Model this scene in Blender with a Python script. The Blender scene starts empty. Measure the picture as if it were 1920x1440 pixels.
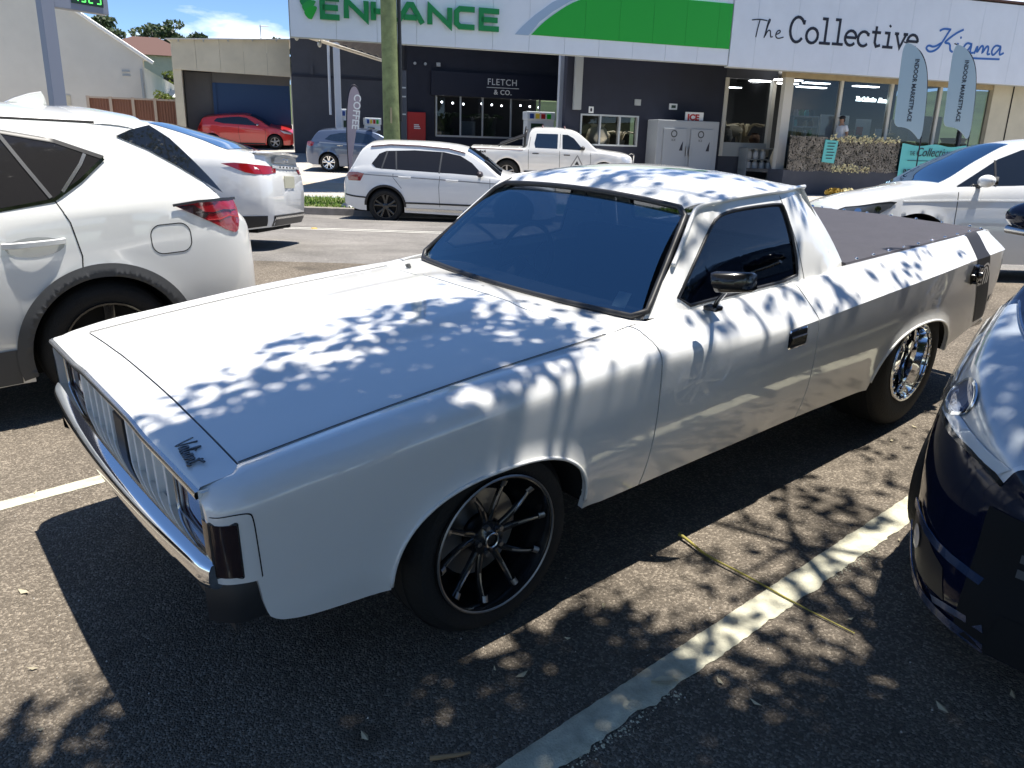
import bpy, bmesh, math, random
import numpy as np
from mathutils import Matrix, Vector, Euler, noise
random.seed(7); np.random.seed(7)
scn = bpy.context.scene
COL = scn.collection
R = math.radians

CLX = 7.2; ALT = 5000
# ------------------------------------------------------------------ camera, sky, sun, exposure
FPX = 1471.9                                   # focal length in pixels of a 1920 px wide picture
CAMZ = 1.7210
camd = bpy.data.cameras.new('camera'); cam = bpy.data.objects.new('camera', camd); COL.objects.link(cam)
CW = ((0.98285, 0.025905, -0.182577), (-0.182148, 0.290832, -0.939276), (0.028767, 0.956424, 0.290562))
cam.matrix_world = Matrix.Translation((0, 0, CAMZ)) @ Matrix(CW).to_4x4()
camd.sensor_fit = 'HORIZONTAL'; camd.sensor_width = 36.0; camd.lens = 36.0 * FPX / 1920.0
camd.clip_start = 0.05; camd.clip_end = 3000
scn.camera = cam

SUN = Vector((0.1925, 0.0254, 1.0094)).normalized()          # towards the sun
world = bpy.data.worlds.new('World'); scn.world = world; world.use_nodes = True
wn = world.node_tree.nodes; wl = world.node_tree.links; wn.clear()
wout = wn.new('ShaderNodeOutputWorld'); wbg = wn.new('ShaderNodeBackground')
sky = wn.new('ShaderNodeTexSky'); sky.sky_type = 'NISHITA'; sky.sun_disc = False
sky.sun_elevation = math.asin(SUN.z); sky.sun_rotation = math.atan2(SUN.x, SUN.y)
sky.air_density = 1.0; sky.dust_density = 0.0; sky.ozone_density = 1.6; sky.altitude = ALT
wtc = wn.new('ShaderNodeTexCoord'); wmap = wn.new('ShaderNodeMapping'); wmap.inputs['Scale'].default_value = (2.2, 2.2, 7.0); wmap.inputs['Location'].default_value = (CLX, 0, 0)
wnz = wn.new('ShaderNodeTexNoise'); wnz.inputs['Scale'].default_value = 1.9; wnz.inputs['Detail'].default_value = 7; wnz.inputs['Roughness'].default_value = .55
wcr = wn.new('ShaderNodeValToRGB'); wcr.color_ramp.elements[0].position = .535; wcr.color_ramp.elements[1].position = .66
wsep = wn.new('ShaderNodeSeparateXYZ'); wmr = wn.new('ShaderNodeMapRange')
wmr.inputs['From Min'].default_value = .34; wmr.inputs['From Max'].default_value = .10
wmu = wn.new('ShaderNodeMath'); wmu.operation = 'MULTIPLY'
wmix = wn.new('ShaderNodeMix'); wmix.data_type = 'RGBA'; wmix.inputs[7].default_value = (8.5, 8.8, 9.3, 1)
wl.new(wtc.outputs['Generated'], wmap.inputs['Vector']); wl.new(wmap.outputs[0], wnz.inputs['Vector'])
wl.new(wnz.outputs[0], wcr.inputs[0]); wl.new(wtc.outputs['Generated'], wsep.inputs[0]); wl.new(wsep.outputs['Z'], wmr.inputs['Value'])
wl.new(wcr.outputs[0], wmu.inputs[0]); wl.new(wmr.outputs[0], wmu.inputs[1]); wl.new(wmu.outputs[0], wmix.inputs[0])
whs = wn.new('ShaderNodeHueSaturation'); whs.inputs['Saturation'].default_value = 1.1; wl.new(sky.outputs[0], whs.inputs['Color']); wl.new(whs.outputs[0], wmix.inputs[6]); wl.new(wmix.outputs[2], wbg.inputs['Color'])
wbg.inputs['Strength'].default_value = 0.11
wl.new(wbg.outputs[0], wout.inputs[0])

sund = bpy.data.lights.new('sun', 'SUN'); sund.energy = 5.0; sund.angle = R(.53); sund.color = (1.0, .95, .87)
sun = bpy.data.objects.new('sun', sund); COL.objects.link(sun)
sun.rotation_euler = (-SUN).to_track_quat('-Z', 'Y').to_euler()
vs = scn.view_settings; vs.view_transform = 'Standard'; vs.look = 'None'; vs.exposure = 0.92; vs.gamma = 1.0; vs.use_curve_mapping = False
scn.render.film_transparent = False
scn.cycles.max_bounces = 10; scn.cycles.transparent_max_bounces = 16; scn.cycles.caustics_reflective = False; scn.cycles.caustics_refractive = False
scn.cycles.sample_clamp_indirect = 6.0

# ------------------------------------------------------------------ frames
# car park frame: X along the parked ute (front to rear), Y across, on a plane that tilts towards the street
LOT = Matrix(((0.86897, -0.49392, -0.03051, -0.0089), (0.49182, 0.86882, -0.05716, 3.0339), (0.05474, 0.03466, 0.9979, 0.1735), (0, 0, 0, 1)))
SU, SV = (0.978, -0.208), (0.208, 0.978)                     # street direction, and across it
def street(p, q): return (SU[0]*p + SV[0]*q, SU[1]*p + SV[1]*q)
def gz(x, y):
    q = .208*x + .978*y
    lot = .0306*x + .0573*y
    if q < 18.3:
        road = .48 - .044*(max(q, 7.5) - 9)
        t = min(1, max(0, (q - 6.5)/2.5)); t = t*t*(3 - 2*t)
        return lot*(1 - t) + road*t
    q = min(60, max(q, 18.5)); k = min(1.1, max(.5, 1 - (x - 2)/30.0))
    return .24 + k*(.025*(q - 18.5) + .0018*(q - 18.5)**2)
BO, BH = (-1.661, 22.389), R(6.2)
BLD = Matrix.Translation((BO[0], BO[1], 0)) @ Matrix.Rotation(BH, 4, 'Z')   # service station frame: u along the front, v away from the street
def b2w(u, v): return (BO[0] + u*math.cos(BH) - v*math.sin(BH), BO[1] + u*math.sin(BH) + v*math.cos(BH))
def gb(u, v): x, y = b2w(u, v); return gz(x, y)
def on_ground(x, y, heading):
    """matrix for a thing standing on the ground at x, y, tilted with it"""
    e = .8
    nx = -(gz(x + e, y) - gz(x - e, y))/(2*e); ny = -(gz(x, y + e) - gz(x, y - e))/(2*e)
    n = Vector((nx, ny, 1)).normalized(); f = Vector((math.cos(heading), math.sin(heading), 0)); f = (f - n*f.dot(n)).normalized(); s = n.cross(f)
    m = Matrix((f, s, n)).transposed().to_4x4(); m.translation = (x, y, gz(x, y)); return m

# ------------------------------------------------------------------ materials
MATS = {}
def nodes(m): return m.node_tree.nodes, m.node_tree.links
def mat(name, col=(.5, .5, .5), rough=.5, metal=0., coat=0., spec=.5, emit=None, estr=1., trans=0., ior=1.45, noise_amt=0., noise_scale=8., bump=0., bump_scale=60., coat_rough=.03, alpha=1.):
    if name in MATS: return MATS[name]
    m = bpy.data.materials.new(name); m.use_nodes = True; MATS[name] = m
    ns, ls = nodes(m); b = ns['Principled BSDF']
    b.inputs['Base Color'].default_value = (*col, 1); b.inputs['Roughness'].default_value = rough; b.inputs['Metallic'].default_value = metal
    b.inputs['Coat Weight'].default_value = coat; b.inputs['Coat IOR'].default_value = 1.6; b.inputs['Coat Roughness'].default_value = coat_rough
    b.inputs['Specular IOR Level'].default_value = spec; b.inputs['IOR'].default_value = ior
    b.inputs['Transmission Weight'].default_value = trans; b.inputs['Alpha'].default_value = alpha
    if emit: b.inputs['Emission Color'].default_value = (*emit, 1); b.inputs['Emission Strength'].default_value = estr
    if noise_amt or bump:
        tc = ns.new('ShaderNodeTexCoord')
    if noise_amt:
        nz = ns.new('ShaderNodeTexNoise'); nz.inputs['Scale'].default_value = noise_scale; nz.inputs['Detail'].default_value = 6; nz.inputs['Roughness'].default_value = .62
        ls.new(tc.outputs['Object'], nz.inputs['Vector'])
        mr = ns.new('ShaderNodeMapRange'); mr.inputs['To Min'].default_value = 1 - noise_amt; mr.inputs['To Max'].default_value = 1 + noise_amt; mr.inputs['From Min'].default_value = .25; mr.inputs['From Max'].default_value = .75
        ls.new(nz.outputs[0], mr.inputs['Value'])
        mx = ns.new('ShaderNodeMix'); mx.data_type = 'RGBA'; mx.blend_type = 'MULTIPLY'; mx.inputs[0].default_value = 1; mx.inputs[6].default_value = (*col, 1)
        cb = ns.new('ShaderNodeCombineColor')
        for i in range(3): ls.new(mr.outputs[0], cb.inputs[i])
        ls.new(cb.outputs[0], mx.inputs[7]); ls.new(mx.outputs[2], b.inputs['Base Color'])
    if bump:
        n2 = ns.new('ShaderNodeTexNoise'); n2.inputs['Scale'].default_value = bump_scale; n2.inputs['Detail'].default_value = 4
        ls.new(tc.outputs['Object'], n2.inputs['Vector'])
        bp = ns.new('ShaderNodeBump'); bp.inputs['Strength'].default_value = bump; bp.inputs['Distance'].default_value = .01
        ls.new(n2.outputs[0], bp.inputs['Height']); ls.new(bp.outputs[0], b.inputs['Normal'])
    return m
def glass(name, tint=(.3, .35, .4), ior=1.55, rough=0., refl=(1, 1, 1)):
    """window sheet: see-through tint with mirror reflection by angle"""
    if name in MATS: return MATS[name]
    m = bpy.data.materials.new(name); m.use_nodes = True; MATS[name] = m
    ns, ls = nodes(m); ns.remove(ns['Principled BSDF']); out = ns['Material Output']
    tr = ns.new('ShaderNodeBsdfTransparent'); tr.inputs[0].default_value = (*tint, 1)
    gl = ns.new('ShaderNodeBsdfGlossy'); gl.inputs['Roughness'].default_value = rough; gl.inputs[0].default_value = (*refl, 1)
    fr = ns.new('ShaderNodeFresnel'); ge = ns.new('ShaderNodeNewGeometry'); mm = ns.new('ShaderNodeMix'); mm.data_type = 'FLOAT'; mm.inputs[2].default_value = ior; mm.inputs[3].default_value = 1/ior
    ls.new(ge.outputs['Backfacing'], mm.inputs[0]); ls.new(mm.outputs[0], fr.inputs[0])
    mx = ns.new('ShaderNodeMixShader'); ls.new(fr.outputs[0], mx.inputs[0]); ls.new(tr.outputs[0], mx.inputs[1]); ls.new(gl.outputs[0], mx.inputs[2])
    ls.new(mx.outputs[0], out.inputs[0]); return m
def asphalt(name, c0, c1, scale=55., agg=.6, crack=0., spots=.0):
    m = bpy.data.materials.new(name); m.use_nodes = True; MATS[name] = m
    ns, ls = nodes(m); b = ns['Principled BSDF']; b.inputs['Roughness'].default_value = .85; b.inputs['Specular IOR Level'].default_value = .3
    tc = ns.new('ShaderNodeTexCoord')
    big = ns.new('ShaderNodeTexNoise'); big.inputs['Scale'].default_value = .9; big.inputs['Detail'].default_value = 8; big.inputs['Roughness'].default_value = .65
    ls.new(tc.outputs['Object'], big.inputs['Vector'])
    vo = ns.new('ShaderNodeTexVoronoi'); vo.inputs['Scale'].default_value = scale; ls.new(tc.outputs['Object'], vo.inputs['Vector'])
    fine = ns.new('ShaderNodeTexNoise'); fine.inputs['Scale'].default_value = scale*1.7; fine.inputs['Detail'].default_value = 3; ls.new(tc.outputs['Object'], fine.inputs['Vector'])
    # stone colour from the cell id
    sepc = ns.new('ShaderNodeSeparateColor'); ls.new(vo.outputs['Color'], sepc.inputs[0])
    ramp = ns.new('ShaderNodeValToRGB'); e = ramp.color_ramp.elements; e[0].color = (*[c*.72 for c in c0], 1); e[1].color = (*[min(1, c*1.45) for c in c1], 1); e[1].position = 1
    n1 = ramp.color_ramp.elements.new(.55); n1.color = (*c0, 1); n2 = ramp.color_ramp.elements.new(.82); n2.color = (*c1, 1)
    ls.new(sepc.outputs[0], ramp.inputs[0])
    mr = ns.new('ShaderNodeMapRange'); mr.inputs['From Min'].default_value = .3; mr.inputs['From Max'].default_value = .7; mr.inputs['To Min'].default_value = .62; mr.inputs['To Max'].default_value = 1.25
    ls.new(big.outputs[0], mr.inputs['Value'])
    cb = ns.new('ShaderNodeCombineColor')
    for i in range(3): ls.new(mr.outputs[0], cb.inputs[i])
    mx = ns.new('ShaderNodeMix'); mx.data_type = 'RGBA'; mx.blend_type = 'MULTIPLY'; mx.inputs[0].default_value = 1
    ls.new(ramp.outputs[0], mx.inputs[6]); ls.new(cb.outputs[0], mx.inputs[7])
    last = mx.outputs[2]
    if spots:
        sp = ns.new('ShaderNodeTexNoise'); sp.inputs['Scale'].default_value = 2.6; sp.inputs['Detail'].default_value = 3; ls.new(tc.outputs['Object'], sp.inputs['Vector'])
        r2 = ns.new('ShaderNodeValToRGB'); r2.color_ramp.elements[0].position = .62; r2.color_ramp.elements[1].position = .72; ls.new(sp.outputs[0], r2.inputs[0])
        m2 = ns.new('ShaderNodeMix'); m2.data_type = 'RGBA'; m2.inputs[7].default_value = (*[c*.5 for c in c0], 1)
        sc_ = ns.new('ShaderNodeMath'); sc_.operation = 'MULTIPLY'; sc_.inputs[1].default_value = spots; ls.new(r2.outputs[0], sc_.inputs[0]); ls.new(sc_.outputs[0], m2.inputs[0])
        ls.new(last, m2.inputs[6]); last = m2.outputs[2]
    ls.new(last, b.inputs['Base Color'])
    ad = ns.new('ShaderNodeMath'); ad.operation = 'ADD'; ls.new(vo.outputs['Distance'], ad.inputs[0])
    fm = ns.new('ShaderNodeMath'); fm.operation = 'MULTIPLY'; fm.inputs[1].default_value = -.7; ls.new(fine.outputs[0], fm.inputs[0]); ls.new(fm.outputs[0], ad.inputs[1])
    bp = ns.new('ShaderNodeBump'); bp.invert = True; bp.inputs['Strength'].default_value = agg; bp.inputs['Distance'].default_value = .012
    ls.new(ad.outputs[0], bp.inputs['Height']); ls.new(bp.outputs[0], b.inputs['Normal'])
    return m
def paint(name, col, rough=.32, coat=1., metal=0.):
    return mat(name, col, rough, metal, coat, noise_amt=.03, noise_scale=2.5, coat_rough=.015)

paint('white_paint', (.79, .79, .77)); paint('pearl_white_paint', (.78, .78, .75)); mat('navy_paint', (.004, .007, .022), .07, spec=.42)
paint('red_paint', (.55, .025, .02)); paint('blue_grey_paint', (.09, .12, .19), .3, 1., .4); paint('dark_grey_paint', (.05, .05, .06), .3, 1., .5)
mat('rubber', (.011, .011, .011), .75, bump=.3, bump_scale=90); mat('dark_plastic', (.022, .022, .024), .45); mat('grey_plastic', (.075, .077, .08), .6, bump=.15, bump_scale=300)
mat('gap', (.006, .006, .006), .9); mat('chrome', (.82, .83, .85), .06, 1.); mat('dull_chrome', (.6, .6, .6), .25, 1.)
mat('black_metal', (.012, .012, .013), .22, 0., .6); mat('machined', (.75, .75, .75), .22, 1.); mat('steel', (.3, .3, .31), .4, 1.)
mat('tail_red', (.28, .008, .012), .12, coat=1.); mat('smoked_lens', (.025, .012, .012), .12, coat=1.); mat('smoked_red_lens', (.05, .012, .012), .12, coat=1.)
mat('dark_glass', (.010, .012, .015), .03, spec=.75, coat=.5); mat('privacy_glass', (.022, .021, .022), .04, spec=.6); mat('blue_dark_glass', (.012, .02, .035), .03, spec=1., coat=1.)
glass('windscreen_glass', (.30, .36, .42), 3.4, 0., (.52, .82, 1.)); glass('tinted_glass', (.15, .17, .2), 1.7); glass('clear_lens', (.85, .88, .9), 1.5)
glass('shop_glass', (.62, .65, .68), 1.38)
mat('interior', (.03, .03, .032), .8); mat('vinyl', (.038, .035, .043), .62, noise_amt=.18, noise_scale=14, bump=.35, bump_scale=400)
mat('plate', (.55, .53, .40), .5); mat('brake_disc', (.35, .34, .33), .35, 1.)
mat('grille_white', (.80, .80, .78), .55); mat('clip_gold', (.6, .5, .2), .4)

# ------------------------------------------------------------------ mesh helpers
def getm(m): return MATS[m] if isinstance(m, str) else m
def link(o, parent=None):
    COL.objects.link(o)
    if parent is not None: o.parent = parent
    return o
def tag(o, label=None, cat=None, group=None, kind=None):
    if label: o['label'] = label
    if cat: o['category'] = cat
    if group: o['group'] = group
    if kind: o['kind'] = kind
    return o
def thing(name, label, cat, m=None, group=None):
    o = bpy.data.objects.new(name, None); o.empty_display_size = .2; COL.objects.link(o)
    if m is not None: o.matrix_world = m
    return tag(o, label, cat, group)
class MB:
    def __init__(s): s.v = []; s.f = []
    def add(s, vs, fs):
        b = len(s.v); s.v += [tuple(map(float, p)) for p in vs]; s.f += [tuple(b + i for i in f) for f in fs]; return s
    def box(s, x0, x1, y0, y1, z0, z1, M=None):
        vs = [(x, y, z) for x in (x0, x1) for y in (y0, y1) for z in (z0, z1)]
        if M is not None: vs = [tuple(M @ Vector(p)) for p in vs]
        return s.add(vs, [(0, 1, 3, 2), (4, 6, 7, 5), (0, 4, 5, 1), (2, 3, 7, 6), (0, 2, 6, 4), (1, 5, 7, 3)])
    def grid(s, P, cu=False, cv=False, flip=False):
        nu, nv = len(P), len(P[0]); vs = [p for r in P for p in r]; fs = []
        for i in range(nu - (0 if cu else 1)):
            for j in range(nv - (0 if cv else 1)):
                a = i*nv + j; b = ((i + 1) % nu)*nv + j; c = ((i + 1) % nu)*nv + (j + 1) % nv; d = i*nv + (j + 1) % nv
                fs.append((a, d, c, b) if flip else (a, b, c, d))
        return s.add(vs, fs)
    def poly(s, pts, thick=None, n=None):
        """flat polygon, or a slab if thick is a vector"""
        k = len(pts)
        if thick is None: return s.add(pts, [tuple(range(k))])
        t = Vector(thick); q = [tuple(Vector(p) + t) for p in pts]
        fs = [tuple(reversed(range(k))), tuple(range(k, 2*k))] + [(i, (i + 1) % k, k + (i + 1) % k, k + i) for i in range(k)]
        return s.add(list(pts) + q, fs)
    def tube(s, path, r, n=8, caps=True, closed=False):
        path = [Vector(p) for p in path]; rs = r if isinstance(r, (list, tuple)) else [r]*len(path); P = []; up = None
        for i, p in enumerate(path):
            a = path[i - 1] if (i or closed) else p; b = path[(i + 1) % len(path)] if (i < len(path) - 1 or closed) else p
            d = (b - a).normalized()
            if up is None: up = Vector((0, 0, 1)) if abs(d.z) < .9 else Vector((1, 0, 0))
            u = (up - d*up.dot(d)).normalized(); w = d.cross(u); up = u
            P.append([tuple(p + (u*math.cos(2*math.pi*k/n) + w*math.sin(2*math.pi*k/n))*rs[i]) for k in range(n)])
        b = len(s.v); s.grid(P, cu=closed, cv=True, flip=False)
        if caps and not closed:
            s.f.append(tuple(b + k for k in range(n))); s.f.append(tuple(b + (len(path) - 1)*n + k for k in reversed(range(n))))
        return s
    def lathe(s, prof, n=32, axis='y', c=(0, 0, 0), closed=False):
        """prof: (radius, axial) pairs"""
        P = []
        for k in range(n):
            a = 2*math.pi*k/n; row = []
            for r, h in prof:
                x, y = r*math.cos(a), r*math.sin(a)
                p = (x, h, y) if axis == 'y' else ((h, x, y) if axis == 'x' else (x, y, h))
                row.append((p[0] + c[0], p[1] + c[1], p[2] + c[2]))
            P.append(row)
        return s.grid(P, cu=True, cv=closed)
    def ball(s, c, r, n=10, sc=(1, 1, 1)):
        P = [[(c[0] + r*sc[0]*math.sin(math.pi*j/n)*math.cos(2*math.pi*i/n), c[1] + r*sc[1]*math.sin(math.pi*j/n)*math.sin(2*math.pi*i/n), c[2] + r*sc[2]*math.cos(math.pi*j/n)) for j in range(n + 1)] for i in range(n)]
        return s.grid(P, cu=True)
    def ribbon(s, pts, w, M=None, t=.01, closed=False):
        """stroke of width w along 2D points, slab of thickness t, placed by M (x right, y up, z towards the viewer)"""
        pts = [Vector((p[0], p[1])) for p in pts]; n = len(pts); L = []; Rr = []
        for i in range(n):
            a = pts[i - 1] if (i or closed) else pts[i]; b = pts[(i + 1) % n] if (i < n - 1 or closed) else pts[i]
            d1 = (pts[i] - a); d2 = (b - pts[i])
            d = (d1.normalized() if d1.length > 1e-9 else Vector((0, 0))) + (d2.normalized() if d2.length > 1e-9 else Vector((0, 0)))
            d = d.normalized() if d.length > 1e-6 else Vector((1, 0))
            nn = Vector((-d.y, d.x)); e = d2 if d2.length > 1e-9 else d1
            c = max(.5, abs(nn.dot(Vector((-e.y, e.x)).normalized()))); ww = (w[i] if isinstance(w, (list, tuple)) else w)
            L.append(pts[i] + nn*ww/2/c); Rr.append(pts[i] - nn*ww/2/c)
        T = M if M is not None else Matrix.Identity(4)
        rows = []
        for i in range(n):
            rows.append([tuple(T @ Vector((*L[i], 0))), tuple(T @ Vector((*L[i], t))), tuple(T @ Vector((*Rr[i], t))), tuple(T @ Vector((*Rr[i], 0)))])
        b = len(s.v); s.grid(rows, cu=closed, cv=True)
        if not closed: s.f.append((b, b + 3, b + 2, b + 1)); e = b + 4*(n - 1); s.f.append((e, e + 1, e + 2, e + 3))
        return s
    def xf(s, M):
        s.v = [tuple(M @ Vector(p)) for p in s.v]; return s
    def build(s, name, m, parent=None, smooth=None, bevel=0., bseg=2, kind=None, label=None, world=None, recalc=False):
        me = bpy.data.meshes.new(name); me.from_pydata(s.v, [], s.f); me.update()
        if bevel or recalc:
            bm = bmesh.new(); bm.from_mesh(me)
            if recalc: bmesh.ops.recalc_face_normals(bm, faces=bm.faces)
            if bevel:
                ed = [e for e in bm.edges if len(e.link_faces) == 2 and e.calc_face_angle(0) > .5]
                bmesh.ops.bevel(bm, geom=ed, offset=bevel, segments=bseg, affect='EDGES', profile=.6)
            bm.to_mesh(me); bm.free()
        ms = m if isinstance(m, (list, tuple)) else [m]
        for mm in ms: me.materials.append(getm(mm))
        if smooth is not None:
            for p in me.polygons: p.use_smooth = True
            if smooth < 180: me.set_sharp_from_angle(angle=R(smooth))
        o = bpy.data.objects.new(name, me); link(o, parent)
        if world is not None: o.matrix_world = world
        if kind: o['kind'] = kind
        if label: o['label'] = label
        return o
def mesh_copy(o, parent=None, loc=None):
    c = o.copy(); COL.objects.link(c); c.parent = parent
    if loc is not None: c.location = loc
    return c
def pchip(xs, ys):
    xs = np.array(xs, float); ys = np.array(ys, float); h = np.diff(xs); d = np.diff(ys)/h; n = len(xs); m = np.zeros(n)
    for i in range(1, n - 1):
        if d[i - 1]*d[i] > 0:
            w1 = 2*h[i] + h[i - 1]; w2 = h[i] + 2*h[i - 1]; m[i] = (w1 + w2)/(w1/d[i - 1] + w2/d[i])
    m[0] = d[0]; m[-1] = d[-1]
    def f(x):
        x = min(max(x, xs[0]), xs[-1]); i = min(max(int(np.searchsorted(xs, x)) - 1, 0), n - 2); t = (x - xs[i])/h[i]
        return float((2*t**3 - 3*t**2 + 1)*ys[i] + (t**3 - 2*t**2 + t)*h[i]*m[i] + (-2*t**3 + 3*t**2)*ys[i + 1] + (t**3 - t**2)*h[i]*m[i + 1])
    return f
def tab(T, k=1): return pchip([r[0] for r in T], [r[k] for r in T])
def lin(a, b, n): return [a + (b - a)*i/(n - 1) for i in range(n)]
def sstep(a, b, x): t = min(1, max(0, (x - a)/(b - a))); return t*t*(3 - 2*t)
def text_mesh(mb, s, size, M, t=.01, align='LEFT', shear=0., bold=0., sp=1., sx=1.):
    cu = bpy.data.curves.new('txt', 'FONT'); cu.body = s; cu.size = size; cu.align_x = align; cu.extrude = t/2; cu.shear = shear; cu.offset = bold; cu.space_character = sp; cu.resolution_u = 3
    o = bpy.data.objects.new('txt', cu); me = bpy.data.meshes.new_from_object(o)
    mb.add([tuple(M @ Vector((v.co.x*sx, v.co.y, v.co.z + t/2))) for v in me.vertices], [tuple(p.vertices) for p in me.polygons])
    bpy.data.objects.remove(o); bpy.data.curves.remove(cu); bpy.data.meshes.remove(me); return mb
def arc(cx, cy, rx, ry, a0, a1, n=10): return [(cx + rx*math.cos(R(a0 + (a1 - a0)*i/(n - 1))), cy + ry*math.sin(R(a0 + (a1 - a0)*i/(n - 1)))) for i in range(n)]
def chaikin(pts, it=2, closed=False):
    for _ in range(it):
        q = [] if closed else [pts[0]]
        n = len(pts)
        for i in range(n if closed else n - 1):
            a, b = pts[i], pts[(i + 1) % n]
            q.append(tuple(.75*a[k] + .25*b[k] for k in range(len(a)))); q.append(tuple(.25*a[k] + .75*b[k] for k in range(len(a))))
        if not closed: q.append(pts[-1])
        pts = q
    return pts
def leaf_cloud(mb, centers, n, size, flat=.5, stretch=1.6):
    """n leaf quads spread through ellipsoids (c, rx, ry, rz)"""
    vols = np.array([c[1]*c[2]*c[3] for c in centers]); pr = vols/vols.sum(); rg_ = np.random
    idx = rg_.choice(len(centers), n, p=pr); C = np.array([c[0] for c in centers])[idx]; RR = np.array([c[1:4] for c in centers])[idx]
    un = lambda a: a/np.linalg.norm(a, axis=1, keepdims=True)
    p = C + un(rg_.normal(size=(n, 3)))*(rg_.uniform(.35, 1, (n, 1))**.6)*RR
    nr = rg_.normal(size=(n, 3)); nr[:, 2] += flat; nr = un(nr); t = un(np.cross(nr, rg_.normal(size=(n, 3)))); b = np.cross(nr, t); sz = size*rg_.uniform(.6, 1.35, (n, 1)); t = t*sz*stretch*.5; b = b*sz*.5
    V = np.stack([p - t, p + b*.9 - t*.1, p + t, p - b*.9 - t*.1], 1).reshape(-1, 3); vs = [tuple(r) for r in V.tolist()]; fs = [(4*i, 4*i + 1, 4*i + 2, 4*i + 3) for i in range(n)]
    o_ = len(mb.v); mb.v += vs; mb.f += [tuple(o_ + j for j in f) for f in fs]; return mb
# ------------------------------------------------------------------ the ground
asphalt('car_park_asphalt', (.156, .131, .102), (.232, .198, .156), 140., .75, spots=.6)
asphalt('road_asphalt', (.19, .178, .165), (.24, .225, .205), 130., .5, spots=.12)
mat('concrete', (.40, .37, .33), .85, noise_amt=.16, noise_scale=1.6, bump=.25, bump_scale=40)
mat('tan_concrete', (.46, .37, .27), .85, noise_amt=.15, noise_scale=1.3, bump=.2, bump_scale=40)
mat('kerb_concrete', (.22, .2, .18), .9, noise_amt=.3, noise_scale=4)
mat('soil', (.12, .13, .05), .95, noise_amt=.4, noise_scale=3); mat('lawn_ground', (.07, .11, .025), .95, noise_amt=.4, noise_scale=.8)
mat('grass_blade', (.16, .27, .035), .7, noise_amt=.3, noise_scale=2); mat('hill_green', (.06, .085, .03), .95, noise_amt=.4, noise_scale=.06)
def strip(name, m, p, q, dz=0., kind='structure'):
    mb = MB(); mb.grid([[(*street(a, b), gz(*street(a, b)) + dz) for b in q] for a in p]); return mb.build(name, m, smooth=40, kind=kind)
pp = [-75, -50, -30] + lin(-20, 30, 51) + [45, 75]
strip('car_park', 'car_park_asphalt', pp, [-16, -10, -5, 0, 3, 6.5] + lin(6.9, 8.1, 4))
strip('road', 'road_asphalt', pp, lin(8.1, 9.1, 4) + [11, 13, 15, 17, 18.22])
mb = MB(); rows = []
for a in pp:
    x, y = street(a, 18.22); z0 = gz(x, y); z1 = .24
    xs, ys = street(a, 18.42); rows.append([(x, y, z0 - .1), (*street(a, 18.25), z1 - .015), (*street(a, 18.27), z1), (xs, ys, z1), (xs, ys, z0 - .1)])
mb.grid(rows); mb.build('kerb', 'kerb_concrete', smooth=40, kind='structure')
verge_q = [18.42, 19.2, 20.7]
strip('verge', 'soil', pp, verge_q, -.01)
strip('footpath', 'concrete', pp, [20.7, 21.4, 22.4], .012)
strip('driveway_apron', 'tan_concrete', pp, [22.4, 23.4, 24.5], .004)
strip('forecourt', 'concrete', pp, lin(24.5, 46, 12))
strip('field', 'hill_green', [-300, -150, -75, -30, 0, 30, 75, 150, 300], [46, 52, 60, 100])
strip('lawn', 'lawn_ground', [-75, -30, 0, 30, 75], [-90, -60, -40, -25, -16])
def hill(name, p0, p1, q0, q1, top, seed):
    mb = MB(); n = 36; P = []
    for i in range(n + 1):
        row = []
        for j in range(14):
            p = p0 + (p1 - p0)*i/n; q = q0 + (q1 - q0)*j/13; s = math.sin(math.pi*min(1, (j/13)*.9 + .0))
            z = gz(*street(0, 60)) + top*s*(.7 + .5*noise.noise(Vector((p*.012 + seed, q*.01, 0)))) - 1
            row.append((*street(p, q), z))
        P.append(row)
    mb.grid(P); return mb.build(name, 'hill_green', smooth=180, kind='structure')
hill('hills', -420, 420, 99, 420, 20, 3.1)
hill('hills', -420, 420, -420, -89, 12, 8.4)
# grass on the verge
mb = MB(); vsx = []; fsx = []
for k in range(15000):
    a = random.uniform(-9, 12); q = random.uniform(18.44, 20.66)
    x, y = street(a, q); z = gz(x, y); h = random.uniform(.03, .10); th = random.uniform(0, 6.28); w = .012
    dx, dy = math.cos(th)*w, math.sin(th)*w; lx, ly = random.uniform(-.04, .04), random.uniform(-.04, .04)
    o = len(vsx); vsx += [(x - dx, y - dy, z - .01), (x + dx, y + dy, z - .01), (x + lx, y + ly, z + h)]; fsx.append((o, o + 1, o + 2))
mb.add(vsx, fsx); tag(mb.build('grass', 'grass_blade'), 'bright green grass on the verge behind the kerb', 'grass', kind='stuff')

# painted markings
mb = MB()
def line_lot(name, m, x0, x1, y0, y1, jag0, jag1, z=.004, seed=0):
    mb = MB(); n = int((x1 - x0)/.02); rows = []
    for i in range(n + 1):
        x = x0 + (x1 - x0)*i/n
        j0 = jag0*noise.noise(Vector((x*9, seed, 0))) + jag0*.6*noise.noise(Vector((x*31, seed + 5, 0)))
        j1 = jag1*noise.noise(Vector((x*9, seed + 9, 0))) + jag1*.6*noise.noise(Vector((x*31, seed + 12, 0)))
        rows.append([(x, y0 + j0, z - .003), (x, y0 + j0 + .004, z), (x, y1 + j1 - .004, z), (x, y1 + j1, z - .003)])
    mb.grid(rows); o = mb.build(name, m, smooth=60, kind='structure', world=LOT); return o
mat('line_paint', (.52, .50, .38), .75, noise_amt=.4, noise_scale=14, bump=.5, bump_scale=140)
line_lot('bay_line', 'line_paint', -3.5, 4.6, -1.435, -1.322, .018, .006, .006, 1)
line_lot('bay_line', 'line_paint', -3.5, 4.6, 1.112, 1.198, .006, .006, .005, 4)
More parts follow.
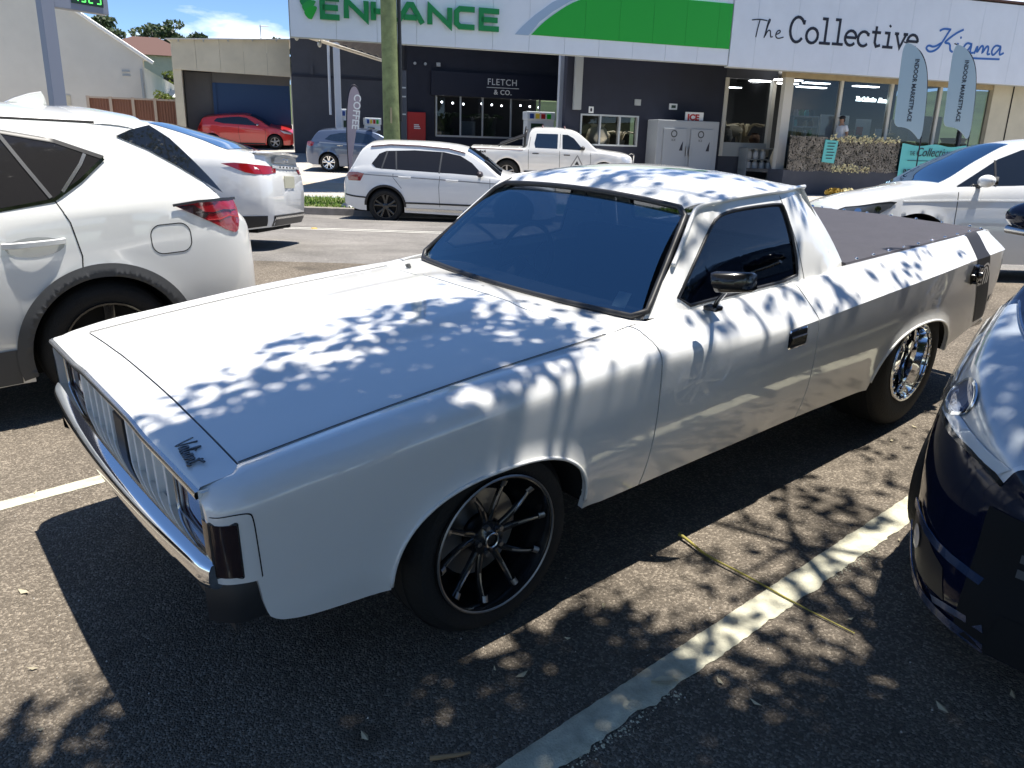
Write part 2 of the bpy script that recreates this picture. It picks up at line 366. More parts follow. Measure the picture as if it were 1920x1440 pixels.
line_lot('bay_line', 'line_paint', -7.5, 2.0, 3.95, 4.05, .006, .006, .005, 7)
mat('road_line_paint', (.66, .64, .58), .7, noise_amt=.15, noise_scale=6)
for q in (12.95, 13.27):
    strip('centre_line', 'road_line_paint', lin(-40, 40, 41), [q, q + .10], .006)
mat('marker_yellow', (.6, .42, .12), .5)
for a, wh in ((-3.6, 'far left'), (1.2, 'middle'), (6.0, 'right')):
    x, y = street(a, 13.16); mb = MB(); mb.lathe([(0, .02), (.045, .018), (.055, 0)], 10, 'z', (x, y, gz(x, y) + .004)); tag(mb.build('lane_marker', 'marker_yellow', smooth=40), 'small yellow raised marker on the road centre line, the %s one' % wh, 'road marker', 'markers on the centre line')
# litter on the car park
mat('stalk', (.30, .26, .06), .6, noise_amt=.3, noise_scale=9); mat('dry_leaf', (.5, .44, .3), .8); mat('twig', (.33, .22, .12), .8)
st = chaikin([(.945, -.888, .018), (.935, -.95, .016), (.905, -1.05, .014), (.912, -1.25, .014), (.905, -1.45, .010), (.915, -1.66, .007)], 2)
mb = MB(); mb.tube(st, [.010 - .0078*(i/(len(st) - 1))**.5 for i in range(len(st))], 6)
tag(mb.build('fallen_stalk', 'stalk', smooth=60, world=LOT), 'long thin yellow green fallen stalk lying across the bay line', 'stalk')
def leaf(x, y, a, l, w, lab):
    mb = MB(); P = []
    for i in range(7):
        t = i/6; ww = w*math.sin(math.pi*min(1, t*.92 + .06))
        row = []
        for s in (-1, 0, 1):
            lx = (t - .5)*l; ly = s*ww/2; row.append((x + lx*math.cos(a) - ly*math.sin(a), y + lx*math.sin(a) + ly*math.cos(a), .008 + .012*abs(s)*.5 + .006*math.sin(3*t)))
        P.append(row)
    mb.grid(P); tag(mb.build('fallen_leaf', 'dry_leaf', smooth=60, world=LOT), lab, 'leaf', 'fallen leaves')
leaf(.232, -1.402, -.6, .085, .026, 'pale dry leaf beside the rough edge of the bay line')
leaf(.36, -1.02, .6, .03, .014, 'tiny pale leaf between the ute and the bay line')
mb = MB(); mb.tube([(-.50, -1.19, .012), (-.44, -1.225, .012), (-.40, -1.24, .008)], [.007, .006, .004], 6); tag(mb.build('twig', 'twig', smooth=60, world=LOT), 'short brown twig at the bottom edge of the car park', 'twig')
mat('grit_stone', (.55, .52, .47), .8)
mb = MB()
for k in range(420):
    x = random.uniform(-1.8, 2.5); y = random.uniform(-2.6, 1.8); s = random.uniform(.0015, .0045)
    if abs(y) < .75 and x > -.8: continue
    mb.add([(x - s, y, 0), (x, y - s, 0), (x + s, y, 0), (x, y + s*.8, 0), (x, y, s*1.3)], [(0, 1, 4), (1, 2, 4), (2, 3, 4), (3, 0, 4)])
tag(mb.build('grit', 'grit_stone', world=LOT), 'loose pale grit scattered on the car park asphalt', 'grit', kind='stuff')

mb = MB()
for k in range(900):                                         # broken paint and stone crumbs along the rough edge of the line
    x = random.uniform(-1.6, 3.6); y = -1.437 - abs(random.gauss(0, .016)); s = random.uniform(.002, .006); h = s*random.uniform(.5, 1.)
    if noise.noise(Vector((x*3, 1.5, 0))) < -.05: continue
    a = random.uniform(0, 6.28); q = [(x + s*math.cos(a + b)*random.uniform(.6, 1.2), y + s*math.sin(a + b)*random.uniform(.6, 1.2), .001) for b in (0, 1.57, 3.14, 4.71)]
    mb.add(q + [(x, y, h + .002)], [(0, 1, 4), (1, 2, 4), (2, 3, 4), (3, 0, 4)])
tag(mb.build('line_crumbs', 'line_paint', world=LOT), 'crumbs of broken paint and stone along the bay line edge', 'grit', kind='stuff')
mb = MB()
for k in range(150):                                         # small leaf litter
    x = random.uniform(-1.9, 3.0); y = random.uniform(-2.8, 1.9); l = random.uniform(.010, .028); w = l*random.uniform(.25, .45); a = random.uniform(0, 6.28)
    if abs(y) < .95 and x > -.95: continue
    c_, s_ = math.cos(a), math.sin(a); P = [(-l, 0), (0, -w), (l, 0), (0, w)]; z0 = .004
    mb.add([(x + p*c_ - q*s_, y + p*s_ + q*c_, z0 + (.006 if i in (0, 2) else 0)) for i, (p, q) in enumerate(P)], [(0, 1, 2), (0, 2, 3)])
tag(mb.build('leaf_litter', 'dry_leaf', world=LOT), 'small dry leaf litter scattered over the car park', 'leaf litter', kind='stuff')
# ------------------------------------------------------------------ cars
def wheel(parent, x, y, r, rim_r, width, side, style, rim_mat='machined', name='wheel', n=40, dish=.03):
    """wheel standing at hub (x, y of the outer face, r): tyre, rim and spokes; side -1 faces -y"""
    w = bpy.data.objects.new(name, None); link(w, parent); w.location = (x, y, r)
    s = side
    def ax(h): return -s*h                                   # axial coordinate measured inwards from the outer face
    sh = r - rim_r
    prof = [(rim_r - .012, ax(.03)), (rim_r - .004, ax(.004)), (rim_r + sh*.25, ax(-.006)), (rim_r + sh*.6, ax(-.004)), (r - .022, ax(.012)), (r - .006, ax(.03)), (r, ax(.055)), (r, ax(width - .055)), (r - .006, ax(width - .03)), (r - .022, ax(width - .01)), (rim_r, ax(width))]
    mb = MB(); mb.lathe(prof, n)
    for k in range(3):                                       # circumferential grooves as raised ribs
        h = .06 + k*(width - .12)/2; mb.lathe([(r + .0005, ax(h - .012)), (r + .003, ax(h - .010)), (r + .003, ax(h + .010)), (r + .0005, ax(h + .012))], n)
    mb.build('tyre', 'rubber', w, smooth=35)
    dark = 'black_metal'
    mb = MB(); mb.lathe([(rim_r - .002, ax(0.0)), (rim_r - .006, ax(-.008)), (rim_r - .016, ax(-.006)), (rim_r - .022, ax(.01)), (rim_r - .028, ax(.05)), (rim_r - .04, ax(width*.8)), (.05, ax(width*.8))], n)
    mb.build('rim', rim_mat if style != 'drag_front' else dark, w, smooth=35)
    d = dish
    def spoke(mb, a0, a1, r0, r1, w0, w1, d0, d1, t=.02):
        P = []
        for i in range(6):
            u = i/5; a = a0 + (a1 - a0)*u; rr = r0 + (r1 - r0)*u; ww = w0 + (w1 - w0)*u; dd = d0 + (d1 - d0)*u
            c = Vector((rr*math.cos(a), 0, rr*math.sin(a))); tn = Vector((-math.sin(a), 0, math.cos(a)))
            row = []
            for q, h in ((-1, t), (-1, .004), (-.55, 0), (.55, 0), (1, .004), (1, t)):
                p = c + tn*q*ww/2; row.append((p.x, ax(dd + h), p.z))
            P.append(row)
        mb.grid(P)
    mb = MB()
    if style == 'drag_front':                                # thin curved blades in pairs
        for k in range(5):
            b = 2*math.pi*k/5 + .3
            for e in (-.17, .17):
                spoke(mb, b + e*1.0, b + e*1.9 + .10, .06, rim_r - .03, .024, .013, .045, .018, .016)
        mb.build('spokes', dark, w, smooth=40, kind='stuff')
        mb = MB()
        for k in range(5):                                   # machined edges of the blades
            b = 2*math.pi*k/5 + .3
            for e in (-.17, .17):
                spoke(mb, b + e*1.0 + .03, b + e*1.9 + .125, .085, rim_r - .04, .013, .007, .0425, .0155, .004)
        mb.build('spoke_edge', 'machined', w, smooth=40, kind='stuff')
        mb = MB()
        for k in range(10):                                  # lip brackets
            b = 2*math.pi*k/10 + .12; spoke(mb, b, b, rim_r - .05, rim_r - .03, .022, .022, .012, .004, .008)
        mb.build('lip_clip', 'steel', w, smooth=40, kind='stuff')
        mb = MB(); mb.lathe([(rim_r - .003, ax(-.010)), (rim_r - .008, ax(-.013)), (rim_r - .013, ax(-.010))], 64); mb.build('lip', 'steel', w, smooth=60)
        mb = MB(); mb.lathe([(.0, ax(.03)), (.028, ax(.03)), (.032, ax(.034)), (.06, ax(.042)), (.068, ax(.06)), (.06, ax(.12))], 24); mb.build('hub', dark, w, smooth=40)
        mb = MB(); mb.lathe([(.022, ax(.024)), (.026, ax(.022)), (.029, ax(.024)), (.029, ax(.032))], 24); mb.build('hub_cap', 'dull_chrome', w, smooth=40)
        mb = MB()
        for k in range(5):
            b = 2*math.pi*k/5 + .62; mb.lathe([(0, ax(.026)), (.009, ax(.026)), (.010, ax(.05))], 8, 'y', (.05*math.cos(b), 0, .05*math.sin(b)))
        mb.build('lug_nuts', 'steel', w, smooth=40, kind='stuff')
        mb = MB(); mb.lathe([(.07, ax(.10)), (.155, ax(.10)), (.155, ax(.125)), (.07, ax(.125))], 40); mb.build('brake_disc', 'brake_disc', w, smooth=40)
        mb = MB(); P = []
        for i in range(8):
            a = R(150 + i*8); P.append([(.10*math.cos(a), ax(.085), .10*math.sin(a)), (.165*math.cos(a), ax(.085), .165*math.sin(a)), (.17*math.cos(a), ax(.13), .17*math.sin(a))])
        mb.grid(P); mb.build('brake_caliper', 'steel', w, smooth=40)
    elif style == 'drag_rear':                               # deep polished dish with a ring of bolts
        mb.lathe([(rim_r - .012, ax(-.002)), (rim_r - .028, ax(.004)), (rim_r - .032, ax(.02)), (rim_r - .045, ax(.10)), (.12, ax(.13)), (.10, ax(.10)), (.085, ax(.06)), (.0, ax(.055))], 48); mb.build('dish', 'chrome', w, smooth=40)
        mb = MB()
        for k in range(24):
            b = 2*math.pi*k/24; c = ((rim_r - .02)*math.cos(b), 0, (rim_r - .02)*math.sin(b)); mb.lathe([(0, ax(-.012)), (.006, ax(-.011)), (.007, ax(0.0))], 6, 'y', c)
        mb.build('bolt_ring', 'chrome', w, smooth=40, kind='stuff')
        mb = MB()
        for k in range(5): b = 2*math.pi*k/5 + .3; spoke(mb, b, b, .05, rim_r - .05, .07, .05, .055, .07, .03)
        mb.build('spokes', 'chrome', w, smooth=40, kind='stuff')
        mb = MB()
        for k in range(5): b = 2*math.pi*k/5 + .3 + math.pi/5; spoke(mb, b, b, .09, rim_r - .06, .05, .08, .082, .09, .01)
        mb.build('windows', 'gap', w, smooth=40, kind='stuff')
    elif style == 'double5':
        mb.lathe([(rim_r - .03, ax(.06)), (.05, ax(.065))], 32); mb.build('barrel', 'gap', w); mb = MB()
        for k in range(5):
            b = 2*math.pi*k/5 + .3
            for e in (-.2, .2): spoke(mb, b + e*.7, b + e*1.15, .05, rim_r - .012, .035, .045, .02, .006, .03)
        mb.lathe([(0, ax(.012)), (.05, ax(.014)), (.07, ax(.03))], 16); mb.build('spokes', rim_mat, w, smooth=40, kind='stuff')
    else:                                                     # five or ten plain spokes
        mb.lathe([(rim_r - .03, ax(.06)), (.05, ax(.065))], 32); mb.build('barrel', 'gap', w); mb = MB()
        for k in range(int(style)):
            b = 2*math.pi*k/int(style) + .2; spoke(mb, b, b + .06, .05, rim_r - .012, .05, .055 if int(style) < 7 else .035, .02, .006, .03)
        mb.lathe([(0, ax(.010)), (.045, ax(.012)), (.07, ax(.03))], 16); mb.build('spokes', rim_mat, w, smooth=40, kind='stuff')
    return w

class Skin:
    """car body lofted from its outline: top(x), half width W(x), belt(x), bottom bot(x); x from nose to tail"""
    def __init__(s, top, W, belt, bot, arches, zm=.62, tuck=.05, tum=.32, shelf=.012, curv=.12, rc=.05, crown=.05, nose=None, tail=None, hood_end=None, n=90, haunch=.03):
        s.top = tab(top); s.W = tab(W); s.belt = tab(belt); s.bot = tab(bot); s.ar = arches; s.zm = zm; s.tuck = tuck; s.tum = tum; s.shelf = shelf; s.curv = curv; s.rc = rc; s.crown = crown; s.haunch = haunch
        s.L = top[-1][0]; s.nose = tab(nose) if nose else None; s.tail = tab(tail) if tail else None; s.n = n
    def xw(s, x, z):
        if s.nose: x += s.nose(z)*(1 - sstep(0, .55, x))
        if s.tail: x += s.tail(z)*sstep(s.L - .55, s.L, x)
        return x
    def low(s, x):
        z = s.bot(x)
        for xc, zc, r in s.ar:
            if abs(x - xc) < r: z = max(z, zc + math.sqrt(max(0, r*r - (x - xc)**2)))
        return z
    def Y(s, x, z):
        w = s.W(x); zb = min(s.bot(x), .35); b = s.belt(x)
        if z < s.zm: t = (s.zm - z)/(s.zm - zb + 1e-6); y = w - s.tuck*t*t
        elif z < b: t = (z - s.zm)/(b - s.zm + 1e-6); y = w - s.haunch*t*t
        else: h = z - b; y = w - s.haunch - s.shelf*min(1, h/.03) - s.tum*h - s.curv*h*h
        for xc, zc, r in s.ar:                                # soft flare round the wheel
            d = math.hypot(x - xc, z - zc) - r
            if 0 <= d < .12: y += .012*(1 - d/.12)**2
        return max(.02, y)
    def z1(s, x): return s.top(x) - s.crown - s.rc
    def yedge(s, x): return max(.02, s.Y(x, s.z1(x)) - s.rc*1.1)
    def ztop(s, x, y):
        ye = s.yedge(x); t = min(1.2, abs(y)/ye); return s.top(x) - s.crown*t*t
    def side(s, x, z, off=0., sd=-1):
        z = min(z, s.z1(x)) if False else z
        return (s.xw(x, z), sd*(s.Y(x, z) + off), z)
    def topp(s, x, y, off=0.):
        z = s.ztop(x, y); return (s.xw(x, z), y, z + off)
    def end(s, y, z, off=0., front=False):
        a, b = (s.L - .7, s.L) if not front else (.7, 0.)
        if s.Y(b, z) >= abs(y): x = b
        else:
            for _ in range(30):
                m = (a + b)/2
                if s.Y(m, z) >= abs(y): a = m
                else: b = m
            x = a
        return (s.xw(x, z) + (-off if front else off), y, z)
    def xs(s):
        X = set(round(v, 4) for v in lin(0, s.L, s.n)) | {0.0, s.L}
        for d in (.01, .03, .06, .1): X |= {d, s.L - d}
        for xc, zc, r in s.ar:
            for k in range(25): X.add(round(xc - r*math.cos(math.pi*k/24), 4))
            X |= {xc - r - .001, xc + r + .001, xc - r - .02, xc + r + .02}
        return sorted(x for x in X if 0 <= x <= s.L)
    def body(s, name, m, parent):
        mb = MB(); rows = []
        for x in s.xs():
            zl = s.low(x); z1 = max(s.z1(x), zl + .02); b = min(max(s.belt(x), zl + .01), z1 - .005)
            zs = lin(zl, b, 9)[:-1] + lin(b, z1, 8)
            half = [(s.xw(x, z), -s.Y(x, z), z) for z in zs]
            y1 = -half[-1][1]; zt = s.top(x) - s.crown; ye = s.yedge(x)
            for t in (.25, .5, .75, 1.):                      # rounded corner
                yy = (1 - t)**2*y1 + 2*t*(1 - t)*(y1 - s.rc*.25) + t*t*ye; zz = (1 - t)**2*z1 + 2*t*(1 - t)*(z1 + s.rc*.8) + t*t*zt
                half.append((s.xw(x, zz), -yy, zz))
            for t in (.8, .6, .4, .2, 0.): half.append(s.topp(x, -ye*t))
            rows.append(half + [(p[0], -p[1], p[2]) for p in reversed(half[:-1])])
        mb.grid(rows)
        k = len(rows[0]); nb = len(rows)
        for base in (0, (nb - 1)*k):                          # close the ends
            for j in range((k - 1)//2):
                a, b2, c, d = base + j, base + j + 1, base + k - 2 - j, base + k - 1 - j
                if b2 != c: mb.f.append((d, c, b2, a) if base else (a, b2, c, d))
                else: mb.f.append((d, b2, a) if base else (a, b2, d))
        o = mb.build(name, m, parent, smooth=38); return o
    def under(s, parent, w=None):
        mb = MB(); wid = min(s.W(x) for x in lin(.5, s.L - .5, 9))
        mb.box(.15, s.L - .2, -(wid - .26), wid - .26, .2, .6)
        for xc, zc, r in s.ar:
            for sd in (-1, 1):
                P = []
                for k in range(17):
                    a = math.pi*k/16; x = xc - r*math.cos(a); z = zc + r*math.sin(a); P.append([(x, sd*(s.Y(x, z) - .004), z), (x, sd*(s.Y(xc, zc + r) - .30), z)])
                mb.grid(P)
                yi = sd*(s.Y(xc, zc + r) - .28); mb.poly([(xc - r*math.cos(math.pi*k/16), yi, zc + r*math.sin(math.pi*k/16)) for k in range(17)] + [(xc + r, yi, .2), (xc - r, yi, .2)])
        mb.build('underbody', 'gap', parent, smooth=40)
    def patch(s, name, poly, m, parent, off=.004, sd=-1, res=.09, kind='side', smooth=180):
        bm = bmesh.new(); f = bm.faces.new([bm.verts.new((p[0], p[1], 0)) for p in poly]); bmesh.ops.triangulate(bm, faces=[f])
        for ax in (0, 1):
            lo = min(p[ax] for p in poly); hi = max(p[ax] for p in poly); n = int((hi - lo)/res)
            for i in range(1, n + 1):
                no = (1, 0, 0) if ax == 0 else (0, 1, 0); co = lo + (hi - lo)*i/(n + 1)
                bmesh.ops.bisect_plane(bm, geom=bm.verts[:] + bm.edges[:] + bm.faces[:], plane_co=(co if ax == 0 else 0, co if ax == 1 else 0, 0), plane_no=no)
        for v in bm.verts:
            v.co = s.side(v.co.x, v.co.y, off, sd) if kind == 'side' else (s.topp(v.co.x, v.co.y, off) if kind == 'top' else s.end(v.co.x, v.co.y, off, kind == 'front'))
        bmesh.ops.recalc_face_normals(bm, faces=bm.faces)
        ref = {'side': Vector((0, sd, 0)), 'top': Vector((0, 0, 1)), 'rear': Vector((1, 0, 0)), 'front': Vector((-1, 0, 0))}[kind]
        if sum(fc.normal.dot(ref)*fc.calc_area() for fc in bm.faces) < 0: bmesh.ops.reverse_faces(bm, faces=bm.faces)
        me = bpy.data.meshes.new(name); bm.to_mesh(me); bm.free(); me.materials.append(getm(m))
        for p in me.polygons: p.use_smooth = True
        o = bpy.data.objects.new(name, me); return link(o, parent)
    def both(s, name, poly, m, parent, **k): return [s.patch(name, poly, m, parent, sd=sd, **k) for sd in (-1, 1)]
    def strip(s, name, pts, w, m, parent, off=.003, sd=-1, closed=False, depth=.004):
        pts = [Vector(p) for p in pts]
        dens = []
        for i in range(len(pts) - (0 if closed else 1)):
            a, b = pts[i], pts[(i + 1) % len(pts)]; n = max(1, int((b - a).length/.05))
            dens += [a + (b - a)*k/n for k in range(n)]
        if not closed: dens.append(pts[-1])
        mb = MB(); rows = []; n = len(dens)
        for i in range(n):
            a = dens[i - 1] if (i or closed) else dens[i]; b = dens[(i + 1) % n] if (i < n - 1 or closed) else dens[i]
            d = (b - a).normalized(); nn = Vector((-d.y, d.x))*w/2
            p, q = dens[i] + nn, dens[i] - nn
            rows.append([s.side(p.x, p.y, off - depth, sd), s.side(p.x, p.y, off, sd), s.side(q.x, q.y, off, sd), s.side(q.x, q.y, off - depth, sd)])
        mb.grid(rows, cu=closed); return mb.build(name, m, parent, smooth=60)
    def topglass(s, name, xa, xb, margin, m, parent, off=.004, nx=14, ny=14, bow=0., hw=None):
        mb = MB(); P = []
        for i in range(nx + 1):
            row = []
            for j in range(ny + 1):
                t = -1 + 2*j/ny; x = xa + (xb - xa)*i/nx + bow*(t*t)*(1 if i < nx/2 else .4); h = (s.yedge(x) - margin) if hw is None else min(hw, s.yedge(x) - margin)
                row.append(s.topp(x, t*h, off))
            P.append(row)
        mb.grid(P, flip=False); return mb.build(name, m, parent, smooth=180)
def mirror_part(parent, x, y, z, m, sd=-1, sc=1., flip=1):
    h = bpy.data.objects.new('door_mirror', None); link(h, parent); h.location = (x, y, z)
    mb = MB(); mb.ball((0, sd*.12*sc, .05*sc), .1*sc, 14, (.6, 1.15, .58)); mb.build('housing', m, h, smooth=180)
    mb = MB(); mb.tube([(0, sd*-.04, 0), (0, sd*.06*sc, .02*sc)], .022*sc, 8); mb.build('arm', 'dark_plastic', h, smooth=60)
    mb = MB(); mb.add([(flip*.062*sc, sd*.05*sc, .0*sc + .01), (flip*.062*sc, sd*.20*sc, .01*sc + .01), (flip*.062*sc, sd*.20*sc, .09*sc), (flip*.062*sc, sd*.05*sc, .095*sc)], [(0, 1, 2, 3)]); mb.build('mirror_glass', 'dark_glass', h)
    return h
def rrect(x0, x1, z0, z1, r, n=4):
    p = []
    for cx, cz, a in ((x1 - r, z1 - r, 0), (x0 + r, z1 - r, 90), (x0 + r, z0 + r, 180), (x1 - r, z0 + r, 270)):
        p += [(cx + r*math.cos(R(a + 90*i/n)), cz + r*math.sin(R(a + 90*i/n))) for i in range(n + 1)]
    return p
def handle(parent, s, x, z, m, sd=-1, l=.2, name='door_handle'):
    mb = MB(); P = []
    for i in range(9):
        t = i/8; xx = x - l/2 + l*t; lift = .006 + .022*math.sin(math.pi*min(1, max(0, t)))**.5; y = s.Y(xx, z)
        P.append([(s.xw(xx, z), sd*(y + lift - .012), z - .016), (s.xw(xx, z), sd*(y + lift), z - .012), (s.xw(xx, z), sd*(y + lift), z + .012), (s.xw(xx, z), sd*(y + lift - .012), z + .016)])
    mb.grid(P); return mb.build(name, m, parent, smooth=50)
# ------------------------------------------------------------------ the white ute (hero), built in the car park frame
ute = thing('parked_ute', 'long white two door classic ute parked in the middle, black wheels, dark tonneau cover', 'ute', LOT)
U_YC = tab([(-.885, .835), (-.87, .858), (-.84, .876), (-.80, .889), (-.65, .902), (-.40, .911), (-.05, .917), (.35, .921), (.70, .924), (1.1, .929), (1.73, .934), (2.3, .937), (2.9, .934), (3.4, .924), (3.75, .908), (3.9, .892), (3.96, .87), (3.985, .84)])
U_ZC = tab([(-.885, .70), (-.4, .73), (0, .745), (.7, .775), (1.1, .785), (1.73, .803), (2.3, .825), (2.9, .842), (3.4, .856), (3.75, .858), (3.985, .85)])
U_YB = tab([(-.885, .82), (-.80, .872), (-.6, .882), (0, .872), (.7, .862), (1.73, .868), (2.5, .885), (3.3, .885), (3.75, .865), (3.985, .80)])
U_YT = tab([(-.885, .80), (-.86, .812), (-.80, .820), (-.4, .824), (.35, .828), (.7, .830), (1.1, .824), (1.73, .812), (2.3, .800), (3.0, .800), (3.6, .793), (3.9, .775), (3.985, .75)])
U_ZT = tab([(-.885, .775), (-.87, .790), (-.84, .804), (-.77, .819), (-.64, .838), (-.525, .846), (-.30, .864), (-.134, .877), (.058, .888), (.351, .900), (.55, .905), (.7, .906), (.94, .910), (1.28, .915), (1.6, .922), (1.85, .932), (2.05, .938), (2.76, .950), (3.62, .955), (3.85, .952), (3.95, .94), (3.985, .92)])
U_P = tab([(-.885, 5.0), (.2, 5.5), (.7, 4.2), (1.1, 2.3), (1.5, 1.3), (1.8, 1.08), (3.985, 1.05)])
U_YI = tab([(-.885, .775), (-.80, .79), (-.765, .748), (.6, .748), (.75, .765), (.85, .772), (1.9, .772), (2.25, .742), (3.985, .735)])
U_ZI = tab([(-.885, .792), (-.84, .806), (-.765, .814), (-.465, .843), (-.04, .875), (.25, .890), (.6, .906), (.75, .925), (.9, .934), (1.9, .936), (2.25, .942), (3.985, .942)])
U_B = tab([(-.885, .552), (-.80, .552), (-.792, .49), (-.776, .43), (-.72, .398), (-.6, .378), (-.43, .362), (.36, .338), (.5, .318), (1.0, .312), (2.38, .305), (2.5, .30), (3.2, .33), (3.3, .355), (3.55, .405), (3.85, .45), (3.985, .50)])
U_ARC = [(-.025, .345, .398, .292, 2.5), (2.835, .33, .432, .266, 2.3)]
def u_low(x):
    z = U_B(x)
    for xc, zc, rx, ry, e in U_ARC:
        d = abs(x - xc)/rx
        if d < 1: z = max(z, zc + ry*(1 - d**e)**(1/e))
    return z
def uY(x, z):
    zc, yc = U_ZC(x), U_YC(x)
    if z <= zc: y = yc - (yc - U_YB(x))*max(0, (zc - z)/(zc - .33))**2.5
    else: t = min(1, (z - zc)/(U_ZT(x) - zc)); y = yc - (yc - U_YT(x))*t**U_P(x)
    for xc, zz, rx, ry, e in U_ARC:
        d = (abs((x - xc)/rx)**2.4 + abs(max(0, z - zz)/ry)**2.4)**(1/2.4) - 1
        if d < .22: y += .011*(1 - max(0, d)/.22)**2
    return y
def ushift(x, z): return .05*max(0, U_ZC(1.73) - z)/.5*max(0, 1 - abs(x - 1.735)/.35)
def uS(x, z, off=0., sd=-1): return (x + ushift(x, z), sd*(uY(x, z) + off), z)
def u_cols(x0, x1):
    X = set(lin(x0, x1, max(6, int((x1 - x0)/.035)))) | {x0, x1}
    for xc, zc, rx, ry, e in U_ARC:
        for k in range(33): X.add(xc - rx*math.cos(math.pi*k/32))
        X |= {xc - rx - .0008, xc + rx + .0008}
    X |= {-.885, -.88, -.875, -.868, -.86, -.85, -.835, -.82, -.8, -.797, -.79, -.783, -.776, -.765, -.75, 3.985, 3.975, 3.96, 3.94, 3.9}
    return sorted(x for x in X if x0 <= x <= x1)
def u_section(x, sd):
    zl, zc, zt, yt = u_low(x), U_ZC(x), U_ZT(x), U_YT(x); zc2 = max(zc, zl + .005)
    zs = lin(zl, zc2, 12)[:-1] + lin(zc2, zt, 9)
    row = [uS(x, z, 0, sd) for z in zs]
    row = [(row[0][0], row[0][1] - sd*.022, row[0][2] + .004)] + row
    yi, zi = U_YI(x), U_ZI(x); cy, cz = yt - .028, max(zt, zi) + (.004 if x < 1.8 else .010)
    for t in (.25, .5, .75, 1.): row.append((x, sd*((1 - t)**2*yt + 2*t*(1 - t)*cy + t*t*yi), (1 - t)**2*zt + 2*t*(1 - t)*cz + t*t*zi))
    row.append((x, sd*(yi - .004), zi - .03))
    return row
def u_panel(name, x0, x1, sd, lab=None):
    cols = u_cols(x0, x1); rows = [u_section(x, sd) for x in cols]
    def inward(r): return [(p[0], p[1] - sd*.02, p[2]) for p in r]
    rows = [inward(rows[0])] + rows + [inward(rows[-1])]
    mb = MB(); mb.grid(rows, flip=(sd > 0)); return mb.build(name, 'white_paint', ute, smooth=28)
for sd in (-1, 1):
    u_panel('front_fender', -.885, .697, sd); dr = u_panel('door', .704, 1.7315, sd); u_panel('rear_quarter', 1.7385, 3.985, sd)
    # recessed door handle
    mb = MB(); fr = rrect(1.512, 1.642, .715, .788, .012)
    mb.add([(*uS(x, z, .004, sd),) for x, z in fr] + [(*uS(x, z, -.0, sd),) for x, z in rrect(1.506, 1.648, .709, .794, .014)], [(i, (i + 1) % len(fr), len(fr) + (i + 1) % len(fr), len(fr) + i) for i in range(len(fr))])
    mb.build('handle_surround', 'chrome', dr, smooth=50)
    mb = MB(); mb.poly([uS(x, z, .0015, sd) for x, z in fr]); mb.build('handle_recess', 'dark_plastic', dr)
    mb = MB(); mb.add([uS(1.52, .73, .006, sd), uS(1.634, .73, .006, sd), uS(1.634, .76, .010, sd), uS(1.52, .76, .010, sd), uS(1.52, .765, .0, sd), uS(1.634, .765, 0, sd)], [(0, 1, 2, 3), (3, 2, 5, 4)]); mb.build('handle', 'black_metal', dr)
    # dark shut lines and wheel housings
    mb = MB()
    for x in (.7005, 1.735): mb.grid([[uS(x - .006, z, -.005, sd), uS(x + .006, z, -.005, sd)] for z in lin(u_low(x), U_ZT(x), 14)])
    mb.build('shut_line', 'gap', ute, smooth=60, kind='stuff')
    for xc, zc, rx, ry, e in U_ARC:
        mb = MB(); P = [[(x, sd*(uY(x, u_low(x)) - .02), u_low(x) + .002), (x, sd*.5, u_low(x) + .002)] for x in [xc - rx*.999*math.cos(math.pi*k/24) for k in range(25)]]
        mb.grid(P); mb.poly([(p[1][0], sd*.5, p[1][2]) for p in P] + [(xc + rx, sd*.5, .2), (xc - rx, sd*.5, .2)]); mb.build('wheel_housing', 'gap', ute, smooth=60)
    for xc, zc, rx, ry, e in U_ARC:
        mb = MB(); mb.tube([(x, sd*(uY(x, u_low(x)) + .001), u_low(x) - .002) for x in [xc - rx*.9985*math.cos(math.pi*k/40) for k in range(41)]], .0065, 6); mb.build('arch_lip', 'white_paint', ute, smooth=180)
    # front corner: lamp panel seam, indicator
    seam = chaikin([(-.882, .742), (-.84, .748), (-.802, .748), (-.793, .735), (-.79, .65), (-.787, .56)], 2); mb = MB()
    mb.grid([[uS(x - .0015, z - .0015, .0012, sd), uS(x + .0015, z + .0015, .0012, sd)] for x, z in seam]); mb.build('panel_seam', 'gap', ute)
    mb = MB(); Q = [[uS(x, z, .0022, sd) for z in lin(.572, .722, 5)] for x in lin(-.884, -.832, 8)]
    Q = [[(-.889, sd*.80, z) for z in lin(.572, .722, 5)]] + Q; mb.grid(Q, flip=sd > 0)
    lp_ = mb.build('indicator', 'smoked_lens', ute, smooth=60)
    mb = MB(); fr = rrect(-.888, -.828, .566, .728, .006)
    mb.add([uS(x, z, .004, sd) for x, z in rrect(-.884, -.832, .572, .722, .004)] + [uS(x, z, .0005, sd) for x, z in fr], [(i, (i + 1) % 20, 20 + (i + 1) % 20, 20 + i) for i in range(20)]); mb.build('indicator_rim', 'dark_plastic', lp_, smooth=40)
    # black bumper end wrapping the corner
    mb = MB(); P = []
    for a in lin(0, 1, 9):
        x = -.905 + .125*a; y = .80 + .072*math.sin(min(1, a*1.6)*math.pi/2)
        P.append([(x + .02, sd*(y - .05), .40 + .03*(1 - a)), (x, sd*(y - .004), .43), (x, sd*y, .47), (x, sd*y, .535), (x + .004, sd*(y - .01), .552), (x + .02, sd*(y - .05), .556)])
    mb.grid(P, flip=sd > 0); mb.build('bumper_end', 'dark_plastic', ute, smooth=50)
    # wheels
    wheel(ute, 0.0, sd*.862, .333, .247, .26, sd, 'drag_front', n=56)
    wheel(ute, 2.84, sd*.905, .366, .222, .33, sd, 'drag_rear', n=56)
    # stripe round the tail
    mb = MB(); P = []
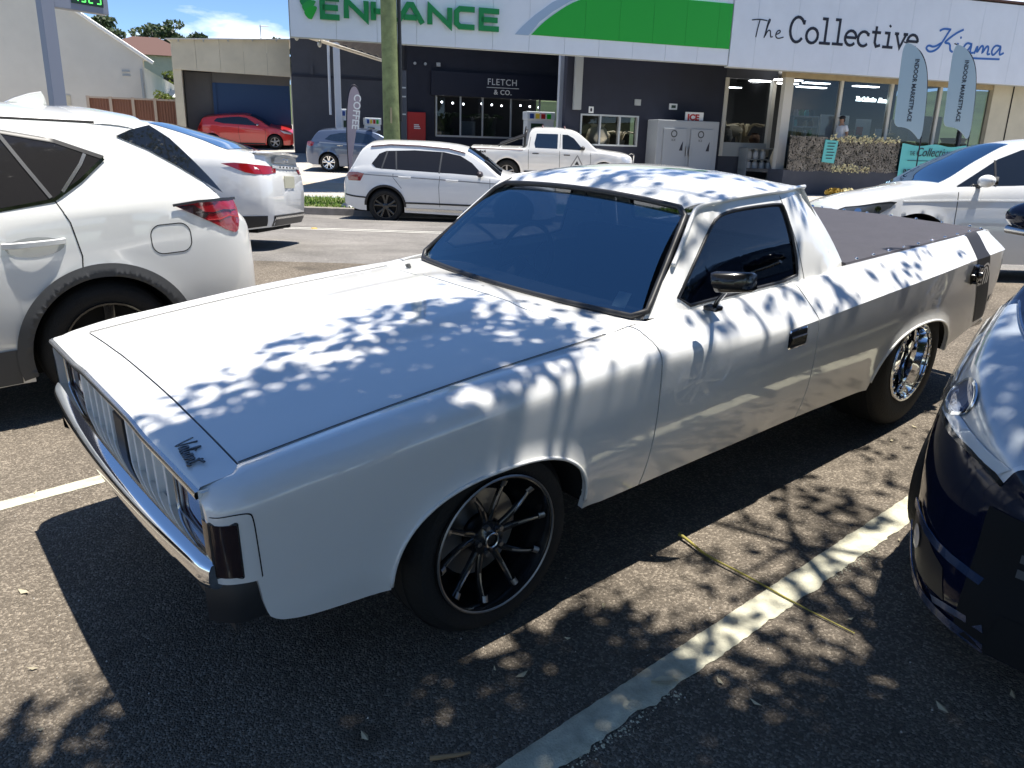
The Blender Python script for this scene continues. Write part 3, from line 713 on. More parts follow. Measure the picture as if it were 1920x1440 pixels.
    for i, z in enumerate([.945, .93, .91, .885, U_ZC(3.5)] + lin(U_ZC(3.5) - .01, .45, 9)):
        a0 = 3.53 - (.12*(.945 - z)/.088 if z > .857 else .12 - .135*(.857 - z)/.25)
        P.append([uS(x, z, .0022, sd) for x in lin(a0, a0 + (.177 if z > .857 else .2), 6)])
    top = [[(x, sd*(U_YT(x) - .02), U_ZT(x) + .0085) for x in lin(3.555, 3.73, 6)], [(x, sd*(U_YT(x) - .006), U_ZT(x) + .0052) for x in lin(3.545, 3.72, 6)]]
    mb.grid(top + P, flip=sd < 0); st_ = mb.build('tail_stripe', 'stripe_black' if 'stripe_black' in MATS else mat('stripe_black', (.014, .013, .015), .55), ute, smooth=40)
    mb = MB()
    def q2(a, b): return (3.574 + a*.075*(1 if sd < 0 else -1), .752 + b*.062)
    loops = [arc(0, .05, .92, .95, 180, 0, 13), arc(0, .05, .52, .60, 180, 0, 11)]
    for lp2 in loops:
        pts = [(lp2[0][0], -.95)] + lp2 + [(lp2[-1][0], -.95)]
        W = .19; n = len(pts); L = []; Rr = []
        for i in range(n):
            a = Vector(pts[max(0, i - 1)]); b = Vector(pts[min(n - 1, i + 1)]); d = (b - a).normalized(); nn = Vector((-d.y, d.x))*W/2; p = Vector(pts[i]); L.append(p + nn); Rr.append(p - nn)
        mb.grid([[uS(*q2(*L[i]), .0045, sd), uS(*q2(*Rr[i]), .0045, sd)] for i in range(n)])
    pts = [(0, .38), (0, -.95)]
    mb.grid([[uS(*q2(-.1, z), .0045, sd), uS(*q2(.1, z), .0045, sd)] for z in (.45, 0, -.5, -.95)])
    mb.build('tail_emblem', 'white_paint', st_)
    mb = MB(); x0, z0 = uS(3.41, .775, 0, sd)[0], .775
    if sd < 0:
        for rr, h in ((.062, .012), (.045, .028), (.02, .045)): mb.lathe([(0, -h - .004), (rr*.85, -h - .002), (rr, -h + .006), (rr, .02)], 12 if rr < .05 else 6, 'y', (x0, -uY(3.41, .775), z0))
        for k in range(6): a = k*math.pi/3; mb.lathe([(0, -.03), (.007, -.029), (.008, 0)], 8, 'y', (x0 + .05*math.cos(a), -uY(3.41, .775) - .004, z0 + .05*math.sin(a)))
        mb.build('fuel_cap', 'black_metal', ute, smooth=30)
    mb = MB(); mb.poly([uS(x, z, .004, sd) for x, z in rrect(3.80, 3.90, .545, .585, .008)]); mb.build('side_marker', 'smoked_red_lens', ute)
    mb = MB(); mb.tube([(3.62, sd*.80, .40), (3.9, sd*.82, .40), (4.03, sd*.74, .41), (4.05, 0, .41)], .035, 8); mb.build('rear_bumper', 'black_metal', ute, smooth=60)
# bonnet, header panel, cowl
def u_hood(x, y):
    e = U_ZI(max(-.765, min(.6, x))); c = e + .030 + .012*sstep(-.7, .2, x); t = min(1, abs(y)/.745)
    z = e + (c - e)*(1 - t**2.2); z += .012*(1 - sstep(.28, .38, abs(y)))*sstep(-.9, -.4, x)
    return z
def hood_x(u, y): a = -.762; b = .592 - .09*(1 - (abs(y)/.742)**2.2); return a + (b - a)*u
mb = MB(); P = []
ys = [-.7395, -.738] + lin(-.732, .732, 45) + [.738, .7395]
for i in range(43):
    u = i/42; P.append([(hood_x(u, y), y, u_hood(hood_x(u, y), y) - (.015 if abs(y) > .739 else (.002 if abs(y) > .737 else 0))) for y in ys])
P = [[(p[0] + .001, p[1], p[2] - .02) for p in P[0]]] + P + [[(p[0] - .001, p[1], p[2] - .02) for p in P[-1]]]
mb.grid(P, flip=True); mb.build('bonnet', 'white_paint', ute, smooth=40)
mb = MB(); P = []
for i in range(12):
    u = i/11; row = []
    for y in lin(-.792, .792, 41):
        xf = -.889 - .006*(1 - (y/.79)**2); x = -.768 + (xf + .768)*u; ze = u_hood(-.765, min(.74, abs(y))*1.0) if abs(y) < .745 else U_ZI(-.765)
        lipz = .802 + .012*(1 - (y/.79)**2) + .012*(1 - sstep(.25, .42, abs(y))); z = ze + (lipz - ze)*u**1.7 - (.012*max(0, u - .93)/.07)
        row.append((x, y, z))
    P.append(row)
P.append([(p[0] + .012, p[1], p[2] - .02) for p in P[-1]])
mb.grid(P); mb.build('header_panel', 'white_paint', ute, smooth=50)
mb = MB(); mb.grid([[(-.777, y, .79), (-.755, y, .79)] for y in lin(-.75, .75, 9)])
for sd in (-1, 1): mb.grid([[(x, sd*.738, U_ZI(x) - .028), (x, sd*.752, U_ZI(x) - .028)] for x in lin(-.77, .62, 24)])
mb.grid([[(hood_x(1, y) - .004, y, .885), (hood_x(1, y) + .012, y, .885)] for y in lin(-.75, .75, 21)])
mb.build('bonnet_gap', 'gap', ute, kind='stuff')
for sd in (-1, 1): mb = MB(); mb.grid([[(x, sd*.7395, U_ZI(x) + .0028), (x, sd*.7465, U_ZI(x) + .0034)] for x in lin(-.762, .596, 40)]); mb.build('bonnet_seal', 'gap', ute)
def ws_base(s): return Vector((.712 + .088*s*s, .748*s, .925 - .004*s*s))
def ws_top(s): return Vector((1.192 + .016*s*s, .592*s, 1.300 - .028*s*s))
mb = MB(); P = []
for s in lin(-1, 1, 31):
    y = s*.748; a = Vector((.597 - .09*(1 - abs(s)**2.2) + .0, y, u_hood(.5, y) + .002)); b = ws_base(s) + Vector((.015, 0, -.004))
    if abs(s) > .97: a.z = U_ZI(.6)
    P.append([tuple(Vector((a.x, a.y, a.z - .02)))] + [tuple(a.lerp(b, t) + Vector((0, 0, .006*math.sin(math.pi*t)))) for t in lin(0, 1, 7)])
mb.grid(P); mb.build('cowl', 'white_paint', ute, smooth=50)
for y in (-.02, .55):
    mb = MB(); mb.lathe([(0, .018), (.008, .017), (.011, .008), (.013, 0)], 10, 'z', (.60, y, .93)); mb.box(.585, .60, y - .005, y + .005, .938, .946); mb.build('washer_nozzle', 'grey_plastic', ute, smooth=40)
# lettering on the header panel
mb = MB(); Mv = Matrix(((0, 1, 0, -.853), (-1, 0, 0, -.535), (.0, .17, 1, .8165), (0, 0, 0, 1))) @ Matrix.Diagonal((.031, .036, .03, 1)) @ Matrix.Rotation(R(-6), 4, 'Z')
for st in ([(0, 1.35), (.35, 0), (.5, .1), (.95, 1.5)], [(1.5, .7), (1.2, .75), (.95, .4), (1.05, .05), (1.4, .3), (1.55, .75), (1.5, .1), (1.7, .1)], [(1.75, .2), (2.15, 1.3), (2.1, 1.5), (1.95, 1.2), (1.9, .1), (2.15, .1)], [(2.2, .2), (2.4, .7), (2.4, .1), (2.6, .15)], [(2.42, 1.05), (2.5, 1.1)],
           [(3.15, .7), (2.85, .75), (2.65, .4), (2.75, .05), (3.05, .3), (3.2, .75), (3.15, .1), (3.35, .15)], [(3.4, .1), (3.5, .75), (3.5, .2), (3.8, .75), (3.95, .6), (3.9, .1), (4.15, .15)], [(4.2, .2), (4.5, 1.35), (4.35, .3), (4.5, .0), (4.85, .25)], [(4.15, .9), (5.15, 1.15)]):
    mb.ribbon(chaikin(st, 2), .16, Mv, .12)
mb.build('bonnet_script', 'black_metal', ute)
# grille
mb = MB(); mb.grid([[(-.842, y, .595), (-.842, y, .80)] for y in lin(-.81, .81, 3)]); mb.grid([[(-.80, y, .598), (-.888, y, .585)] for y in lin(-.81, .81, 9)], flip=True); mb.grid([[(-.80, y, .793), (-.884, y, .796)] for y in lin(-.81, .81, 9)])
for sd in (-1, 1): mb.grid([[(-.80, sd*.805, z), (-.888, sd*.80, z)] for z in (.585, .8)])
mb.build('grille_pan', 'grille_white', ute)
for k, y in enumerate((-.46, -.36, -.27, -.18, -.10, .10, .18, .27, .36, .46)):
    mb = MB(); mb.box(-.872, -.842, y - .010, y + .010, .60, .79); mb.build('grille_fin', 'grille_white', ute, bevel=.003)
for y in (-.315, -.225, .225, .315):
    mb = MB(); mb.box(-.850, -.843, y - .006, y + .006, .675, .785); mb.build('grille_slot', 'gap', ute)
mb = MB(); mb.box(-.872, -.842, -.052, .052, .605, .735); mb.build('grille_block', 'dark_plastic', ute, bevel=.004)
for sd in (-1, 1):
    mb = MB(); P = []
    for y in lin(.50, .795, 9):
        P.append([(-.852 + .006*((y - .65)/.15)**2, sd*y, z) for z in lin(.603, .788, 5)])
    mb.grid(P, flip=sd < 0); hl = mb.build('headlight_cover', 'smoked_red_lens', ute, smooth=180)
    mb = MB(); mb.tube([(-.856, sd*y, z) for y, z in rrect(.50, .795, .603, .788, .02)], .006, 6, closed=True); mb.build('headlight_rim', 'dull_chrome', hl, smooth=60)
mb = MB(); P = []
for y in lin(-.80, .80, 33):
    x = -.892 - .006*(1 - (y/.8)**2); z = .790 + .012*(1 - (y/.79)**2) + .012*(1 - sstep(.25, .42, abs(y)))
    P.append([(x + .012, y, z - .010), (x - .003, y, z - .012), (x - .006, y, z), (x - .002, y, z + .008), (x + .012, y, z + .008)])
mb.grid(P); mb.build('grille_trim', 'dull_chrome', ute, smooth=60)
# chrome bumper
mb = MB(); P = []
for i, y in enumerate(lin(-.838, .838, 49)):
    b = .037*(1 - (abs(y)/.838)**2); e = .012*sstep(.79, .838, abs(y))
    P.append([(-.862 + e, y, .612), (-.885 - b*.5 + e, y, .613), (-.905 - b*.8 + e, y, .606), (-.913 - b + e, y, .590), (-.916 - b + e, y, .565), (-.912 - b + e, y, .545), (-.900 - b*.8 + e, y, .537), (-.87 + e, y, .536)])
mb.grid(P)
for r in (0, -1): mb.f.append(tuple((len(P) - 1 if r else 0)*8 + k for k in range(8)))
mb.build('front_bumper', 'chrome', ute, smooth=50)
mb = MB(); mb.grid([[(-.84, y, .36), (-.86, y, .55)] for y in lin(-.80, .80, 5)]); mb.build('front_valance', 'dark_plastic', ute)
mb = MB(); mb.box(-.80, 3.9, -.55, .55, .30, .60); mb.box(.42, 2.38, -.86, .86, .33, .45); mb.box(3.3, 3.95, -.8, .8, .45, .6); mb.build('underbody', 'gap', ute)
# cabin: windscreen, pillars, roof
mb = MB(); P = []
for s in lin(-.965, .965, 27):
    P.append([tuple(ws_base(s).lerp(ws_top(s), .035 + .925*t) + Vector((-.02*math.sin(math.pi*t), 0, .018*math.sin(math.pi*t)))) for t in lin(0, 1, 12)])
mb.grid(P); wsg = mb.build('windscreen', 'windscreen_glass', ute, smooth=180)
mb = MB(); loop = [ws_base(s) for s in lin(-.93, .93, 20)] + [ws_base(1).lerp(ws_top(1), t) for t in lin(.07, .93, 10)] + [ws_top(s) for s in lin(.93, -.93, 20)] + [ws_base(-1).lerp(ws_top(-1), t) for t in lin(.93, .07, 10)]
loop = [tuple(p + Vector((-.006, 0, .008))) for p in loop]; mb.tube(loop, .013, 8, closed=True); mb.build('windscreen_seal', 'dark_plastic', wsg, smooth=180)
def g_y(x, z):
    t = (z - .93)/.375; y = .777 - .148*t + .018*math.sin(math.pi*min(1, max(0, t)))
    xf = .80 + (1.21 - .80)*(z - .925)/.347; xr = 2.295 - (2.295 - 2.05)*t
    y -= .042*(1 - sstep(0, .11, x - xf)); y -= .055*(1 - sstep(0, .24, xr - x)); return y
def sheet(name, outer, holes, m, parent, fn, res=.05, smooth=180):
    bm = bmesh.new(); ed = []
    for lp3 in [outer] + holes:
        vs_ = [bm.verts.new((p[0], p[1], 0)) for p in lp3]; ed += [bm.edges.new((vs_[i], vs_[(i + 1) % len(vs_)])) for i in range(len(vs_))]
    bmesh.ops.triangle_fill(bm, edges=ed, use_beauty=True)
    for ax in (0, 1):
        lo = min(p[ax] for p in outer); hi = max(p[ax] for p in outer); n = int((hi - lo)/res)
        for i in range(1, n + 1):
            co = lo + (hi - lo)*i/(n + 1); bmesh.ops.bisect_plane(bm, geom=bm.verts[:] + bm.edges[:] + bm.faces[:], plane_co=(co*(ax == 0), co*(ax == 1), 0), plane_no=(1.*(ax == 0), 1.*(ax == 1), 0))
    for v in bm.verts: v.co = fn(v.co.x, v.co.y)
    bmesh.ops.recalc_face_normals(bm, faces=bm.faces); me = bpy.data.meshes.new(name); bm.to_mesh(me); bm.free(); me.materials.append(getm(m))
    for p in me.polygons: p.use_smooth = True
    return link(bpy.data.objects.new(name, me), parent)
g_out = [(.80, .925), (1.0, 1.094), (1.205, 1.268), (1.225, 1.28), (1.30, 1.292), (1.45, 1.302), (1.75, 1.308), (2.05, 1.306), (2.13, 1.18), (2.22, 1.045), (2.295, .93), (1.8, .928), (1.3, .927)]
g_win = chaikin([(.925, .945), (1.36, .95), (1.79, .95), (1.80, 1.0), (1.80, 1.15), (1.795, 1.25), (1.775, 1.264), (1.55, 1.266), (1.40, 1.262), (1.31, 1.247), (1.235, 1.205), (1.10, 1.10)], 1, True)
for sd in (-1, 1):
    sheet('cab_side', g_out, [g_win], 'white_paint', ute, lambda x, z: (x, sd*g_y(x, z), z))
    wo = sheet('side_window', g_win, [], 'tinted_glass', ute, lambda x, z: (x, sd*(g_y(x, z) - .008), z))
    mb = MB(); mb.tube([(x, sd*(g_y(x, z) - .002), z) for x, z in g_win], .0075, 6, closed=True); mb.build('window_seal', 'dark_plastic', wo, smooth=180)
    rail = [(1.0, 1.096), (1.10, 1.183), (1.20, 1.268), (1.235, 1.288), (1.30, 1.302), (1.45, 1.312), (1.75, 1.316), (2.075, 1.312)]
    rail = chaikin(rail, 2); mb = MB(); mb.tube([(x, sd*(g_y(x, z - .012) + .006), z) for x, z in rail], .0095, 6); mb.build('drip_rail', 'white_paint', ute, smooth=180)
    mb = MB(); bl = [(1.845 - .06*(z - .93)/.37, z) for z in lin(.935, 1.296, 12)]; mb.grid([[(x - .0018, sd*(g_y(x, z) + .0014), z), (x + .0018, sd*(g_y(x, z) + .0014), z)] for x, z in bl]); mb.build('pillar_seam', 'gap', ute)
    # mirror
    dm = bpy.data.objects.new('door_mirror', None); link(dm, ute); dm.location = (0, 0, 0) if sd < 0 else (.22, -.06, 0)
    mb = MB(); mb.box(1.075, 1.125, sd*.80, sd*.86, .930, .948); mb.build('mirror_base', 'black_metal', dm, bevel=.006, recalc=True)
    mb = MB(); mb.tube(chaikin([(1.10, sd*.835, .945), (1.075, sd*.87, .985), (1.03, sd*.925, 1.03), (1.01, sd*.95, 1.055)], 2), .009, 8); mb.build('mirror_arm', 'black_metal', dm, smooth=180)
    mb = MB(); o1 = [(-.10, .045), (-.085, .052), (.06, .050), (.075, .04), (.082, -.02), (.072, -.032), (-.045, -.040), (-.075, -.036), (-.095, .0)]
    P = []
    for k, (sc, dx) in enumerate(((.90, -.012), (1.0, -.008), (1.0, .012), (.8, .035), (.3, .047))):
        P.append([(1.03 - dx*.0 + a*sc*.85, sd*(.985 + (a*sc)*.15) + sd*-.0 - dx*.0, 1.075 + b*sc) if False else (1.02 - dx + a*sc*.62, sd*(.975 + a*sc*.62), 1.072 + b*sc*.85) for a, b in o1])
    mb.grid(P, cv=True); mb.f.append(tuple(len(mb.v) - len(o1) + i for i in range(len(o1)))); mb.build('mirror_shell', 'black_metal', dm, smooth=60, recalc=True)
    mb = MB(); mb.poly([(1.02 + .0125 + a*.86*.62, sd*(.975 + a*.86*.62), 1.072 + b*.86*.85) for a, b in o1]); mb.build('mirror_glass', 'dull_chrome', dm)
def roof_z(x, y):
    zc = tab([(1.192, 1.300), (1.23, 1.325), (1.32, 1.355), (1.45, 1.376), (1.62, 1.385), (1.82, 1.378), (1.97, 1.355), (2.05, 1.33), (2.085, 1.30)])(x)
    rl = tab([(1.192, 1.272), (1.23, 1.288), (1.32, 1.306), (1.5, 1.316), (2.085, 1.312)])(x); w = g_y(max(1.22, min(2.04, x)), 1.30) + .004
    rl = min(rl, zc); return rl + (zc - rl)*(1 - min(1, abs(y)/w)**2.6), w
mb = MB(); P = []
for x in [1.19, 1.2, 1.215, 1.235] + lin(1.26, 2.0, 22) + [2.03, 2.055, 2.07, 2.08, 2.085]:
    w = roof_z(x, 0)[1]; f = .592/w if x < 1.2 else 1; f = min(1, .94 + .06*sstep(1.19, 1.28, x))
    P.append([(x + .016*t*t*(1 - sstep(1.19, 1.3, x)), t*w*f, roof_z(x, t*w)[0]) for t in lin(-1, 1, 33)])
mb.grid(P, flip=True); mb.build('roof', 'white_paint', ute, smooth=60)
def cbk(s_, t, o=0.): return (2.078 + .20*t - .035*(abs(s_)**4) + o, s_*(.600 + .125*t), 1.305 - .37*t)
hole_ = [(p[0], p[1]) for p in rrect(-.84, .84, .13, .78, .06, 4)]
cb_ = sheet('cab_back', [(-1, 0), (-.5, 0), (0, 0), (.5, 0), (1, 0), (1, .5), (1, 1), (0, 1), (-1, 1), (-1, .5)], [hole_], 'white_paint', ute, lambda a, b: cbk(a, b), .12)
rw_ = sheet('rear_window', hole_, [], 'tinted_glass', cb_, lambda a, b: cbk(a, b, -.004), .12)
mb = MB(); mb.tube([cbk(a, b, .004) for a, b in hole_], .012, 6, closed=True); mb.build('rear_window_seal', 'dark_plastic', rw_, smooth=180)
# tonneau cover with press studs
mb = MB(); P = []
for x in [2.272, 2.275] + lin(2.29, 3.925, 38) + [3.94, 3.943]:
    yw = .745 - .004*abs(math.sin(x*7))
    P.append([(x, t*yw*1.0, .952 + .014*(1 - t*t) + .0035*noise.noise(Vector((x*3, t*3, 2))) - (.012 if abs(t) > .995 else 0) - (.012 if x < 2.274 or x > 3.941 else 0)) for t in [-1, -.99] + lin(-.97, .97, 29) + [.99, 1]])
mb.grid(P, flip=True); ton = mb.build('tonneau_cover', 'vinyl', ute, smooth=50)
sm = None
spots = [(x, s*.728, .957) for x in lin(2.40, 3.92, 10) for s in (-1, 1)] + [(3.928, y, .962 + .008*(1 - (y/.73)**2)) for y in lin(-.66, .66, 9)]
for x, y, z in spots:
    if sm is None:
        mb = MB(); mb.lathe([(0, .006), (.005, .005), (.0085, .001), (.0085, -.004)], 8, 'z'); sm = mb.build('press_stud', 'chrome', ton, smooth=60); sm.location = (x, y, z)
    else: mesh_copy(sm, ton, (x, y, z))
# tail
mb = MB(); P = []
for z in lin(.44, .945, 9): P.append([(3.985 + .028*(1 - (t**4)) + .015*math.sin((z - .44)/.5*math.pi), t*uY(3.985, max(.5, z))*.998, z) for t in lin(-1, 1, 17)])
P.append([(p[0] - .06, p[1]*.97, .947) for p in P[-1]])
mb.grid(P); tg = mb.build('tailgate', 'white_paint', ute, smooth=50)
for sd in (-1, 1): mb = MB(); mb.grid([[(4.018, sd*y, z) for z in (.60, .78)] for y in (.55, .80)]); mb.build('tail_light', 'tail_red', tg)
# inside
mb = MB(); q_ = [ws_base(a_).lerp(ws_top(a_), b_) + Vector((.004, 0, -.004)) for a_, b_ in ((-.86, .07), (-.78, .07), (-.78, .20), (-.86, .20))]; mb.add([tuple(p) for p in q_], [(0, 1, 2, 3)]); mb.build('screen_sticker', 'sticker' if 'sticker' in MATS else mat('sticker', (.35, .42, .4), .6), wsg)
mb = MB(); mb.grid([[(.78 + .25*t, y, .912 - .03*t*t) for t in lin(0, 1, 5)] for y in lin(-.70, .70, 9)]); mb.box(.98, 1.03, -.70, .70, .70, .88); mb.build('dashboard', 'interior', ute, smooth=60)
mb = MB(); mb.box(1.35, 1.85, -.66, .66, .45, .66); mb.build('seat_base', 'interior', ute, bevel=.05, bseg=3)
mb = MB(); mb.box(1.80, 1.96, -.66, .66, .55, 1.02, Matrix.Translation((0, 0, 0))); mb.build('seat_back', 'interior', ute, bevel=.05, bseg=3)
mb = MB(); mb.box(.60, 2.2, -.74, .74, .34, .40); mb.box(.60, .66, -.74, .74, .40, .88); mb.box(2.14, 2.2, -.70, .70, .4, .93); mb.build('cabin_tub', 'interior', ute)
sw = MB(); c = Vector((1.16, .36, .93)); ax1 = Vector((0, 1, 0)); ax2 = Vector((.40, 0, .92)).normalized()
sw.tube([tuple(c + ax1*.185*math.cos(2*math.pi*k/28) + ax2*.185*math.sin(2*math.pi*k/28)) for k in range(28)], .012, 8, closed=True)
for a in (-20, 200, 270): sw.tube([tuple(c + Vector((-.03, 0, .01))), tuple(c + ax1*.18*math.cos(R(a)) + ax2*.18*math.sin(R(a)))], .010, 6)
sw.tube([tuple(c), (1.0, .36, .80)], .03, 8); sw.build('steering_wheel', 'interior', ute, smooth=180)
mb = MB(); mb.box(1.20, 1.22, -.10, .10, 1.205, 1.255); mb.tube([(1.21, 0, 1.25), (1.215, 0, 1.29)], .006, 6); mb.build('rear_view_mirror', 'dark_plastic', ute)
# ------------------------------------------------------------------ the other cars
def fit_wheels(c, sk, r, rim, style, rim_mat, xs=None):
    for xc, zc, ra in sk.ar:
        for sd in (-1, 1): wheel(c, xc, sd*(sk.Y(xc, .5) - .012), r, rim, .21, sd, style, rim_mat, n=32)
def ring(xc, zc, r0, r1, a0=0, a1=180, n=22): return [(xc + r1*math.cos(R(a)), zc + r1*math.sin(R(a))) for a in lin(a0, a1, n)] + [(xc + r0*math.cos(R(a)), zc + r0*math.sin(R(a))) for a in lin(a1, a0, n)]

# --- white SUV beside the ute
suv = thing('parked_suv', 'white SUV with grey wheel arch trim and tinted windows parked left of the ute', 'SUV', LOT @ Matrix.Translation((-4.0, 2.975, 0)))
K = Skin(top=[(0, .62), (.05, .80), (.15, .92), (.6, 1.02), (1.15, 1.10), (1.55, 1.36), (1.95, 1.575), (2.2, 1.61), (2.8, 1.645), (3.3, 1.64), (3.8, 1.60), (4.02, 1.555), (4.09, 1.49), (4.34, 1.16), (4.46, 1.06), (4.52, 1.0), (4.55, .93)],
         W=[(0, .60), (.05, .74), (.15, .83), (.35, .89), (.8, .92), (2, .925), (3.8, .92), (4.15, .90), (4.35, .865), (4.47, .80), (4.53, .72), (4.55, .66)],
         belt=[(0, .7), (.3, .85), (1.1, .98), (1.5, 1.02), (3.4, 1.10), (4.2, 1.13), (4.55, .9)], bot=[(0, .3), (.3, .22), (4.2, .24), (4.55, .34)], arches=[(.9, .36, .40), (3.6, .36, .40)], tum=.42, curv=.25, n=110)
K.body('body', 'pearl_white_paint', suv); K.under(suv)
dlo = [(1.62, 1.08), (2.4, 1.11), (3.20, 1.142), (3.45, 1.172), (3.60, 1.26), (3.735, 1.358), (3.53, 1.445), (3.3, 1.495), (2.8, 1.53), (2.3, 1.52), (1.95, 1.42)]
for sd in (-1, 1):
    wi = K.patch('side_window', dlo, 'privacy_glass', suv, sd=sd, off=.005, res=.06)
    K.strip('window_trim', [(1.62, 1.075), (2.4, 1.105), (3.20, 1.137), (3.45, 1.167), (3.60, 1.255), (3.74, 1.358)], .016, 'chrome', wi, .009, sd)
    K.strip('window_edge', [(3.742, 1.362), (3.53, 1.452), (3.3, 1.502), (2.8, 1.537), (2.3, 1.527), (1.95, 1.425), (1.62, 1.085)], .02, 'dark_plastic', wi, .008, sd)
    K.strip('window_bar', [(3.29, 1.488), (3.36, 1.34), (3.44, 1.18)], .018, 'grey_plastic', wi, .010, sd)
    K.strip('window_bar', [(3.655, 1.385), (3.62, 1.335), (3.50, 1.205)], .016, 'dull_chrome', wi, .010, sd)
    K.strip('door_seam', [(3.456, 1.16), (3.50, 1.05), (3.525, .875), (3.515, .81), (3.50, .765)], .006, 'gap', suv, .0015, sd)
    K.strip('door_seam', [(2.42, 1.10), (2.44, .8), (2.42, .42)], .006, 'gap', suv, .0015, sd)
    fl = K.strip('fuel_flap', rrect(3.885, 4.108, .838, .998, .06, 6), .005, 'gap', suv, .0012, sd, True) if sd < 0 else None
    rc_ = K.patch('handle_recess', [(3.316 + .135*math.cos(a), .945 + .05*math.sin(a)) for a in lin(0, 6.0, 18)], 'dark_recess' if 'dark_recess' in MATS else mat('dark_recess', (.42, .42, .40), .4, coat=.6), suv, sd=sd, off=.0015)
    handle(suv, K, 3.315, .962, 'pearl_white_paint', sd, .29); handle(suv, K, 2.25, .945, 'pearl_white_paint', sd, .26)
    for xc in (.9, 3.6): K.patch('arch_cladding', ring(xc, .36, .395, .468, -14, 194, 60), 'grey_plastic', suv, sd=sd, off=.017, res=.025)
    K.patch('sill_cladding', [(1.36, .235), (3.14, .235), (3.14, .43), (1.36, .43)], 'grey_plastic', suv, sd=sd, off=.010)
    tl = K.patch('tail_light', [(4.04, 1.094), (4.18, 1.103), (4.33, 1.10), (4.43, 1.088), (4.445, 1.04), (4.435, .97), (4.415, .918), (4.39, .905), (4.33, .93), (4.256, .975), (4.13, 1.045)], 'tail_red', suv, sd=sd, off=.006, res=.05)
    K.strip('lamp_rim', [(4.03, 1.097), (4.18, 1.108), (4.33, 1.105), (4.45, 1.092)], .014, 'dark_plastic', tl, .010, sd)
    K.patch('lamp_smoke', [(4.05, 1.09), (4.15, 1.09), (4.23, 1.03), (4.20, 1.01), (4.12, 1.05)], 'smoked_lens', tl, sd=sd, off=.0085, res=.06)
    K.strip('lamp_line', [(4.15, 1.05), (4.26, 1.035), (4.33, 1.045), (4.43, 1.03)], .007, 'smoked_lens', tl, .009, sd)
    K.strip('lamp_line', [(4.22, 1.0), (4.30, .995), (4.36, 1.01), (4.43, .99)], .006, 'dull_red' if 'dull_red' in MATS else mat('dull_red', (.5, .05, .05), .2), tl, .009, sd)
    K.patch('rear_pillar_trim', [(3.835, 1.468), (3.92, 1.50), (4.03, 1.522), (4.12, 1.45), (4.20, 1.35), (4.30, 1.22), (4.36, 1.135), (4.28, 1.185), (4.117, 1.305), (3.98, 1.395)], 'dark_glass', suv, sd=sd, off=.006, res=.05)
    K.strip('roof_ditch', [(2.0, 1.525), (2.6, 1.565), (3.3, 1.57), (3.75, 1.54)], .012, 'gap', suv, .004, sd)
    K.strip('tailgate_seam', [(4.20, 1.30), (4.27, 1.2), (4.36, 1.10)], .005, 'gap', suv, .0015, sd) if False else None
K.topglass('windscreen', 1.19, 1.92, .06, 'dark_glass', suv); rg = K.topglass('rear_window', 4.11, 4.335, .01, 'dark_glass', suv, off=.006)
mb = MB(); P = []                                            # roof spoiler
for x in lin(3.70, 4.06, 9):
    row = []
    for t in lin(-1, 1, 21):
        y = t*(K.yedge(min(x, 3.92)) + .045); z = K.ztop(min(x, 3.92), abs(t)*K.yedge(min(x, 3.92))) - max(0, x - 3.92)*.2 + .012*sstep(3.70, 3.8, x) - .03*abs(t)**6 - .04*max(0, x - 4.06)/.07*0; row.append((x - .05*abs(t)**3*sstep(3.85, 4.06, x), y, z))
    P.append(row)
Pl = [[(p[0], p[1], p[2] - .03) for p in r] for r in reversed(P)]; mb.grid(P + Pl, cu=True, flip=True); mb.build('spoiler', 'pearl_white_paint', suv, smooth=50)
mb = MB(); fin = [(3.42, 1.62), (3.50, 1.655), (3.58, 1.68), (3.645, 1.69), (3.655, 1.665), (3.66, 1.612)]
for dy in (-1, 1): pass
mb.grid([[(x, dy*(.030 - .024*min(1, max(0, (z - 1.615)/.07))), z + (.002 if abs(dy) < .5 else 0)) for dy in (-1, -.5, 0, .5, 1)] for x, z in fin] ); mb.poly([(x, -.012, z) for x, z in fin] , (0, .024, 0)); mb.build('antenna_fin', 'pearl_white_paint', suv, smooth=50)
mb = MB(); mb.ball((4.37, -.35, 1.16), .03, 8, (1, 1.6, .8)); mb.tube([(4.37, -.35, 1.17), (4.30, -.05, 1.24)], .008, 6); mb.build('rear_wiper', 'dark_plastic', suv, smooth=180)
fit_wheels(suv, K, .36, .25, '5', 'black_metal')

# --- dark car on the right
blk = thing('parked_hatchback', 'dark navy hatchback nosing in at the right edge beside the bay line', 'car', LOT @ Matrix.Translation((.926, -2.34, 0)))
ws_ = lambda x, w: (x, w*(1.078 - .078*min(1, x/1.5)))
K = Skin(top=[(0, .67), (.03, .73), (.10, .80), (.25, .865), (.55, .95), (1.0, 1.05), (1.12, 1.085), (1.6, 1.36), (2.0, 1.51), (2.5, 1.565), (3.2, 1.54), (3.7, 1.46), (4.0, 1.2), (4.2, 1.1), (4.25, 1.0)],
         W=[ws_(*p) for p in [(0, .30), (.05, .42), (.12, .52), (.25, .615), (.45, .705), (.8, .79), (1.2, .85), (2, .885), (3.5, .89), (4.0, .84), (4.2, .72), (4.25, .62)]],
         belt=[(0, .61), (.3, .73), (.7, .85), (1.1, .95), (1.6, 1.01), (3.5, 1.11), (4.25, .96)], bot=[(0, .195), (.3, .175), (3.8, .2), (4.25, .3)], arches=[(.86, .33, .355), (3.5, .33, .355)], zm=.55, tuck=.04, tum=.42, curv=.2, rc=.03, crown=.035, haunch=.05,
         nose=[(.1, .0), (.2, -.06), (.3, -.05), (.45, .0), (.7, .02), (.9, .03)], n=130)
K.body('body', 'navy_paint', blk); K.under(blk)
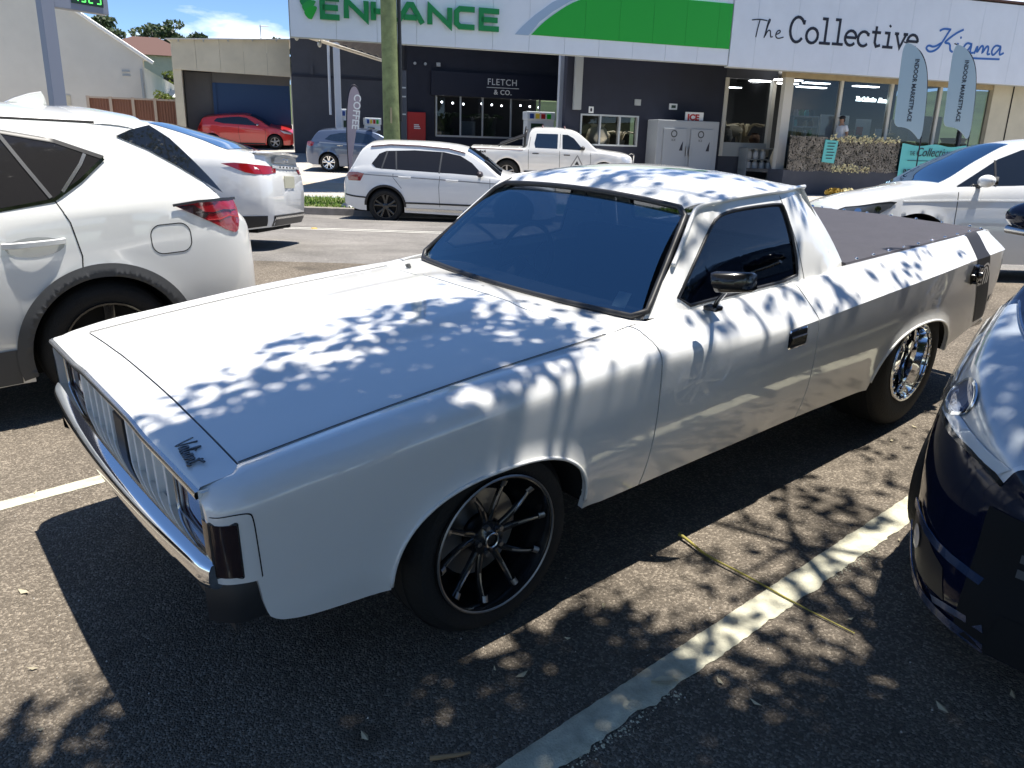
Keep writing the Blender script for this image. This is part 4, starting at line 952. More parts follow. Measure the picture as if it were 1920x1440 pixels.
mat('lamp_inner', (.72, .74, .76), .3, .3, coat=1.); mat('lamp_blue', (.03, .10, .30), .06, .5, coat=1.); mat('drl', (.88, .9, .92), .2, .1, coat=1.)
for sd in (1, -1):
    zl_ = tab([(.05, .66), (.10, .69), (.175, .697), (.275, .703), (.454, .722), (.62, .765), (.80, .845), (.93, .925)]); wt_ = tab([(.05, .04), (.12, .10), (.25, .145), (.42, .14), (.58, .105), (.76, .05), (.93, .01)])
    def lamp_grid(off):
        P = []
        for x in lin(.055, .92, 34):
            z1_ = K.z1(x); z0_ = min(zl_(x), z1_ - .004); y1_ = K.Y(x, z1_); ye_ = K.yedge(x); zt_ = K.top(x) - K.crown; row = [K.side(x, z, off, sd) for z in lin(z0_, z1_, 7)]
            for t in (.25, .5, .75, 1.):
                yy = (1 - t)**2*y1_ + 2*t*(1 - t)*(y1_ - K.rc*.25) + t*t*ye_; zz = (1 - t)**2*z1_ + 2*t*(1 - t)*(z1_ + K.rc*.8) + t*t*zt_
                row.append((K.xw(x, zz), sd*(yy + off*(1 - t)), zz + off*t))
            row += [K.topp(x, sd*(ye_ - wt_(x)*t), off) for t in (.25, .5, .75, 1.)]
            P.append(row)
        return P
    mb = MB(); G = lamp_grid(.003); mb.grid(G, flip=sd < 0); hd_ = mb.build('headlight', 'lamp_inner', blk, smooth=60)
    mb = MB(); mb.grid(lamp_grid(.020), flip=sd < 0); mb.build('lamp_lens', 'clear_lens', hd_, smooth=180)
    mb = MB(); mb.tube([(p[0], p[1], p[2] + .010) for p in [r[-1] for r in G]], .006, 6); mb.build('lamp_top_rim', 'lip_blue' if 'lip_blue' in MATS else mat('lip_blue', (.05, .09, .2), .22, .7, coat=.6), hd_, smooth=180)
    mb = MB(); mb.tube([r[0] for r in G], .008, 6); mb.build('lamp_seal', 'gap', hd_, smooth=180)
    cx, cz = .36, .79
    K.patch('lamp_projector', [(cx + .085*math.cos(a), cz + .052*math.sin(a)) for a in lin(0, 6.0, 20)], 'lamp_blue', hd_, sd=sd, off=.012, res=.03)
    K.strip('projector_ring', [(cx + .092*math.cos(a), cz + .058*math.sin(a)) for a in lin(0, 6.0, 20)], .012, 'chrome', hd_, .014, sd, True)
    K.strip('running_light', chaikin([(.06, .70), (.14, .722), (.26, .735), (.40, .735)], 2), .03, 'drl', hd_, .013, sd)
    K.strip('running_light', chaikin([(.50, .78), (.62, .82), (.80, .895)], 1), .03, 'drl', hd_, .012, sd)
    K.patch('fog_recess', [(.06, .26), (.16, .26), (.28, .31), (.33, .40), (.27, .42), (.15, .40), (.07, .35)], 'dark_plastic', blk, sd=sd, off=.004, res=.04)
    fg = K.strip('fog_trim', chaikin([(.01, .385), (.07, .395), (.15, .41), (.23, .42), (.28, .415)], 1), .024, 'lip_blue', blk, .016, sd)
    K.patch('fog_lamp', [(.20 + .035*math.cos(a), .345 + .035*math.sin(a)) for a in lin(0, 6.0, 14)], 'lamp_inner', blk, sd=sd, off=.010, res=.03)
    K.strip('lip_trim', chaikin([(.0, .205), (.08, .21), (.18, .225), (.28, .26), (.34, .31)], 2), .03, 'lip_blue', blk, .014, sd)
    K.strip('lip_trim', chaikin([(.0, .265), (.04, .255), (.08, .24)], 1), .02, 'lip_blue', blk, .013, sd)
    K.patch('side_window', [(1.55, 1.08), (3.0, 1.13), (3.3, 1.23), (2.9, 1.43), (2.1, 1.43), (1.85, 1.32)], 'dark_glass', blk, sd=sd, off=.005)
    mirror_part(blk, 1.68, sd*.78, 1.16, 'navy_paint', sd, 1.2)
    mb = MB(); mb.tube([(1.62, sd*.86, 1.155), (1.66, sd*1.04, 1.16)], .018, 8); mb.build('mirror_foot', 'dull_chrome', blk, smooth=60)
K.topglass('windscreen', 1.16, 1.96, .06, 'dark_glass', blk)
for k in range(4):
    mb = MB(); P = []
    for y in lin(-.28, .28, 15): P.append([K.end(y, z, .006, True) for z in (.44 + k*.045, .465 + k*.045)])
    mb.grid(P); mb.build('grille_bar', 'grey_plastic', blk)
K.patch('grille', [(-.29, .42), (.29, .42), (.29, .62), (-.29, .62)], 'gap', blk, kind='front', off=.003)
K.patch('lower_intake', [(-.30, .24), (.30, .24), (.28, .33), (-.28, .33)], 'gap', blk, kind='front', off=.008)
K.patch('bumper_shade_patch', [(-.40, .2), (.40, .2), (.40, .60), (-.40, .60)], 'gap', blk, kind='front', off=.005, res=.04)  # black patch painted in for shade, hides the nose mirroring bright ground
fit_wheels(blk, K, .325, .235, '10', 'machined')

# --- white sedan driving away
hs = R(-12)
def lane(xr, yr, L, rear=True):
    if rear: xr, yr = xr - L*math.cos(hs), yr - L*math.sin(hs)
    return on_ground(xr, yr, hs) if not rear else on_ground(xr + L*.5*math.cos(hs), yr + L*.5*math.sin(hs), hs) @ Matrix.Translation((-L*.5, 0, 0))
sed = thing('driving_sedan', 'white sedan with red tail lights driving away on the near lane', 'sedan', lane(-.85, 10.05, 4.885))
K = Skin(top=[(0, .55), (.08, .72), (.3, .82), (1.25, .98), (1.7, 1.20), (2.15, 1.385), (2.5, 1.435), (3.0, 1.44), (3.4, 1.41), (3.75, 1.335), (4.1, 1.24), (4.45, 1.13), (4.6, 1.112), (4.76, 1.105), (4.82, 1.095), (4.85, 1.04), (4.885, .93)],
         W=[(0, .5), (.1, .75), (.3, .86), (.8, .91), (2, .92), (3.8, .92), (4.3, .905), (4.6, .86), (4.76, .79), (4.85, .70), (4.885, .60)],
         belt=[(0, .6), (.4, .75), (1.2, .90), (2, .93), (3.6, .97), (4.2, 1.01), (4.6, 1.0), (4.885, .85)], bot=[(0, .25), (.3, .2), (4.4, .22), (4.885, .27)], arches=[(.95, .33, .37), (3.78, .33, .37)], tum=.5, curv=.25, rc=.045, crown=.035,
         tail=[(.2, -.07), (.35, -.01), (.55, 0.), (.8, -.015), (1.0, -.05), (1.1, -.02)], n=110)
K.body('body', 'white_paint', sed); K.under(sed)
for sd in (-1, 1):
    K.patch('side_window', [(1.85, 1.0), (3.5, 1.04), (3.85, 1.09), (3.62, 1.22), (3.1, 1.33), (2.5, 1.345), (2.2, 1.26)], 'dark_glass', sed, sd=sd, off=.005)
    handle(sed, K, 2.1, .86, 'white_paint', sd); handle(sed, K, 3.15, .88, 'white_paint', sd)
    tl = K.patch('tail_light', [(4.40, .955), (4.55, .967), (4.70, .962), (4.80, .95), (4.84, .94), (4.84, .855), (4.76, .85), (4.66, .87), (4.52, .92)], 'tail_red', sed, sd=sd, off=.006, res=.05)
    K.patch('tail_light_inner', [(sd*.74, .955), (sd*.40, .935), (sd*.44, .875), (sd*.72, .85)][::1], 'tail_red', tl, kind='rear', off=.006)
    K.strip('bumper_crease', [(4.35, .72), (4.6, .70), (4.8, .66)], .012, 'gap', sed, .001, sd) if False else None
K.topglass('windscreen', 1.3, 2.1, .06, 'dark_glass', sed); K.topglass('rear_window', 3.48, 4.43, .055, 'rear_blue_glass' if 'rear_blue_glass' in MATS else mat('rear_blue_glass', (.02, .06, .14), .03, spec=1., coat=1.), sed, off=.006, bow=0)
mb = MB(); P = []
for y in lin(-.70, .70, 21):
    e = Vector(K.end(y, 1.06)); P.append([(e.x - .12 - .10*(1 - abs(y)/.7)*0, y, 1.085), (e.x - .02, y, 1.112 - .02*abs(y)), (e.x + .025, y, 1.10 - .02*abs(y)), (e.x + .01, y, 1.082 - .02*abs(y)), (e.x - .05, y, 1.07)])
mb.grid(P); mb.build('boot_spoiler', 'white_paint', sed, smooth=40)
K.patch('boot_recess', [(-.40, 1.055), (.40, 1.055), (.44, .985), (-.44, .985)], 'boot_grey' if 'boot_grey' in MATS else mat('boot_grey', (.35, .36, .35), .3, coat=1.), sed, kind='rear', off=.004)
mb = MB(); P = []
for y in lin(-.52, .52, 17): e = K.end(y, .95); P.append([(e[0] + .002, y, .955), (e[0] + .016, y, .95), (e[0] + .016, y, .925), (e[0] + .002, y, .92)])
mb.grid(P); bar = mb.build('boot_garnish', 'white_paint', sed, smooth=40)
for k, y in enumerate((-.26, -.13, 0, .13, .26)):
    mb = MB(); e = K.end(y, .94); mb.box(e[0] + .015, e[0] + .020, y - .02, y + .02, .93, .948); mb.build('boot_letter', 'dark_plastic', sed)
mb = MB(); e = K.end(0, .80); mb.box(e[0] + .004, e[0] + .018, -.19, .19, .70, .84); mb.build('number_plate', 'plate', sed, bevel=.003)
for k in (-.02, .02): mb = MB(); e = K.end(0, 1.02); mb.ball((e[0] + .008, k*3, 1.02), .022, 8, (.3, 1, 1)); mb.build('boot_badge', 'chrome', sed, smooth=180)
K.patch('lower_bumper', [(-.60, .275), (.60, .275), (.60, .40), (-.60, .40)], 'dark_plastic', sed, kind='rear', off=.006); K.patch('bumper_trim', [(-.58, .355), (.58, .355), (.58, .38), (-.58, .38)], 'dull_chrome', sed, kind='rear', off=.012)
for sd in (-1, 1): K.patch('lower_side', [(4.20, .235), (4.50, .235), (4.84, .285), (4.84, .40), (4.5, .39), (4.20, .36)], 'dark_plastic', sed, sd=sd, off=.008, res=.03)
fit_wheels(sed, K, .33, .235, '5', 'machined')

# --- white hatchback driving up on the right
pol = thing('driving_hatchback', 'white hatchback facing left on the road behind the ute tray', 'car', lane(4.82 + 3.97*math.cos(hs), 7.98 + 3.97*math.sin(hs), 3.97))
K = Skin(top=[(0, .60), (.03, .70), (.10, .76), (.3, .83), (.7, .92), (.95, .975), (1.4, 1.23), (1.75, 1.395), (2.1, 1.45), (2.6, 1.465), (3.2, 1.44), (3.5, 1.40), (3.8, 1.08), (3.92, .98), (3.97, .8)],
         W=[(0, .50), (.03, .58), (.1, .67), (.25, .755), (.5, .81), (.9, .835), (2, .84), (3.3, .835), (3.7, .79), (3.9, .7), (3.97, .6)],
         belt=[(0, .62), (.3, .73), (.8, .84), (1.2, .89), (3.2, .95), (3.97, .8)], bot=[(0, .2), (.3, .18), (3.6, .2), (3.97, .28)], arches=[(.78, .31, .345), (3.24, .31, .345)], tum=.42, curv=.25, rc=.035, crown=.04, zm=.58,
         nose=[(.1, .05), (.2, .02), (.4, 0), (.6, .01), (.8, .06)], n=100)
K.body('body', 'white_paint', pol); K.under(pol)
mat('lamp_grey', (.10, .11, .12), .12, .3, coat=1.)
for sd in (-1, 1):
    wi = K.patch('side_window', [(1.12, .925), (1.35, .935), (2.95, .985), (3.05, 1.10), (2.8, 1.32), (2.2, 1.35), (1.8, 1.30), (1.55, 1.20)], 'dark_glass', pol, sd=sd, off=.005, res=.06)
    K.strip('window_bar', [(1.52, 1.19), (1.50, .94)], .02, 'dark_plastic', wi, .009, sd); K.strip('window_bar', [(2.25, 1.345), (2.28, .96)], .05, 'dark_plastic', wi, .009, sd)
    K.strip('door_seam', [(1.14, .87), (1.13, .6), (1.14, .28)], .006, 'gap', pol, .0015, sd); K.strip('door_seam', [(2.28, .95), (2.3, .6), (2.26, .28)], .006, 'gap', pol, .0015, sd)
    K.strip('body_crease', [(.62, .765), (1.2, .79), (2.4, .82), (3.3, .85)], .012, 'white_paint', pol, .006, sd, depth=.012)
    handle(pol, K, 2.12, .80, 'white_paint', sd, .2)
    hl = K.patch('headlight', [(.055, .665), (.12, .625), (.25, .605), (.36, .615), (.50, .70), (.555, .752), (.50, .757), (.36, .738), (.2, .708), (.1, .692)], 'lamp_grey', pol, sd=sd, off=.006, res=.04)
    for cx, cz, r_ in ((.38, .685, .03), (.20, .66, .03)): K.patch('lamp_bowl', [(cx + r_*math.cos(a), cz + r_*.9*math.sin(a)) for a in lin(0, 6.0, 12)], 'chrome', hl, sd=sd, off=.011, res=.02)
    K.strip('lamp_seal', [(.055, .665), (.1, .692), (.2, .708), (.36, .738), (.50, .757), (.555, .752)], .008, 'gap', hl, .009, sd)
    mirror_part(pol, 1.33, sd*.80, .925, 'white_paint', sd, 1.05)
K.topglass('windscreen', .99, 1.72, .055, 'polo_screen' if 'polo_screen' in MATS else glass('polo_screen', (.10, .17, .27), 1.9, 0., (.7, .88, 1.)), pol, off=.006)
K.patch('grille', [(-.50, .60), (.50, .60), (.50, .675), (-.50, .675)], 'gap', pol, kind='front', off=.004); K.patch('lower_grille', [(-.42, .3), (.42, .3), (.38, .42), (-.38, .42)], 'gap', pol, kind='front', off=.004)
for z in (.622, .652): K.patch('grille_bar', [(-.5, z - .006), (.5, z - .006), (.5, z + .006), (-.5, z + .006)], 'dull_chrome', pol, kind='front', off=.010)
mb = MB(); e = K.end(0, .64, 0, True); mb.lathe([(.052, -.018), (.060, -.022), (.066, -.018), (.066, 0)], 20, 'x', (e[0], 0, .64)); 
Me = Matrix(((0, 0, -1, e[0] - .012), (1, 0, 0, 0), (0, 1, 0, .64), (0, 0, 0, 1)))
mb.ribbon([(-.035, .04), (-.012, -.005), (0, .02), (.012, -.005), (.035, .04)], .012, Me, .006); mb.ribbon([(-.048, .012), (-.022, -.045), (0, -.005), (.022, -.045), (.048, .012)], .012, Me, .006); mb.build('front_badge', 'chrome', pol, smooth=40)
mb = MB(); mb.box(1.9, 2.05, -.6, -.2, .9, 1.15); mb.box(1.9, 2.05, .2, .6, .9, 1.15); mb.box(1.92, 2.0, -.5, -.3, 1.15, 1.3); mb.box(1.92, 2.0, .3, .5, 1.15, 1.3); mb.build('front_seats', 'grey_plastic', pol, bevel=.03, kind='stuff')
fit_wheels(pol, K, .305, .2, '5', 'machined')

# --- cars across the road (facing right): local +x runs from nose to tail, towards the left
hr = R(168)
def parked(xw_, yw_, L, heading=hr):
    """centre of the car at xw_, yw_"""
    return on_ground(xw_, yw_, heading) @ Matrix.Translation((-L/2, 0, 0))
tig = thing('parked_suv', 'white SUV with black wheels and roof rails parked on the far kerb', 'SUV', parked(1.98, 17.60, 4.49))
K = Skin(top=[(0, .68), (.05, .86), (.2, .95), (.9, 1.05), (1.15, 1.10), (1.6, 1.40), (1.95, 1.575), (2.2, 1.62), (2.8, 1.65), (3.5, 1.64), (3.95, 1.60), (4.06, 1.54), (4.32, 1.12), (4.42, 1.0), (4.49, .85)],
         W=[(0, .6), (.06, .75), (.2, .85), (.5, .90), (1, .918), (3.6, .918), (4.1, .89), (4.35, .82), (4.46, .72), (4.49, .66)],
         belt=[(0, .8), (.4, .92), (1.2, 1.02), (3.6, 1.07), (4.3, 1.08), (4.49, .85)], bot=[(0, .3), (.3, .24), (4.1, .25), (4.49, .36)], arches=[(.90, .36, .40), (3.58, .36, .40)], tum=.30, curv=.2, rc=.05)
K.body('body', 'white_paint', tig); K.under(tig)
for sd in (-1, 1):
    wi = K.patch('side_window', [(1.55, 1.075), (2.4, 1.08), (3.6, 1.10), (3.78, 1.125), (3.87, 1.20), (3.72, 1.40), (3.58, 1.46), (3.0, 1.50), (2.4, 1.495), (2.05, 1.44), (1.8, 1.31)], 'privacy_glass', tig, sd=sd, off=.005)
    for a, b in (((2.43, 1.49), (2.47, 1.08)), ((3.38, 1.47), (3.35, 1.10)), ((3.55, 1.46), (3.66, 1.11))): K.strip('window_bar', [a, b], .03, 'grey_plastic', wi, .009, sd)
    K.patch('quarter_trim', [(3.0, 1.50), (3.58, 1.462), (3.0, 1.515)], 'dark_plastic', wi, sd=sd, off=.006) if False else None
    K.strip('side_crease', [(.7, .90), (1.3, .93), (2.4, .955), (3.5, .975), (4.2, .985)], .02, 'crease_grey' if 'crease_grey' in MATS else mat('crease_grey', (.25, .25, .25), .4), tig, .002, sd)
    K.strip('door_seam', [(2.45, 1.07), (2.47, .8), (2.44, .4)], .008, 'gap', tig, .0015, sd); K.strip('door_seam', [(1.42, 1.02), (1.40, .7), (1.42, .4)], .008, 'gap', tig, .0015, sd); K.strip('door_seam', [(3.42, 1.09), (3.42, .95), (3.24, .74)], .008, 'gap', tig, .0015, sd)
    K.strip('lower_trim', [(1.30, .47), (2.4, .46), (3.18, .45)], .035, 'dark_plastic', tig, .010, sd); K.strip('lower_trim', [(3.99, .52), (4.25, .53), (4.44, .55)], .03, 'dark_plastic', tig, .010, sd); K.strip('sill_trim', [(1.32, .33), (3.16, .32)], .05, 'dull_chrome', tig, .010, sd)
    for xc in (.9, 3.58): K.patch('arch_cladding', ring(xc, .36, .395, .44), 'dark_plastic', tig, sd=sd, off=.012, res=.08)
    handle(tig, K, 2.20, .95, 'white_paint', sd, .26); handle(tig, K, 3.18, .965, 'white_paint', sd, .26)
    K.patch('tail_light', [(4.02, 1.0), (4.16, 1.02), (4.36, 1.01), (4.40, .93), (4.36, .84), (4.10, .85)], 'tail_red', tig, sd=sd, off=.006)
    K.strip('roof_rail', [(1.95, 1.50), (2.3, 1.565), (2.9, 1.59), (3.5, 1.585), (3.9, 1.535)], .02, 'maroon_rail' if 'maroon_rail' in MATS else mat('maroon_rail', (.10, .05, .055), .4), tig, .02, sd, depth=.025)
    K.patch('headlight', [(.12, .80), (.35, .83), (.55, .86), (.40, .74), (.16, .73)], 'lamp_inner', tig, sd=sd, off=.006)
    mirror_part(tig, 1.62, sd*.86, 1.06, 'mirror_dark' if 'mirror_dark' in MATS else mat('mirror_dark', (.05, .04, .045), .4), sd, 1.1)  # mirror housings in one plain dark colour
K.topglass('windscreen', 1.2, 1.92, .05, 'dark_glass', tig); K.topglass('rear_window', 4.08, 4.29, .02, 'dark_glass', tig)
fit_wheels(tig, K, .355, .25, 'double5', 'black_metal')

hat = thing('parked_hatchback', 'blue grey hatchback with silver wheels at the fuel pumps', 'car', parked(.42, 29.2, 4.34))
K = Skin(top=[(0, .6), (.05, .72), (.2, .8), (.9, .94), (1.1, .98), (1.55, 1.24), (1.95, 1.40), (2.3, 1.45), (2.8, 1.455), (3.5, 1.42), (3.85, 1.37), (3.95, 1.28), (4.16, 1.0), (4.28, .92), (4.34, .78)],
         W=[(0, .5), (.08, .68), (.25, .8), (.6, .87), (1.2, .895), (3.6, .895), (4.0, .86), (4.2, .78), (4.31, .68), (4.34, .6)],
         belt=[(0, .7), (.4, .8), (1.2, .92), (3.6, 1.0), (4.2, 1.0), (4.34, .8)], bot=[(0, .25), (.3, .2), (4, .22), (4.34, .3)], arches=[(.88, .32, .36), (3.5, .32, .36)], tum=.36, curv=.25, rc=.045)
K.body('body', 'blue_grey_paint', hat); K.under(hat)
for sd in (-1, 1):
    K.patch('side_window', [(1.6, .97), (3.3, 1.02), (3.62, 1.08), (3.45, 1.22), (3.1, 1.30), (2.5, 1.33), (2.1, 1.28)], 'blue_dark_glass', hat, sd=sd, off=.005)
    K.patch('tail_light', [(3.98, .96), (4.12, 1.0), (4.25, .97), (4.27, .86), (4.15, .82), (4.02, .86)], 'tail_red', hat, sd=sd, off=.006); K.strip('door_seam', [(2.35, .98), (2.37, .7), (2.34, .3)], .01, 'gap', hat, .002, sd)
    K.strip('shoulder_line', [(1.2, .90), (2.4, .93), (3.8, .97)], .03, 'dull_blue' if 'dull_blue' in MATS else mat('dull_blue', (.3, .33, .38), .3, coat=1.), hat, .003, sd); handle(hat, K, 2.2, .86, 'dull_chrome', sd); handle(hat, K, 3.1, .89, 'dull_chrome', sd)
    mirror_part(hat, 1.6, sd*.84, .98, 'blue_grey_paint', sd)
K.topglass('windscreen', 1.15, 1.92, .05, 'dark_glass', hat); K.topglass('rear_window', 3.93, 4.15, .02, 'dark_glass', hat)
fit_wheels(hat, K, .315, .22, 'double5', 'machined')

clio = thing('parked_hatchback', 'bright red hatchback parked in front of the garage opening', 'car', parked(-4.75, 37.7, 4.06, R(178)))
K = Skin(top=[(0, .5), (.05, .66), (.25, .8), (.8, .95), (1.0, .99), (1.45, 1.25), (1.85, 1.41), (2.2, 1.45), (2.7, 1.44), (3.3, 1.39), (3.7, 1.33), (3.80, 1.26), (3.95, .98), (4.02, .9), (4.06, .75)],
         W=[(0, .5), (.08, .66), (.25, .78), (.6, .85), (1.2, .87), (3.4, .87), (3.75, .84), (3.95, .75), (4.03, .66), (4.06, .6)],
         belt=[(0, .65), (.4, .78), (1.2, .9), (3.4, 1.02), (3.9, 1.02), (4.06, .8)], bot=[(0, .22), (.3, .18), (3.7, .2), (4.06, .3)], arches=[(.84, .32, .35), (3.43, .32, .35)], tum=.36, curv=.25, rc=.045)
K.body('body', 'red_paint', clio); K.under(clio)
for sd in (-1, 1):
    K.patch('side_window', [(1.5, .97), (2.9, 1.05), (3.3, 1.13), (3.2, 1.24), (2.8, 1.29), (2.3, 1.32), (1.95, 1.28)], 'dark_glass', clio, sd=sd, off=.005); K.patch('headlight', [(.10, .68), (.3, .72), (.6, .80), (.45, .68), (.16, .62)], 'lamp_inner', clio, sd=sd, off=.006)
    K.strip('door_seam', [(2.3, 1.0), (2.32, .7), (2.28, .28)], .01, 'gap', clio, .002, sd); K.strip('door_seam', [(1.22, .9), (1.2, .6), (1.24, .3)], .01, 'gap', clio, .002, sd); K.patch('sill_cladding', [(1.25, .2), (3.0, .2), (3.0, .29), (1.25, .27)], 'dark_plastic', clio, sd=sd, off=.008)
    K.patch('tail_light', [(3.82, .95), (3.93, .96), (4.0, .86), (3.93, .8), (3.84, .84)], 'tail_red', clio, sd=sd, off=.006); handle(clio, K, 2.12, .84, 'red_paint', sd); mirror_part(clio, 1.5, sd*.82, .97, 'dull_chrome', sd)
K.topglass('windscreen', 1.05, 1.82, .05, 'dark_glass', clio)
fit_wheels(clio, K, .31, .2, '5', 'steel')

ama = thing('work_ute', 'white dual cab work ute with sports bar and triangle logo at the fuel pumps', 'ute', parked(6.2, 26.35, 5.25))
K = Skin(top=[(0, .78), (.05, .98), (.15, 1.06), (.9, 1.16), (1.15, 1.20), (1.55, 1.50), (1.85, 1.70), (2.1, 1.765), (2.6, 1.80), (3.15, 1.78), (3.28, 1.74), (3.36, 1.65), (3.44, 1.20), (3.5, 1.165), (4.0, 1.155), (5.2, 1.15), (5.25, 1.12)],
         W=[(0, .65), (.06, .80), (.2, .90), (.6, .945), (1.2, .955), (5.0, .955), (5.2, .93), (5.25, .9)],
         belt=[(0, .85), (.4, 1.0), (1.2, 1.09), (3.3, 1.12), (3.6, 1.08), (5.25, 1.06)], bot=[(0, .42), (.3, .36), (1.5, .38), (4, .4), (5.25, .5)], arches=[(.95, .40, .44), (4.04, .40, .44)], tum=.26, curv=.15, rc=.045, crown=.03, zm=.75)
K.body('body', 'white_paint', ama); K.under(ama)
for sd in (-1, 1):
    K.patch('side_window', [(1.62, 1.15), (2.30, 1.155), (2.32, 1.60), (2.15, 1.60), (1.95, 1.50)], 'dark_glass', ama, sd=sd, off=.005); K.patch('side_window', [(2.46, 1.16), (3.16, 1.165), (3.20, 1.30), (3.14, 1.60), (2.46, 1.61)], 'blue_dark_glass', ama, sd=sd, off=.005)
    for pts in ([(2.38, 1.62), (2.38, .9), (2.36, .5)], [(1.40, 1.12), (1.38, .8), (1.42, .5)], [(3.32, 1.5), (3.38, 1.1), (3.36, .5)]): K.strip('door_seam', pts, .012, 'gap', ama, .002, sd)
    for xc in (.95, 4.04): K.patch('arch_flare', ring(xc, .40, .435, .53, 8, 172), 'white_paint', ama, sd=sd, off=.022, res=.08)
    handle(ama, K, 2.15, .99, 'dark_plastic', sd); handle(ama, K, 3.15, 1.0, 'dark_plastic', sd); mirror_part(ama, 1.66, sd*.90, 1.16, 'dark_plastic', sd, 1.15)
    K.patch('headlight', [(.10, .93), (.30, 1.0), (.42, 1.02), (.38, .86), (.15, .80)], 'lamp_inner', ama, sd=sd, off=.006); K.patch('side_step', [(1.5, .36), (3.5, .38), (3.5, .46), (1.5, .45)], 'dark_plastic', ama, sd=sd, off=.02)
    lg = K.strip('door_logo', [(1.60, .62), (2.02, .62), (1.81, .99)], .035, 'crease_grey', ama, .004, sd, True); K.patch('logo_mark', [(1.74, .70), (1.89, .70), (1.86, .75), (1.815, .82), (1.77, .75)], 'dark_plastic', lg, sd=sd, off=.005)
    mb = MB(); mx_ = Matrix(((-1 if sd > 0 else 1, 0, 0, 2.12 if sd > 0 else 1.5), (0, 0, sd, sd*(K.Y(1.8, .55) + .004)), (0, 1, 0, .525), (0, 0, 0, 1))); text_mesh(mb, 'surfco.com', .09, mx_, .004) if False else None
    mb = MB(); mb.tube(chaikin([(3.52, sd*.66, 1.17), (3.50, sd*.64, 1.55), (3.46, sd*.58, 1.66), (3.45, 0, 1.68)], 1), .04, 8); mb.tube([(3.50, sd*.64, 1.52), (4.35, sd*.72, 1.19)], .035, 8); mb.build('sports_bar', 'dark_plastic', ama, smooth=60)
    K.strip('tray_rail', [(3.55, 1.095), (5.2, 1.085)], .03, 'maroon_rail', ama, .004, sd)
    mb = MB(); Mt = Matrix(((-sd, 0, 0, 4.95 if sd > 0 else 4.55), (0, 0, sd, sd*(K.Y(4.8, .98) + .004)), (0, 1, 0, .965), (0, 0, 0, 1))); text_mesh(mb, '4x4', .11, Mt, .004, bold=.003, sx=1.3); mb.build('tray_lettering', 'dark_plastic', ama)
for x in (2.25, 2.95): mb = MB(); mb.tube([(x, -.66, 1.76), (x, -.6, 1.83), (x, .6, 1.83), (x, .66, 1.76)], .02, 6); mb.build('roof_bar', 'maroon_rail', ama, smooth=60)
mb = MB(); mb.tube([(-.02, -.5, 1.02), (-.05, -.3, 1.06), (-.05, .3, 1.06), (-.02, .5, 1.02)], .02, 6); mb.tube([(-.03, .45, .80), (-.05, .45, 1.05)], .02, 6); mb.build('bull_bar', 'dull_chrome', ama, smooth=60)
K.topglass('windscreen', 1.2, 1.83, .05, 'dark_glass', ama)
fit_wheels(ama, K, .39, .23, '5', 'steel')

drk = thing('parked_wagon', 'dark four wheel drive far left behind the white SUV roof', 'car', parked(-9.35, 25.6, 4.8, R(-8)))
K = Skin(top=[(0, .8), (.05, 1.0), (.2, 1.1), (1.0, 1.2), (1.2, 1.24), (1.6, 1.6), (1.9, 1.80), (2.3, 1.87), (3.4, 1.88), (4.3, 1.85), (4.5, 1.75), (4.68, 1.2), (4.76, 1.1), (4.8, .9)],
         W=[(0, .65), (.06, .8), (.2, .9), (.6, .94), (4.4, .94), (4.7, .88), (4.8, .75)], belt=[(0, .9), (.4, 1.03), (1.2, 1.13), (4.5, 1.18), (4.8, 1.0)], bot=[(0, .4), (.3, .35), (4.8, .42)], arches=[(.95, .4, .43), (3.75, .4, .43)], tum=.2, curv=.15)
K.body('body', 'dark_grey_paint', drk); K.under(drk)
for sd in (-1, 1):
    K.patch('side_window', [(1.7, 1.2), (4.3, 1.22), (4.25, 1.66), (2.1, 1.68)], 'dark_glass', drk, sd=sd, off=.005); K.patch('tail_light', [(4.45, 1.1), (4.68, 1.1), (4.62, 1.45), (4.48, 1.45)], 'tail_red', drk, sd=sd, off=.006)
    mb = MB(); mb.tube([(2.0, sd*.72, 1.88), (2.3, sd*.70, 1.93), (4.0, sd*.70, 1.93), (4.3, sd*.70, 1.87)], .02, 6); mb.build('roof_rail', 'dull_chrome', drk, smooth=60)
K.topglass('windscreen', 1.26, 1.86, .05, 'dark_glass', drk)
fit_wheels(drk, K, .38, .23, '5', 'steel')
# ------------------------------------------------------------------ buildings and street things, in the service station frame (u, v, z)
mat('fascia_white', (.70, .73, .79), .45, noise_amt=.05, noise_scale=1.2); mat('charcoal_wall', (.062, .066, .082), .75, noise_amt=.12, noise_scale=1.5, bump=.15, bump_scale=30)
mat('navy_wall', (.018, .021, .036), .7, noise_amt=.15, noise_scale=2); mat('navy_board', (.010, .012, .026), .5); mat('soffit_steel', (.06, .055, .06), .6); mat('grey_panel', (.34, .36, .36), .55)
mat('cream_wall', (.55, .50, .38), .8, noise_amt=.1, noise_scale=1.5); mat('tan_beam', (.42, .34, .21), .8, noise_amt=.2, noise_scale=3); mat('frame_cream', (.60, .57, .50), .5); mat('frame_grey', (.45, .46, .46), .4, .3)
mat('sign_green', (.008, .22, .055), .4); mat('bright_green', (.012, .36, .025), .4); mat('pale_blue', (.34, .44, .58), .4); mat('logo_navy', (.008, .06, .10), .4); mat('logo_green', (.02, .32, .05), .4)
mat('ink_black', (.010, .010, .022), .5); mat('ink_blue', (.03, .13, .42), .5); mat('sign_white', (.75, .75, .73), .5); mat('teal', (.13, .52, .52), .6); mat('flag_cloth', (.36, .47, .55), .75); mat('flag_mauve', (.36, .30, .33), .8)
